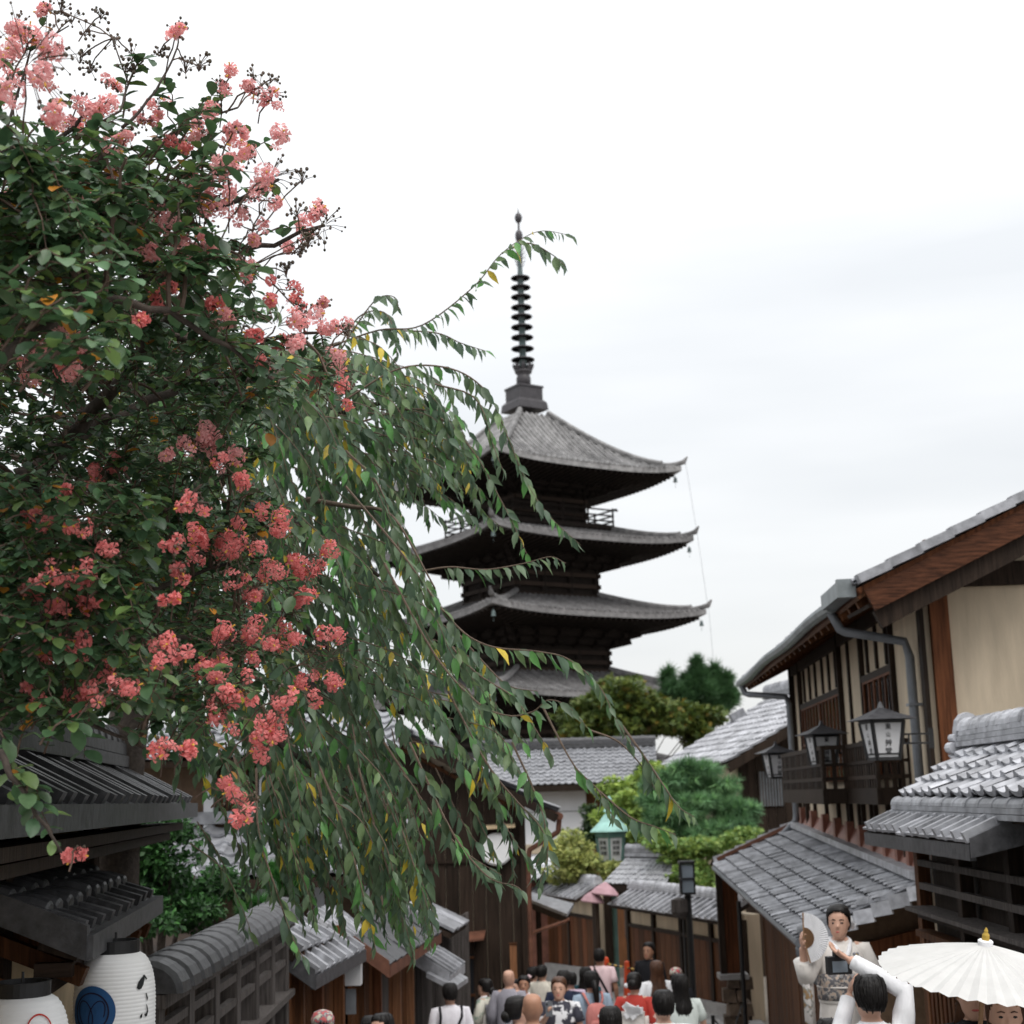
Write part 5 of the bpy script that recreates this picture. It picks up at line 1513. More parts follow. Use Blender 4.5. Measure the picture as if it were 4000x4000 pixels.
CL = [(50, 120, 72), (25, 60, 30), (85, 95, 45), (20, 165, 35), (185, 225, 42), (150, 200, 25), (395, 265, 32), (375, 245, 18), (510, 335, 48), (500, 375, 25), (455, 385, 30), (395, 370, 26), (610, 425, 32), (600, 400, 16), (490, 165, 20), (515, 180, 16), (415, 165, 18), (350, 420, 44), (290, 405, 24), (125, 475, 18), (520, 530, 24), (465, 520, 22), (480, 430, 20),
      (270, 468, 22), (310, 470, 18), (60, 300, 30), (95, 320, 25), (200, 160, 16), (330, 70, 12), (90, 20, 14), (60, 650, 34), (95, 665, 40), (140, 665, 34), (40, 700, 30), (520, 615, 34), (580, 600, 26), (640, 625, 22), (470, 640, 18), (640, 700, 26), (600, 745, 26), (660, 740, 22), (430, 610, 16), (250, 600, 14), (390, 845, 34), (350, 855, 20), (400, 880, 22), (465, 935, 22), (520, 980, 26), (440, 1025, 38), (455, 1060, 26),
      (400, 1010, 20), (570, 1055, 28), (585, 1085, 22), (500, 1105, 28), (545, 1140, 24), (110, 1200, 34), (125, 1235, 24), (195, 1270, 30), (205, 1300, 24), (100, 1080, 20), (180, 1035, 32), (60, 1110, 13), (130, 1100, 14), (405, 1220, 34), (435, 1215, 22), (570, 1235, 24), (620, 1238, 32), (590, 1262, 22), (400, 1350, 26), (420, 1330, 22), (500, 1370, 28), (520, 1390, 24), (310, 1420, 22), (350, 1418, 10), (440, 1500, 18), (460, 1515, 20),
      (65, 1330, 15), (130, 1310, 14), (310, 1230, 20), (335, 1072, 10), (490, 1205, 24), (515, 1325, 22), (460, 1285, 18), (145, 1605, 9), (40, 985, 12), (200, 880, 18), (180, 900, 14), (380, 350, 18), (75, 985, 10), (545, 660, 16), (240, 260, 16), (300, 200, 14), (270, 230, 12), (320, 265, 16), (440, 250, 12), (130, 240, 16), (30, 380, 16), (210, 310, 16), (340, 330, 16), (430, 330, 18), (550, 470, 14), (160, 380, 12), (400, 470, 16), (560, 560, 12), (610, 570, 12), (300, 560, 10), (470, 300, 14), (250, 340, 12)]
_rc = random.Random(77)
for _k in range(42):
    _u, _v = _rc.uniform(0, 650), _rc.uniform(220, 1420)
    if inpoly(_u * 2.07, _v * 2.07, POLY_M) and _u > 60 + 300 * _rc.random(): CL.append((_u, _v, _rc.uniform(8, 20)))
pods = []
def pod(b, c, r):
    b.ball(c, (r, r, r * 1.12), 7, 5, Matrix.Rotation(rr.uniform(-.5, .5), 3, 'X'))
for i, (u, v, rad) in enumerate(CL):
    u, v, rad = u * 2.07, v * 2.07, rad * 2.07
    dd = depth_m(u, v) - .55 + rr.uniform(-.1, .1)
    if rad > 130: dd = 3.0
    elif v < 1200: dd = 3.85 + rr.uniform(-.2, .3)
    if u > 1100: dd = 4.6
    elif u < 760 and v > 1900: dd = 3.62 + rr.uniform(-.08, .12)
    c = at(u, v, dd); R_ = rad / FPX * dd * (1.12 if v < 1700 else 1.32)
    b = MB(); fs_ = .0165
    n = int(max(14, min(260, 2.5 * (R_ / fs_) ** 2)))
    sub_c = [c + V((rr.gauss(0, .75), rr.gauss(0, .5), rr.gauss(0, .75))) * R_ for _ in range(max(3, n // 11))]
    nb_ = 4 if R_ > .045 else 1; bs = [MB() for _ in range(nb_)]; sub_c.sort(key=lambda p: p.x)
    for k in range(n):
        si = rr.randrange(len(sub_c)); s_c = sub_c[si]; b = bs[si * nb_ // len(sub_c)]; d = V((rr.gauss(0, 1), rr.gauss(0, 1) - .4, rr.gauss(0, 1))).normalized()
        p = s_c + d * min(R_ * .5, .03) * rr.uniform(.5, 1.25)
        b.mi = 0; floret(b, p, d, fs_ * rr.uniform(.8, 1.2))
        if k % 5 == 0:
            b.mi = 1; b.tube([p, p + d * .012], [.002, .003], 4)
    _pm = [m_petal_p if ((v < 1100 and rr.random() < .9) or (v < 1900 and rr.random() < .4)) else m_petal, m_stamen]
    for bi, b in enumerate(bs):
        own = [q for qi, q in enumerate(sub_c) if qi * nb_ // len(sub_c) == bi]
        mid = sum(own, V((0, 0, 0))) / max(1, len(own)); b.mi = 2
        for q in own:
            if (q - mid).length > .004: b.tube([mid, mid.lerp(q, .5) + V((0, 0, -.004)), q], .0022, 4)
        b.build('flower_cluster', _pm + [m_twig], MY)
    s = nearest(c)
    stem = MB(); d = c - s
    if d.length > .14: s = c + (s - c).normalized() * .10 + V((-.02, .05, -.05))
    q = bez(s, c, V((0, 0, .02)), 5, rr, .006); stem.tube(q, .0026, 4)
    npod = int(n * .35) + 4
    for k in range(npod):
        d = V((rr.gauss(0, 1) + .5, rr.gauss(0, .8), rr.gauss(0, 1) + .3)).normalized(); p = c + d * R_ * rr.uniform(.7, 1.5)
        stem.mi = 0; stem.tube([c + d * R_ * .2, c + d * R_ * .6 + V((0, 0, .004)), p], .0011, 3)
        stem.mi = 1; pod(stem, p, rr.uniform(.0028, .005))
    stem.build('flower_stalk', [m_twig, m_pod], MY)
PODS = [(135, 35, 30), (160, 60, 26), (115, 20, 24), (215, 80, 26), (250, 105, 34), (240, 130, 22), (335, 55, 26), (375, 125, 30), (350, 130, 26), (410, 190, 18), (480, 145, 26), (510, 150, 22), (570, 340, 24), (560, 400, 26), (600, 440, 24), (580, 460, 26), (565, 475, 20), (540, 515, 22), (150, 110, 30), (170, 130, 24), (190, 30, 20), (650, 625, 18), (570, 590, 20), (130, 545, 16), (300, 100, 20), (395, 285, 20)]
for u, v, rad in PODS:
    u, v, rad = u * 2.07, v * 2.07, rad * 2.07; dd = 3.95 + rr.uniform(-.1, .25)
    c = at(u, v, dd); R_ = rad / FPX * dd; st = MB(); s = nearest(c); d = c - s
    if d.length > .3: s = c - V((R_ * 2.2, 0, R_ * 2.8))
    st.tube(bez(s, c, V((0, 0, .01)), 4, rr, .004), .0022, 4)
    for k in range(rr.randint(9, 15)):
        d = V((rr.gauss(0, 1) + .35, rr.gauss(0, .8), rr.gauss(0, 1) + .5)).normalized(); p = c + d * R_ * rr.uniform(.4, 1.15)
        st.mi = 0; st.tube([c - V((0, 0, R_ * .4)), c + d * R_ * .3, p], .0011, 3); st.mi = 1; pod(st, p, rr.uniform(.0035, .0062))
    st.build('seed_head', [m_twig, m_pod], MY)

# ------------------------------------------------------------------ weeping cherry
CH = thing('weeping_cherry', 'weeping cherry with long drooping leafy branches across the middle', 'tree', (-3.0, 10.2, gz(10.2)))
rr = random.Random(5)
tw = MB(); O, D, Nn, L = [], [], [], []
def spline(P, n):
    """Catmull-Rom through P"""
    P = [P[0] * 2 - P[1]] + list(P) + [P[-1] * 2 - P[-2]]; out_ = []
    for i in range(1, len(P) - 2):
        for k in range(n):
            t = k / n; a, b_, c, d = P[i - 1], P[i], P[i + 1], P[i + 2]
            out_.append(.5 * ((2 * b_) + (c - a) * t + (2 * a - 5 * b_ + 4 * c - d) * t * t + (3 * b_ - a - 3 * c + d) * t ** 3))
    out_.append(P[-2]); return out_
def strand(P, r0, ln, spacing, f0=0.0, dens=1.0, hang=1.0):
    q = spline(P, 6); n = len(q)
    tw.tube(q, [r0 * (1 - .75 * i / (n - 1)) for i in range(n)], 5)
    acc = 0.0; tot = sum((q[i + 1] - q[i]).length for i in range(n - 1)); nxt = tot * f0; sgn = 1
    for i in range(n - 1):
        sl = (q[i + 1] - q[i]).length; d = (q[i + 1] - q[i]).normalized()
        while nxt < acc + sl:
            p = q[i].lerp(q[i + 1], (nxt - acc) / sl); nxt += spacing * rr.uniform(.7, 1.3); sgn = -sgn
            if rr.random() > dens: continue
            side = d.cross(V((0, rr.uniform(-.6, .6), 1)))
            if side.length < .1: side = V((rr.uniform(-1, 1), rr.uniform(-1, 1), 0))
            side.normalize(); e = nxt / tot
            dv = d * (.45 + .4 * e) + side * sgn * rr.uniform(.2, .9) + V((rr.uniform(-.35, .35), rr.uniform(-.35, .35), -hang * rr.uniform(.3, 1.3)))
            s = ln * rr.uniform(.7, 1.15) * (1 if e < .8 else 1 - 1.6 * (min(e, 1.1) - .8))
            O.append(tuple(p)); D.append(tuple(dv)); Nn.append((rr.uniform(-.9, .9) + .3, rr.uniform(-1.2, .2), rr.uniform(0, .9))); L.append(max(.025, s))
        acc += sl
S = [([(1300, 1350), (1480, 1290), (1650, 1270), (1850, 1120), (1960, 990), (2100, 905), (2235, 920)], 8.0, .05),
     ([(1500, 1290), (1700, 1300), (1800, 1340), (1900, 1372)], 8.2, .1), ([(1960, 990), (2060, 950), (2150, 990), (2210, 1040)], 8.0, .3),
     ([(1250, 1500), (1380, 1290), (1470, 1170), (1540, 1160), (1560, 1210)], 8.0, .2), ([(1300, 1400), (1400, 1240), (1500, 1220), (1540, 1300), (1550, 1400)], 8.3, .2),
     ([(1350, 1560), (1560, 1440), (1760, 1440), (1900, 1530), (1980, 1700), (2060, 1890), (2150, 2020), (2270, 2130)], 7.5, .1),
     ([(1400, 1650), (1650, 1600), (1830, 1740), (1960, 1960), (2020, 2080), (2060, 2170)], 7.6, .1), ([(1400, 1700), (1650, 1720), (1800, 1850), (1880, 1990), (1960, 2060)], 7.8, .1),
     ([(1650, 2230), (1760, 2215), (1900, 2225), (2050, 2200), (2150, 2175), (2210, 2200)], 7.3, .15), ([(1700, 1500), (1860, 1560), (1930, 1750), (1970, 1850)], 7.7, .1),
     ([(1350, 1900), (1560, 2150), (1760, 2420), (1900, 2520), (2100, 2545), (2220, 2575), (2340, 2680), (2400, 2800), (2470, 2920)], 6.8, .15),
     ([(1500, 2200), (1700, 2560), (1860, 2740), (1980, 2795), (2080, 2780), (2140, 2735), (2220, 2760), (2300, 2850)], 6.7, .1),
     ([(2120, 2760), (2180, 2880), (2250, 3000), (2330, 3080), (2400, 3200)], 6.9, .5), ([(2420, 2820), (2520, 2960), (2580, 3050), (2650, 3150), (2710, 3190)], 6.8, .25), ([(2300, 2850), (2420, 2900), (2520, 3010), (2560, 3090)], 6.9, .7),
     ([(2330, 3080), (2460, 3190), (2560, 3230), (2640, 3260)], 7.0, .1), ([(1750, 2700), (1900, 2980), (2010, 3120), (2110, 3230), (2140, 3330), (2100, 3480)], 6.9, .1),
     ([(1600, 2900), (1760, 3240), (1900, 3420), (2010, 3460), (2040, 3480)], 6.7, .1), ([(1500, 2900), (1700, 3200), (1820, 3330), (1960, 3420)], 6.9, .1), ([(2000, 2900), (2090, 3100), (2130, 3250), (2080, 3420)], 7.1, .2),
     ([(1700, 2450), (1850, 2620), (2000, 2720), (2080, 2830), (2160, 2960)], 7.2, .1), ([(1750, 2430), (1900, 2600), (1990, 2680), (2100, 2700)], 7.3, .1),
     ([(900, 1450), (960, 1250), (1010, 1170), (1060, 1210)], 8.8, .3), ([(900, 1450), (990, 1270), (1060, 1160), (1090, 1260)], 8.9, .3),
     ([(1350, 1760), (1480, 1900), (1560, 2150), (1640, 2420), (1760, 2640)], 7.0, .1), ([(1000, 3000), (1010, 3250), (1080, 3480), (1150, 3680), (1200, 3760)], 6.6, .2), ([(1250, 3000), (1350, 3250), (1420, 3500), (1470, 3720)], 6.7, .2), ([(1400, 3000), (1500, 3350), (1580, 3600), (1620, 3760)], 6.9, .2)]
for P, dd, f0 in S:
    n = len(P); strand([at(u, v, dd - .25 * i / n) for i, (u, v) in enumerate(P)], .006, .108, .026, f0)
POLY_C = [(900, 1300), (1060, 1220), (1330, 1330), (1480, 1260), (1640, 1430), (1840, 1560), (1920, 1720), (1950, 1900), (1880, 2060), (1660, 2030), (1640, 2250), (1800, 2460), (1900, 2680), (2010, 2830), (2110, 2960), (2130, 3120), (2000, 3240), (1940, 3400), (1780, 3330), (1640, 3440), (1600, 3620), (1400, 3660), (1200, 3560), (1050, 3480), (820, 3260), (620, 3060), (560, 2860), (560, 1700)]
arms = [([(300, 5200), (420, 4000), (480, 3000), (600, 2300), (760, 1950)], 10.2, .20, .09), ([(760, 1950), (900, 1640), (1100, 1420), (1330, 1340)], 9.4, .06, .012), ([(700, 2050), (1000, 1750), (1300, 1620), (1560, 1560)], 9.0, .05, .01), ([(700, 2060), (1000, 2020), (1240, 2080), (1480, 2250)], 8.5, .045, .01), ([(690, 2200), (950, 2300), (1250, 2500), (1560, 2800)], 8.2, .04, .008), ([(600, 2400), (850, 2700), (1150, 2950), (1450, 3150)], 8.0, .035, .006), ([(1200, 1950), (1380, 1980), (1480, 1990), (1560, 2050), (1700, 2300)], 7.3, .014, .004)]
for P, dd, r0, r1 in arms:
    n = len(P); q = spline([at(u, v, dd - .6 * i / n) for i, (u, v) in enumerate(P)], 6)
    b = MB(); b.tube(q, [r0 + (r1 - r0) * i / (len(q) - 1) for i in range(len(q))], 8); b.build('trunk' if r0 > .15 else 'limb', m_bark if r0 > .02 else m_twig_ch, CH, smooth=True)
cnt = 0
while cnt < 330:
    u, v = rr.uniform(560, 2130), rr.uniform(1300, 3650)
    if not inpoly(u, v, POLY_C): continue
    low = v > 3000
    if low and u > 1650 and rr.random() < .35: continue
    if u > 1450 and v < 2100 and rr.random() < .35: continue
    lean = max(-.1, min(1.0, (u - 1050) / 900.0))
    Lg = rr.uniform(420, 900) * (.8 if v < 1900 else 1)
    dx, dy = Lg * (.25 + .55 * lean), Lg * (.95 - .35 * lean)
    u0, v0 = u - dx, v - dy
    if v0 < 1340 + max(0, u0 - 1300) * .25: v0 = 1340 + max(0, u0 - 1300) * .25 + rr.uniform(0, 120)
    dd = rr.uniform(6.8, 9.3)
    mid = (u0 + dx * (.42 + .18 * lean), v0 + (v - v0) * (.34 - .12 * lean)); m2 = (u0 + dx * .80, v0 + (v - v0) * .68)
    strand([at(u0, v0, dd + .2), at(mid[0], mid[1], dd), at(m2[0], m2[1], dd - .1), at(u, v, dd - .1)], .0036, .110, .031, .05, .92)
    cnt += 1
for P_ in ([(1850, 2900), (1930, 3130), (1990, 3290), (2010, 3430)], [(1780, 2950), (1860, 3180), (1930, 3330), (1950, 3420)], [(1900, 3050), (1960, 3200), (2040, 3330), (2080, 3400)], [(1700, 3000), (1800, 3200), (1880, 3310), (1960, 3370)]):
    strand([at(u, v, 7.0) for u, v in P_], .004, .10, .03, .1, .95)
for k in range(46):      # denser sprays across the pagoda's left side
    u, v = rr.uniform(1560, 1900), rr.uniform(1620, 2060)
    dd = rr.uniform(7.2, 8.6); du, dv = rr.uniform(180, 380), rr.uniform(120, 330)
    strand([at(u - du, v - dv, dd + .1), at(u - du * .55, v - dv * .85, dd), at(u - du * .2, v - dv * .4, dd), at(u, v, dd)], .0038, .10, .030, .1, .92)
for k in range(70):      # trailing ends low over the shop roofs
    u, v = rr.uniform(960, 1720), rr.uniform(3350, 3700)
    dd = rr.uniform(6.6, 8.0); du = rr.uniform(60, 260)
    strand([at(u - du, v - rr.uniform(380, 620), dd + .1), at(u - du * .5, v - 300, dd), at(u - du * .15, v - 120, dd), at(u, v, dd)], .0036, .092, .030, .1, .9)
ti = pick_tint('cherry_leaf', len(O), [.42, .27, .17, .11, .03])
leaves('leaves', T_CHERRY, O, D, Nn, L, ti, m_leaf_c, CH, indiv=300)
tw.build('drooping_twigs', m_twig_ch, CH, kind='stuff')
print('cherry leaves', len(O))

# ------------------------------------------------------------------ garden trees and shrubs farther off
def bush(name, label, cat, blobs, n, size, tpl, tints, probs, m, trunk=None, group=None, flat=.5, seed=1, limb_m=None):
    """blobs: (u, v, D, ru, rv px) of leaf pads; leaves sit mostly on the pads' shells"""
    r = np.random.default_rng(seed)
    c0 = at(blobs[0][0], blobs[0][1], blobs[0][2])
    base = trunk[0] if trunk else V((c0.x, c0.y, gz(c0.y)))
    t = thing(name, label, cat, (base.x, base.y, gz(base.y)), group)
    pads = blobs; blobs = []
    for (u_, v_, D_, ru, rv) in pads:
        for _ in range(8):
            a_, q_ = r.uniform(0, 6.283), r.uniform(.3, 1.0); f_ = r.uniform(.28, .52)
            blobs.append((u_ + ru * q_ * .85 * math.cos(a_), v_ + rv * q_ * .85 * math.sin(a_), D_ + r.uniform(-1, 1) * ru / FPX * D_ * .8, ru * f_ * 1.15, rv * f_))
    w = np.array([b_[3] * b_[4] for b_ in blobs], float); w /= w.sum(); k = r.choice(len(blobs), n, p=w)
    C = np.array([list(at(b_[0], b_[1], b_[2])) for b_ in blobs])[k]
    RU = np.array([b_[3] / FPX * b_[2] for b_ in blobs])[k]; RV = np.array([b_[4] / FPX * b_[2] for b_ in blobs])[k]
    d = r.normal(size=(n, 3)); d /= np.linalg.norm(d, axis=1, keepdims=True); rad = r.uniform(.15, 1, n) ** .45
    lump = 1 + .22 * np.sin(d[:, 0] * 5 + k) * np.sin(d[:, 1] * 4 + k * 2) + .15 * np.sin(d[:, 2] * 7 + d[:, 0] * 6)
    off = d * (rad * lump)[:, None]; P = C + off * np.stack([RU, RU, RV], 1)
    Dv = d * .7 + r.normal(size=(n, 3)) * .5 + np.array([0, 0, -.1]); Nv = r.normal(size=(n, 3)) * flat + np.array([0, -.2, 1.0])
    tint = np.array(tints)[r.choice(len(tints), n, p=probs)] * r.uniform(.7, 1.3, (n, 1))
    leaves('crown', tpl, P, Dv, Nv, size * r.uniform(.6, 1.3, n), tint, m, t)
    tr = MB(); root = V((base.x, base.y, gz(base.y))); lm = limb_m or m_bark
    cc_ = sum((at(b_[0], b_[1], b_[2]) for b_ in pads), V((0, 0, 0))) / len(pads)
    fork = root.lerp(cc_, .55); hgt = (cc_ - root).length
    tr.tube([root, root.lerp(fork, .5) + V((.03 * hgt, 0, 0)), fork], [.05 * hgt ** .5 + .03, .04 * hgt ** .5 + .02, .03 * hgt ** .5 + .015], 7)
    tr.build('trunk', lm, t)
    for b_ in pads:
        e = at(b_[0], b_[1], b_[2]); l = MB(); l.tube([fork, fork.lerp(e, .5) + V((0, 0, .1)), e], [.03, .022, .012], 5); l.build('limb', lm, t)
    return t
G1 = [(1, 1, 1), (.6, .7, .7), (1.6, 1.5, 1.0)]
bush('pine_tree', 'dark green pine on the skyline right of the pagoda', 'tree', [(2660, 2700, 60, 60, 34), (2760, 2690, 60, 70, 34), (2720, 2645, 60, 56, 26), (2835, 2720, 60, 46, 30), (2620, 2735, 60, 45, 26), (2612, 2660, 60, 14, 36), (2720, 2605, 60, 12, 34), (2790, 2630, 60, 13, 34), (2800, 2745, 60, 60, 24), (2690, 2755, 60, 60, 24), (2835, 2660, 60, 20, 20)], 4200, .42, T_NEEDLE, [(1.2, 1.5, 1.5), (.8, 1.0, 1.0), (1.6, 1.9, 1.8)], [.5, .35, .15], m_leaf_b, seed=2)
bush('maple_tree', 'olive brown maple below the pagoda roofs', 'tree', [(2300, 2780, 56, 120, 90), (2430, 2720, 56, 100, 70), (2520, 2790, 56, 110, 90), (2640, 2800, 56, 100, 70), (2760, 2790, 56, 90, 50), (2400, 2850, 56, 130, 70), (2560, 2860, 56, 140, 70), (2250, 2860, 56, 70, 60), (2690, 2850, 56, 90, 60), (2370, 2700, 57, 60, 30)], 14000, .26, T_STAR, [(2.0, 1.6, .9), (2.9, 2.0, 1.0), (1.3, 1.2, .8), (4.4, 1.8, .8)], [.5, .25, .2, .05], m_leaf_b, seed=3)
bush('garden_pine', 'blue green cloud pruned pine in the garden', 'tree', [(2700, 3010, 40, 90, 26), (2640, 3058, 40, 100, 26), (2765, 3075, 40, 110, 28), (2600, 3125, 39.5, 90, 26), (2720, 3140, 39.5, 130, 28), (2845, 3160, 39.5, 90, 28), (2640, 3190, 39, 110, 26), (2780, 3215, 39, 130, 28), (2885, 3240, 39, 80, 26), (2580, 3240, 39, 70, 24), (2700, 3265, 39, 100, 26)], 5200, .26, T_NEEDLE, [(2.7, 3.0, 3.4), (1.7, 2.0, 2.4), (3.8, 4.0, 4.0)], [.5, .3, .2], m_leaf_b, seed=4)
YG = [(8.2, 4.9, 4.0), (6.0, 3.9, 3.0), (10.5, 6.0, 5.2), (3.2, 2.3, 1.8)]
bush('maple_shrub', 'yellow green maple shrub left of the copper lantern', 'shrub', [(2230, 3300, 40.2, 70, 55), (2290, 3390, 39.8, 100, 60), (2200, 3400, 39.8, 70, 60), (2360, 3410, 39.8, 80, 50), (2250, 3350, 39.8, 80, 50), (2300, 3450, 39.6, 50, 40), (2400, 3430, 39.6, 40, 30), (2190, 3340, 40, 40, 60)], 8500, .11, T_STAR, YG, [.4, .3, .15, .15], m_leaf_b, seed=5, flat=.4)
bush('garden_maple', 'bright green maple behind the copper lantern', 'tree', [(2480, 3090, 45, 100, 70), (2420, 3170, 44, 100, 70), (2540, 3030, 45, 60, 40), (2520, 3190, 44, 80, 60), (2380, 3100, 45, 60, 50), (2450, 3260, 43, 90, 40)], 7000, .16, T_STAR, [(6.2, 4.7, 2.8), (4.0, 3.4, 2.0), (8.0, 5.6, 3.4)], [.45, .35, .2], m_leaf_b, seed=6, flat=.4)
bush('low_maple', 'light green leafy shrub behind the street lamp', 'shrub', [(2620, 3330, 37.5, 90, 50), (2720, 3320, 37, 90, 50), (2820, 3290, 36.5, 100, 40), (2660, 3420, 36.2, 70, 50), (2740, 3430, 36, 70, 60), (2900, 3270, 36.5, 70, 30), (2560, 3280, 38, 70, 40), (2700, 3500, 35, 50, 30)], 8000, .12, T_STAR, [(4.6, 3.7, 2.4), (2.8, 2.7, 1.7), (6.4, 4.6, 2.9)], [.4, .4, .2], m_leaf_b, seed=7, flat=.4)
bush('dark_garden_tree', 'dark tree between the white house and the lantern', 'tree', [(2300, 3190, 47, 40, 60), (2320, 3270, 47, 50, 50), (2520, 3000, 48, 40, 30)], 1600, .14, T_STAR, G1, [.4, .4, .2], m_leaf_b, seed=8)
bush('hedge_shrub', 'glossy dark green shrub behind the tiled gate', 'shrub', [(560, 3250, 13, 110, 80), (680, 3300, 13, 120, 90), (500, 3380, 13, 110, 110), (640, 3450, 13, 150, 110), (760, 3420, 13.5, 110, 110), (560, 3560, 12.6, 150, 90), (720, 3560, 13, 130, 90), (860, 3480, 13.6, 100, 100)], 9000, .06, T_SMALL, [(.7, 1.1, .75), (.35, .6, .45), (1.2, 1.9, 1.2)], [.5, .35, .15], m_leaf_b, seed=9)
bush('small_pine', 'small bright green pine between the shop roofs', 'shrub', [(1130, 3420, 15, 70, 60), (1180, 3340, 15, 60, 60), (1000, 3560, 14, 60, 60)], 1800, .10, T_NEEDLE, [(.9, 1.8, .8), (.5, 1.1, .6), (1.4, 2.4, 1.1)], [.5, .35, .15], m_leaf_b, seed=10)
# ------------------------------------------------------------------ people
def pattern_mat(name, base, spot, scale, thr=.56, spot2=None, rough=.8):
    m = bpy.data.materials.new(name); m.use_nodes = True; t = m.node_tree; n = t.nodes; l = t.links; p = n['Principled BSDF']; p.inputs['Roughness'].default_value = rough
    g = n.new('ShaderNodeNewGeometry'); nz = n.new('ShaderNodeTexNoise'); nz.inputs['Scale'].default_value = scale; nz.inputs['Detail'].default_value = 3
    l.new(g.outputs['Position'], nz.inputs['Vector']); rp = n.new('ShaderNodeValToRGB'); e = rp.color_ramp.elements
    e[0].position = thr - .04; e[0].color = (*base, 1); e[1].position = thr; e[1].color = (*spot, 1)
    if spot2: x = e.new(min(.98, thr + .07)); x.color = (*spot2, 1)
    l.new(nz.outputs['Fac'], rp.inputs[0]); l.new(rp.outputs[0], p.inputs['Base Color'])
    return m
def cloth(name, c): return mat(name, c, .85, .10, 14, .7, (1, 1, .45), rand=.0, big=.12, bscale=13, spec=.15)
SK = [mat('light_skin', (0.56, 0.33, 0.24), .5, .06, 20, 0, rand=0, big=.06), mat('tan_skin', (0.40, 0.21, 0.135), .5, .08, 20, 0, rand=0, big=.06), mat('brown_skin', (0.26, 0.125, 0.075), .45, .08, 20, 0, rand=0, big=.06)]
HB = mat('black_hair', (0.010, 0.0085, 0.008), .45, .4, 40, .3, (1, 1, .25), rand=0, spec=.25)
HBR = mat('brown_hair', (0.075, 0.032, 0.016), .45, .4, 40, .3, (1, 1, .25), rand=0, spec=.4)
m_eye = mat('eye_dark', (0.01, 0.008, 0.007), .2, .1, 5, 0); m_lip = mat('lip', (0.45, 0.09, 0.08), .4, .1, 5, 0)
LZ = {'shirt_white': (0.66, 0.64, 0.68), 'white': (0.78, 0.78, 0.80), 'grey_haori': (0.30, 0.29, 0.33), 'black': (0.016, 0.016, 0.019), 'navy': (0.02, 0.026, 0.05), 'teal': (0.02, 0.06, 0.075), 'pale_pink': (0.78, 0.58, 0.60), 'blue_grey': (0.30, 0.38, 0.47), 'mint': (0.55, 0.60, 0.57), 'red': (0.40, 0.035, 0.022), 'lilac': (0.60, 0.48, 0.60), 'cream': (0.62, 0.58, 0.50), 'dark_pants': (0.03, 0.03, 0.035), 'salmon': (0.52, 0.20, 0.18), 'ivory': (0.72, 0.68, 0.64), 'grey': (0.33, 0.33, 0.37)}
CLO = {k: cloth('cloth_' + k, v) for k, v in LZ.items()}
CLO['mono_print'] = pattern_mat('black_white_print', (0.03, 0.03, 0.045), (0.7, 0.7, 0.72), 9, .55)
CLO['blue_print'] = pattern_mat('blue_yukata_print', (0.05, 0.25, 0.55), (0.7, 0.75, 0.8), 22, .55)
CLO['cream_stripe'] = pattern_mat('cream_green_print', (0.58, 0.56, 0.48), (0.25, 0.32, 0.26), 13, .6)
CLO['obi_print'] = pattern_mat('obi_flower_print', (0.13, 0.125, 0.135), (0.42, 0.40, 0.38), 38, .52, (0.5, 0.38, 0.30))
CLO['kimono_print'] = pattern_mat('kimono_hem_print', (0.70, 0.66, 0.63), (0.32, 0.33, 0.31), 15, .58, (0.36, 0.22, 0.10))
CLO['red_print'] = pattern_mat('red_kimono_print', (0.42, 0.036, 0.024), (0.62, 0.42, 0.36), 6.5, .66)
CLO['cap_print'] = pattern_mat('colourful_cap_print', (0.55, 0.50, 0.40), (0.10, 0.16, 0.20), 26, .5, (0.5, 0.10, 0.10))

def hand(b, w, d, n, curl=.5):
    """palm, four bent fingers of different length and a thumb leaving the side of the palm"""
    d, n = d.normalized(), (n - d * n.dot(d)).normalized(); s = d.cross(n)
    M = Matrix((s, d, n)).transposed()
    b.ball(w + d * .045, (.038, .05, .017), 8, 6, M)
    for k, (o, ln) in enumerate(((-.028, .062), (-.010, .074), (.010, .070), (.027, .054))):
        p0 = w + d * .078 + s * o; a1, a2 = curl * 1.1, curl * 2.2
        p1 = p0 + (d * math.cos(a1 * .4) + n * math.sin(a1 * .4)) * ln * .45; p2 = p1 + (d * math.cos(a1) + n * math.sin(a1)) * ln * .32; p3 = p2 + (d * math.cos(a2) + n * math.sin(a2)) * ln * .26
        b.tube([p0 - d * .02, p0, p1, p2, p3], [.0105, .010, .0095, .009, .007], 6)
    q0 = w + d * .018 - s * .026
    b.tube([q0, q0 + d * .026 - s * .020 + n * .008, q0 + d * .052 - s * .022 + n * .022], [.013, .0115, .009], 6)

ARMS = {'down': ((.235, -.03, 1.08), (.245, .06, .86)), 'phone': ((.235, .06, 1.10), (.10, .30, 1.28)), 'up': ((.30, .10, 1.42), (.14, .22, 1.66)), 'front': ((.23, .02, 1.10), (.12, .24, 1.06))}
def ring(z, rx, ry, yo=0.0, n=16, wob=0.0, rs=None):
    out_ = []
    for k in range(n):
        q = 2 * math.pi * k / n; c, s = math.cos(q), math.sin(q)
        e = 1 + (wob * rs.uniform(-1, 1) if rs else 0)
        out_.append(V((rx * math.copysign(abs(c) ** .85, c) * e, yo + ry * math.copysign(abs(s) ** .85, s) * e, z)))
    return out_

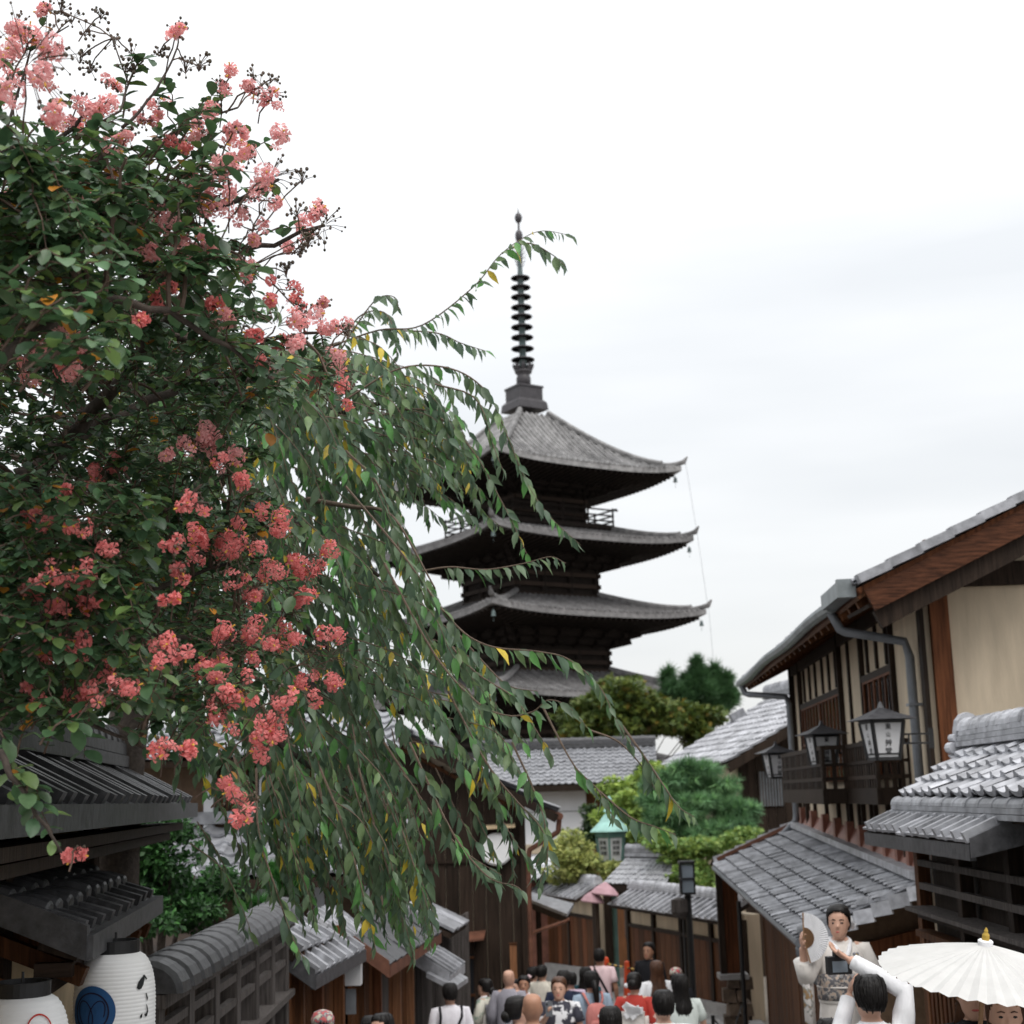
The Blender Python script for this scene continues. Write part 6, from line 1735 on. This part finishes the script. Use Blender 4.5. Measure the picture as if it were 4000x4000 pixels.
def person(label, u, vt, D, yaw, hair='short', hm=None, skin=0, top='white', style='tee', arms=('down', 'down'), bottom='dark_pants', lean=0.0, extra=None, face=None, vox=.012, Hfix=None, curl=(.5, .5), obi=None, headturn=0.0):
    rs = random.Random(int(u * 7 + vt))
    tp = at(u, vt, D); g = gz(D) + .03
    H = Hfix or (tp.z - g)
    k = H / 1.63
    base = V((tp.x, D, tp.z - H))
    R = Matrix.Rotation(math.radians(yaw), 4, 'Z')
    W = lambda p: base + (R @ (V(p) * k)).to_3d()
    t = thing('person', label, 'person', base)
    hm = hm or HB
    Ht = Matrix.Rotation(headturn, 3, 'Z')
    hp = lambda p: Ht @ V(p) + V((0, 0, -.022))
    b = MB()
    b.loft([ring(*q) for q in ((.80, .15, .11), (.90, .155, .112), (1.0, .13, .098), (1.12, .138, .10), (1.25, .150, .102), (1.33, .122, .080), (1.385, .072, .062), (1.41, .052, .052))])
    b.tube([V((0, -.01, 1.36)), V((0, 0, 1.42)), V((0, .008, 1.49))], [.056, .049, .051], 10)
    hr = [(1.430, .028, .03, .062), (1.440, .043, .055, .042), (1.467, .059, .080, .022), (1.51, .069, .093, .010), (1.55, .074, .098, .003), (1.59, .074, .096, -.002), (1.62, .066, .084, -.004), (1.64, .046, .058, -.006), (1.65, .018, .022, -.006)]
    b.loft([[hp(p) for p in ring(*q)] for q in hr])
    b.tube([hp((0, .096, 1.545)), hp((0, .110, 1.515)), hp((0, .101, 1.504))], [.006, .011, .009], 6)
    for s in (-1, 1):
        b.ball(hp((s * .075, -.005, 1.528)), (.010, .018, .029), 6, 5)
        b.tube([V((s * .085, 0, .88)), V((s * .09, .012, .48)), V((s * .085, -.012, .26)), V((s * .085, -.015, .07))], [.082, .056, .052, .036], 8)
        b.ball((s * .085, .05, .035), (.042, .12, .035), 8, 5)
    el = []
    for s, a, cu in ((1, arms[0], curl[0]), (-1, arms[1], curl[1])):
        e, w = ARMS[a] if isinstance(a, str) else a
        e, w = V((e[0] * s, e[1], e[2])), V((w[0] * s, w[1], w[2])); sh = V((s * .166, 0, 1.325)); el.append((s, sh, e, w))
        b.tube([V((s * .10, 0, 1.33)), sh, sh.lerp(e, .5), e, e.lerp(w, .3), w], [.055, .054, .046, .039, .038, .027], 8)
        d = (w - e).normalized(); nn = V((-s, .1, .2)) if abs(d.z) > .6 else V((0, .2, 1)) * (-1 if d.z < 0 else 1)
        hand(b, w, d, nn, cu)
    b.v = [tuple(W(p)) for p in b.v]
    body = b.build('body', SK[skin], t, smooth=True)
    md = body.modifiers.new('fuse', 'REMESH'); md.mode = 'VOXEL'; md.voxel_size = vox * k; md.use_smooth_shade = True
    sm = body.modifiers.new('soften', 'SMOOTH'); sm.factor = .5; sm.iterations = 2
    def part(name, mb, m, smooth=True, par=None):
        mb.v = [tuple(W(p)) for p in mb.v]
        return mb.build(name, m, par or t, smooth=smooth)
    # ---- clothing
    cm = CLO[top]
    if style in ('tee', 'shirt'):
        c = MB(); c.loft([ring(z, rx, ry, yo, 20, .025, rs) for z, rx, ry, yo in ((.76, .178, .135, 0), (.86, .178, .135, 0), (.97, .168, .128, 0), (1.1, .174, .125, 0), (1.22, .190, .128, 0), (1.32, .188, .106, -.004), (1.368, .122, .084, -.008), (1.396, .066, .064, -.004))])
        for s, sh, e, w in el:
            end = sh.lerp(e, .72) if style == 'tee' else e.lerp(w, .93)
            pts = [V((s * .10, 0, 1.325)), sh + V((s * .008, 0, .0)), sh.lerp(e, .4), end] if style == 'tee' else [V((s * .10, 0, 1.325)), sh, sh.lerp(e, .5), e, e.lerp(w, .5), end]
            rad = [.064, .070, .070, .072] if style == 'tee' else [.064, .068, .060, .055, .048, .042]
            c.tube(pts, rad, 12)
        sh_ = part('shirt', c, cm)
        if style == 'shirt':
            c = MB(); c.loft([ring(1.375, .078, .072, -.004), ring(1.405, .062, .062, -.002)], cap=False); part('collar', c, cm, par=sh_)
    else:   # robe: kimono, yukata or long haori
        c = MB(); c.loft([ring(z, rx, ry, yo, 22, .015, rs) for z, rx, ry, yo in ((.04, .185, .15, 0), (.45, .19, .15, 0), (.85, .185, .145, 0), (1.0, .172, .135, 0), (1.12, .170, .136, 0), (1.22, .174, .132, 0), (1.29, .166, .118, -.004), (1.335, .142, .102, -.008), (1.37, .098, .082, -.012), (1.395, .070, .068, -.012))])
        rb = part('robe', c, cm)
        for s, sh, e, w in el:
            c = MB(); c.tube([V((s * .07, 0, 1.31)), sh + V((0, 0, -.012)), sh.lerp(e, .5), e, e.lerp(w, .55)], [.064, .074, .074, .078, .082], 12); part('sleeve', c, cm)
            drop = V((0, 0, -.42 if style == 'kimono' else -.18)); a, z = e.lerp(sh, .25), e.lerp(w, .5); side = (z - a).cross(V((0, 0, 1)))
            side = side.normalized() * .028 if side.length > .01 else V((.028, 0, 0))
            if (z - a).cross(V((0, 0, 1))).length < .05: a, z = e + V((-s * .06, .03, .1)), e + V((s * .10, .10, .1)); side = V((0, .028, 0))
            c = MB(); c.loft([[p + o + dz * f for p, o in ((a, side), (z, side), (z, -side), (a, -side))] for f, dz in ((0, drop), (.5, drop * 1.02), (1, drop))]); part('sleeve_bag', c, CLO['kimono_print'] if top == 'ivory' else cm)
        if style == 'kimono':
            c = MB()
            for s in (-1, 1):
                c.tube([V((s * .06, -.055, 1.40)), V((s * .068, .02, 1.385)), V((s * .045, .098, 1.335)), V((-s * .02, .150, 1.20)), V((-s * .045, .158, 1.14))], [.016, .017, .017, .015, .012], 8)
            part('collar', c, CLO['white'], par=rb)
            c = MB(); c.loft([ring(z, .188, .152, 0, 22) for z in (.98, 1.02, 1.1, 1.165)]); part('obi', c, CLO[obi or 'ivory'])
    if style in ('tee', 'shirt'):
        c = MB()
        for s in (-1, 1): c.tube([V((s * .075, 0, .90)), V((s * .095, .01, .5)), V((s * .09, -.01, .12))], [.105, .078, .062], 12)
        c.loft([ring(.78, .165, .13), ring(.92, .160, .125), ring(1.0, .15, .115)]); part('trousers', c, CLO[bottom])
    c = MB()
    for s in (-1, 1): c.ball((s * .085, .05, .03), (.047, .128, .042), 10, 6)
    part('shoes', c, CLO['black'])
    # ---- hair
    if hair != 'bald':
        c = MB(); rings = []
        long = hair in ('long', 'mid'); lv = [(1.666, .016, .02, -.008), (1.658, .052, .064, -.008), (1.640, .071, .089, -.009), (1.61, .082, .103, -.010), (1.57, .085, .108, -.012), (1.53, .084, .107, -.014), (1.50, .078, .098, -.018), (1.475, .066, .080, -.028)]
        if hair == 'short': lv[-3:] = [(1.535, .081, .105, -.014), (1.505, .072, .093, -.020), (1.486, .059, .072, -.030)]
        if hair in ('updo', 'bun', 'pony'): lv = [(z + .004, rx * 1.05, ry * 1.03, yo) for z, rx, ry, yo in lv]
        if long:
            lv = lv[:-1] + [(1.45, .088, .09, -.02), (1.40, .098, .085, -.03), (1.33, .115, .075, -.06), (1.24, .118, .055, -.10), (1.12, .105, .045, -.125)] + ([(1.0, .085, .035, -.13), (.94, .05, .02, -.13)] if hair == 'long' else [])
            if hair == 'mid': lv = lv[:-2] + [(1.27, .09, .04, -.09)]
        FA = lambda z: 0 if z > 1.618 else min(1.3 if long or hair in ('updo', 'bun', 'pony') else 1.7, 1.0 * math.sqrt((1.618 - z) / .045))
        lf_ = []
        for A_, B_ in zip(lv, lv[1:]): lf_ += [tuple(A_[j] + (B_[j] - A_[j]) * f for j in range(4)) for f in (0, .34, .67)]
        for z, rx, ry, yo in lf_ + [lv[-1]]:
            fa = FA(z)
            rg_ = []
            for q in range(28):
                a = 2 * math.pi * q / 28; off = abs((a - math.pi / 2 + math.pi) % (2 * math.pi) - math.pi)
                f = 1 + rs.uniform(-.022, .022)
                if off < fa: f = .62
                rg_.append(hp((rx * math.cos(a) * f, yo + ry * math.sin(a) * f, z)))
            rings.append(rg_)
        c.loft(rings)
        if hair == 'pony':
            c.tube([hp((0, -.10, 1.56)), hp((0, -.15, 1.55)), hp((.01, -.165, 1.46)), hp((.02, -.155, 1.34)), hp((.02, -.15, 1.26))], [.028, .036, .042, .034, .010], 10)
        if hair in ('bun', 'updo'):
            c.ball(hp((0, -.105, 1.55 if hair == 'bun' else 1.50)), (.058, .05, .055), 10, 8)
        for q in range(0 if hair in ('updo', 'bun') else (170 if long else 130)):     # separate locks lying over the hair mass
            a = rs.uniform(0, 2 * math.pi); dr = rs.uniform(-.35, .35); o_ = rs.uniform(.99, 1.02); z_a = rs.randint(1, 3); z_b = rs.randint(5, len(lv) - 1); pts = []
            for i in range(z_a, z_b + 1):
                z, rx, ry, yo = lv[i]; aa = a + dr * (i - z_a) / max(1, z_b - z_a); off = abs((aa - math.pi / 2 + math.pi) % (2 * math.pi) - math.pi)
                if off < FA(z) + .05: break
                pts.append(hp((rx * math.cos(aa) * o_, yo + ry * math.sin(aa) * o_, z + rs.uniform(-.006, .006))))
            if len(pts) > 2:
                if i == z_b: pts.append(pts[-1] + V((rs.uniform(-.008, .008), rs.uniform(-.01, .004), -rs.uniform(.006, .02) * (1 if long else .35))))
                c.tube(pts, [.003] + [.0048] * (len(pts) - 2) + [.0012], 4)
        part('hair', c, hm)
    if face is None: face = abs(((yaw + 180) % 360) - 180) > 80
    if face:
        for s in (-1, 1):
            c = MB(); c.ball(hp((s * .030, .0925, 1.541)), (.014, .006, .0065), 8, 5); part('eye', c, m_eye)
            c = MB(); c.tube([hp((s * .014, .099, 1.562)), hp((s * .030, .096, 1.567)), hp((s * .047, .085, 1.561))], [.003, .0035, .002], 5); part('eyebrow', c, hm)
        c = MB(); c.ball(hp((0, .098, 1.478)), (.019, .007, .006), 10, 6); part('mouth', c, m_lip)
    if extra: extra(t, part, W, el)
    return t

def x_phone(col=m_black, arm=0, tilt=0.0):
    def f(t, part, W, el):
        s, sh, e, w = el[arm]
        c = w + (w - e).normalized() * .07 + V((0, .025, .03))
        ph = thing('smartphone', PHONE[0] if PHONE else 'dark smartphone held up in a hand', 'phone', W(c))
        if PHONE: PHONE.pop(0)
        b = MB(); b.box(c, (.075, .010, .15), Matrix.Rotation(tilt, 3, 'Y')); b.v = [tuple(W(p)) for p in b.v]; b.build('case', col, ph)
        b = MB(); b.box(c + V((0, -.0065, 0)), (.068, .002, .138), Matrix.Rotation(tilt, 3, 'Y')); b.v = [tuple(W(p)) for p in b.v]; b.build('screen', m_glass, ph)
        b = MB(); b.ball(c + V((.02, .007, .055)), (.012, .004, .012), 8, 4); b.v = [tuple(W(p)) for p in b.v]; b.build('camera_lens', m_black, ph)
    return f
PHONE = ['grey smartphone held by the woman in the printed top', 'white smartphone held up by the woman in the mint shirt']
def x_strap(t, part, W, el):
    c = MB(); 
    pts = [V((-.09, -.02, 1.39)), V((-.07, -.10, 1.35)), V((.02, -.142, 1.2)), V((.12, -.12, 1.0)), V((.17, -.04, .86))]
    c.tube(pts, .018, 6, sq=.5); part('shoulder_strap', c, CLO['black'])
def x_twostrap(t, part, W, el):
    for s in (-1, 1):
        c = MB(); c.tube([V((s * .11, .05, 1.37)), V((s * .125, -.05, 1.385)), V((s * .12, -.125, 1.28)), V((s * (.02 if s > 0 else .15), -.145, 1.08))], .017, 6, sq=.5); part('shoulder_strap', c, CLO['black'])
def x_backpack(t, part, W, el):
    base_ = W((0, -.2, .9))
    bp = thing('backpack', 'salmon pink backpack worn by the woman with a ponytail', 'backpack', base_)
    def sub(name, mb, m): mb.v = [tuple(W(p)) for p in mb.v]; mb.build(name, m, bp, smooth=True)
    c = MB(); c.loft([ring(z, rx, ry, -.215, 16) for z, rx, ry in ((.92, .10, .05), (.94, .135, .075), (1.06, .142, .085), (1.18, .135, .08), (1.26, .11, .065), (1.295, .06, .03))]); sub('bag', c, CLO['salmon'])
    c = MB(); c.loft([ring(z, rx, .02, -.298, 12) for z, rx in ((.96, .09), (.99, .105), (1.08, .10), (1.11, .08))]); sub('front_pocket', c, CLO['salmon'])
    for s in (-1, 1):
        c = MB(); c.tube([V((s * .05, -.17, 1.22)), V((s * .10, -.135, 1.33)), V((s * .115, -.05, 1.395)), V((s * .12, .08, 1.36)), V((s * .13, .13, 1.2))], .022, 6, sq=.45); sub('strap', c, CLO['salmon'])
    c = MB(); c.ball((.0, -.312, 1.16), (.018, .004, .018), 8, 4); sub('badge', c, CLO['white'])
def x_obibow(t, part, W, el):
    c = MB(); c.box((0, -.185, 1.15), (.27, .07, .15)); part('obi_pad', c, CLO['ivory'], False)
    c = MB()
    for a in (-.5, .05, .45, .9):
        c.box((.03 * math.cos(a * 3), -.235, 1.245 + .02 * math.sin(a * 4)), (.20, .035, .07), Matrix.Rotation(a, 3, 'Y'))
    part('obi_bow', c, CLO['white'], False)
    c = MB(); c.ball((-.085, -.06, 1.50), (.03, .03, .03), 8, 6); part('hair_flower', c, CLO['white'])
def x_hairflower(t, part, W, el):
    c = MB()
    for dx, dz in ((0, 0), (.025, .012), (-.02, .015), (.005, .03)): c.ball((-.075 + dx, -.02, 1.61 + dz), (.018, .018, .018), 6, 5)
    part('hair_flower', c, CLO['pale_pink'])
def x_cap(t, part, W, el):
    c = MB(); c.loft([ring(*q) for q in ((1.555, .089, .112, -.008), (1.60, .087, .110, -.008), (1.638, .066, .084, -.008), (1.654, .03, .04, -.008), (1.658, .008, .01, -.008))]); cp = part('cap', c, CLO['cap_print'])
    c = MB(); c.loft([[V((x * .085, .07 + y, 1.562 - .012 * abs(x))) for x, y in ((-1, 0), (-.7, .10), (0, .135), (.7, .10), (1, 0))], [V((x * .085, .07 + y, 1.554 - .012 * abs(x))) for x, y in ((-1, 0), (-.7, .10), (0, .135), (.7, .10), (1, 0))]], closed=False); part('brim', c, CLO['cap_print'], par=cp)

CROWD = [
 dict(label='man in white shirt with black straps seen from behind', u=1757, vt=3843, D=18.09, yaw=8, top='shirt_white', style='shirt', extra=x_twostrap),
 dict(label='woman in cream green kimono standing left of the bald man', u=1893, vt=3826, D=21.36, yaw=70, hair='updo', top='cream_stripe', style='kimono', arms=('front', 'front')),
 dict(label='tall bald man in grey haori seen from behind', u=1986, vt=3789, D=21.04, yaw=-12, hair='bald', skin=0, top='grey_haori', style='haori'),
 dict(label='person with pale face peeking out right of the bald man', u=2010, vt=3828, D=22.02, yaw=160, top='lilac', style='tee'),
 dict(label='woman with pink flowers in her hair facing the camera', u=2046, vt=3815, D=21.36, yaw=175, hair='updo', skin=1, top='lilac', style='kimono', extra=x_hairflower),
 dict(label='man in black tee standing behind the flower haired woman', u=2080, vt=3779, D=24.63, yaw=-35, top='black', style='tee', skin=0),
 dict(label='dark haired person in pale top beside the man in black tee', u=2116, vt=3772, D=23.98, yaw=-20, top='cream', style='tee'),
 dict(label='bald tan man in grey collar close to the camera', u=2078, vt=3880, D=12.60, yaw=5, hair='bald', skin=1, top='grey', style='shirt'),
 dict(label='woman in blue yukata beside the near bald man', u=2022, vt=3897, D=13.60, yaw=-75, hair='updo', skin=0, top='blue_print', style='kimono', face=True),
 dict(label='smiling woman in black and white print holding a phone', u=2182, vt=3820, D=17.88, yaw=172, hair='updo', hm=HBR, top='mono_print', style='tee', arms=('phone', 'front'), extra=x_phone(m_pipe, 0)),
 dict(label='person in navy top behind the woman with the phone', u=2201, vt=3793, D=20.27, yaw=-10, top='navy', style='tee', skin=0),
 dict(label='person in lilac top right behind the navy top', u=2228, vt=3800, D=22.24, yaw=20, top='lilac', style='tee'),
 dict(label='dark haired woman in teal top left of the ponytail woman', u=2288, vt=3780, D=22.45, yaw=-30, hair='mid', top='teal', style='tee'),
 dict(label='woman with black ponytail and pink backpack', u=2308, vt=3797, D=19.40, yaw=12, hair='pony', top='blue_grey', style='tee', extra=x_backpack),
 dict(label='man in pale pink tee walking ahead of the crowd', u=2340, vt=3709, D=25.50, yaw=-8, top='pale_pink', style='tee', extra=x_strap, skin=1),
 dict(label='dark head of a woman at the bottom edge of the crowd', u=2383, vt=3936, D=11.60, yaw=0, hair='mid', top='navy', style='tee'),
 dict(label='woman in red kimono with white bow on her back', u=2476, vt=3803, D=18.86, yaw=-14, hair='bun', top='red_print', style='kimono', extra=x_obibow, obi='ivory'),
 dict(label='man in black jacket bowing his head near the gate', u=2533, vt=3684, D=25.50, yaw=150, top='black', style='shirt', arms=('down', 'front'), skin=1),
 dict(label='woman with very long brown hair in white top', u=2563, vt=3755, D=21.58, yaw=10, hair='long', hm=HBR, top='white', style='shirt', arms=('front', 'down')),
 dict(label='person in dark cap behind the mint shirt woman', u=2640, vt=3785, D=21.80, yaw=-20, top='black', style='tee', extra=x_cap),
 dict(label='man with thick black hair in white tee near the camera', u=2588, vt=3872, D=12.60, yaw=6, top='white', style='tee'),
 dict(label='woman in mint shirt holding a phone up to her right', u=2652, vt=3808, D=17.22, yaw=14, hair='mid', top='mint', style='tee', arms=(((.27, .06, 1.12), (.17, .26, 1.36)), 'down'), extra=x_phone(CLO['white'], 0)),
 dict(label='person in a colourful printed cap at the lower left', u=1260, vt=3958, D=11.50, yaw=10, top='white', style='tee', extra=x_cap),
 dict(label='dark haired woman with hair clip at the bottom left', u=1490, vt=3964, D=12.20, yaw=150, hair='mid', top='navy', style='tee'),
 dict(label='black haired head beside the woman with the hair clip', u=1448, vt=3972, D=12.60, yaw=0, hair='mid', top='black', style='tee'),
]
for kw in CROWD:
    person(**kw)
# the photographer in white, arm raised over his head with a camera
def x_camera(t, part, W, el):
    c = V((-.075, .30, 1.66))
    cmr = thing('camera_body', 'black camera raised by the photographer in white', 'camera', W(c))
    def sub(name, mb, m): mb.v = [tuple(W(p)) for p in mb.v]; mb.build(name, m, cmr)
    b = MB(); b.box(c, (.135, .055, .095)); b.box(c + V((0, 0, .058)), (.05, .05, .03)); sub('body', b, m_black)
    b = MB(); b.lathe([(.036, 0), (.036, .07), (.03, .075)], 14, c + V((0, .03, 0)), Matrix.Rotation(-math.pi / 2, 3, 'X')); sub('lens', b, m_black)
    b = MB(); b.box(c + V((.0, -.029, -.005)), (.085, .003, .06)); sub('screen', b, m_glass_lt)
    b = MB(); b.tube([V((.05, -.08, 1.39)), V((.09, -.10, 1.30)), V((.02, -.14, 1.2))], .012, 6, sq=.4); part('strap', b, CLO['black'])
person('man in white shirt photographing the kimono woman', 3392, 3815, 8.8, 4, top='white', style='shirt', arms=(((.20, .02, 1.545), (-.04, .20, 1.70)), ((.16, .16, 1.25), (.03, .29, 1.50))), extra=x_camera, vox=.010)
person('dark haired person cut off below the photographer', 3236, 3985, 9.2, 0, top='black', style='tee')

# the woman in the white kimono with a fan, on a stone step by the wall
hu, hv, hD = 3272, 3541, 11.2
tp = at(hu, hv, hD); hb = tp.z - 1.63
st = thing('stone_step', 'stone step under the woman in the white kimono', 'step', (tp.x, hD, gz(hD)))
b = MB(); b.box((tp.x + .1, hD, (gz(hD) + hb) / 2 - .02), (1.1, .8, max(.1, hb - gz(hD) + .02))); b.build('block', m_stone, st)
b = MB(); b.box((tp.x + .1, hD - .62, (gz(hD) + hb) / 2 - .2), (1.1, .44, max(.1, (hb - gz(hD)) * .5))); b.build('tread', m_stone, st)
def x_fan(t, part, W, el):
    s, sh, e, w = el[0]
    p0 = w + (w - e).normalized() * .075 + V((-.01, .03, 0))
    fan = thing('folding_fan', 'white pleated folding fan held up by the kimono woman', 'fan', W(p0))
    n = 30; vs = []
    P = lambda a, r, dz: p0 + V((-math.cos(a) * r, .012 + dz, math.sin(a) * r))
    for nm, r0, r1, m in (('fan_leaf', .075, .178, CLO['white']), ('fan_sticks', .012, .075, CLO['tan'])):
        b = MB(); a0, a1 = [], []
        for k in range(2 * n + 1):
            a = math.radians(-78 + 166 * k / (2 * n)); z = .007 if k % 2 else -.001
            a0.append(P(a, r0, z * r0 / .2)); a1.append(P(a, r1, z))
        b.loft([a0, a1], closed=False); b.loft([[q + V((0, -.0015, 0)) for q in a0], [q + V((0, -.0015, 0)) for q in a1]], closed=False)
        b.v = [tuple(W(p)) for p in b.v]; b.build(nm, m, fan)
    for a in (-78, 88):
        b = MB(); b.bar(P(math.radians(a), .0, 0), P(math.radians(a), .178, 0), .010, .006, V((0, 1, 0))); b.v = [tuple(W(p)) for p in b.v]; b.build('guard_stick', CLO['tan'], fan)
    # obi cord tied in loops, chest flowers, hair ribbon
    c = MB()
    for k in range(5):
        a = 2 * math.pi * k / 5 + .3; ctr = V((-.075 + .038 * math.cos(a), .163, 1.075 + .042 * math.sin(a)))
        c.tube([ctr + V((.028 * math.cos(q) * math.cos(a) - .016 * math.sin(q) * math.sin(a), .004, .028 * math.cos(q) * math.sin(a) + .016 * math.sin(q) * math.cos(a))) for q in [2 * math.pi * j / 10 for j in range(11)]], .0055, 5)
    part('obi_cord_knot', c, CLO['ivory'])
    c = MB(); c.tube([V((.188 * math.cos(q), .156 * math.sin(q), 1.07)) for q in [math.pi * j / 12 for j in range(13)]], .007, 6); part('obi_cord', c, CLO['ivory'])
    c = MB(); c.loft([ring(z, .181, .146, 0, 22) for z in (.955, .985)]); part('obi_sash', c, CLO['ivory'])
    for k, (dx, dz, r_) in enumerate(((-.085, 1.285, .020), (-.075, 1.30, .013), (-.10, 1.30, .012), (-.12, 1.27, .012))):
        c = MB(); c.ball((dx, .125 - abs(dx) * .25, dz), (r_, .006, r_), 8, 4); part('kimono_flower', c, CLO['gold'] if k == 0 else CLO['grey'])
    c = MB(); c.box((-.085, -.055, 1.53), (.05, .05, .09), Matrix.Rotation(.4, 3, 'Y')); c.box((-.10, -.06, 1.49), (.06, .03, .05), Matrix.Rotation(-.5, 3, 'Y')); part('hair_ribbon', c, CLO['white'])
CLO['tan'] = cloth('cloth_tan', (0.27, 0.16, 0.09)); CLO['gold'] = cloth('cloth_gold', (0.40, 0.27, 0.06))
person('woman in white kimono posing with a fan by the roof', hu, hv, hD, 180, hair='updo', top='ivory', style='kimono', obi='obi_print', arms=(((.28, .08, 1.15), (.305, .14, 1.36)), ((.23, .04, 1.08), (.12, .20, 1.02))), curl=(1.1, .5), vox=.007, Hfix=1.63, extra=x_fan, headturn=-.30)

# white paper parasol and the two women under it
pc = at(3842, 3800, 6.95)
PA = thing('paper_parasol', 'white oiled paper parasol with bamboo tip at the lower right', 'parasol', pc - V((0, 0, .9)))
Rp = Matrix.Rotation(.10, 3, 'Y') @ Matrix.Rotation(.17, 3, 'X')
nr_, Rr_ = 36, .47
m_parasol = mat('parasol_paper', (0.66, 0.655, 0.64), .8, .05, 12, .05, trans=.18, rand=.02, big=.05)
PP = lambda a, r, z: pc + Rp @ V((r * math.cos(a), r * math.sin(a), z))
prof = lambda f: .135 * (1 - f) ** .9
for k in range(nr_):
    b = MB(); a0, a1 = 2 * math.pi * k / nr_, 2 * math.pi * (k + 1) / nr_; am = (a0 + a1) / 2; rows = []
    for f in (.05, .35, .65, 1.0):
        rows.append([PP(a0, Rr_ * f, prof(f)), PP(am, Rr_ * f * (.985 if f == 1 else 1), prof(f) - .013 * f), PP(a1, Rr_ * f, prof(f))])
    b.loft(rows, closed=False); b.build('paper_panel', m_parasol, PA)
    beam('rib', PP(a0, .03, .115), PP(a0, Rr_ * .985, prof(1.0) - .008), .006, .006, CLO['tan'], PA)
b = MB(); b.lathe([(.032, .105), (.034, .145), (.028, .15)], 16, pc, Rp.to_3x3()); b.build('crown_cap', CLO['white'], PA, smooth=False)
b = MB(); b.lathe([(.018, .15), (.017, .172), (.008, .185), (.010, .19), (.003, .205)], 10, pc, Rp.to_3x3()); b.build('tip', CLO['gold'], PA)
b = MB(); b.tube([pc + Rp @ V((0, 0, .12)), pc + Rp @ V((0, 0, -.75))], .011, 8); b.build('handle', CLO['tan'], PA)
PHONE.append('blue smartphone held by the woman under the parasol')
m_bluephone = mat('blue_phone', (0.05, 0.06, 0.13), .35, .1, 5, 0)
person('woman under the parasol holding up a blue phone', 3795, 3782, 7.45, 165, hair='mid', hm=HBR, top='black', style='shirt', arms=(((.22, .08, 1.10), (.07, .25, 1.24)), 'front'), extra=x_phone(m_bluephone, 0, .3), vox=.008)
person('dark haired woman in black and white at the parasol edge', 3918, 3868, 7.15, 170, hair='mid', hm=HBR, top='mono_print', style='tee', vox=.008)
# raised fist seen behind the fence post
FI = thing('person', 'person behind the fence post with only a raised fist visible', 'person', (at(1048, 3950, 12.9).x, 12.9, gz(12.9)))
FI['label'] = 'raised fist of a person hidden behind the timber fence post'
COL.objects.unlink(FI); bpy.data.objects.remove(FI)
person('person half hidden by the fence post with a raised fist', 985, 3990, 12.95, 20, top='black', style='tee', arms=(((.24, .10, 1.42), (.15, .12, 1.60)), 'down'), curl=(1.2, .5))
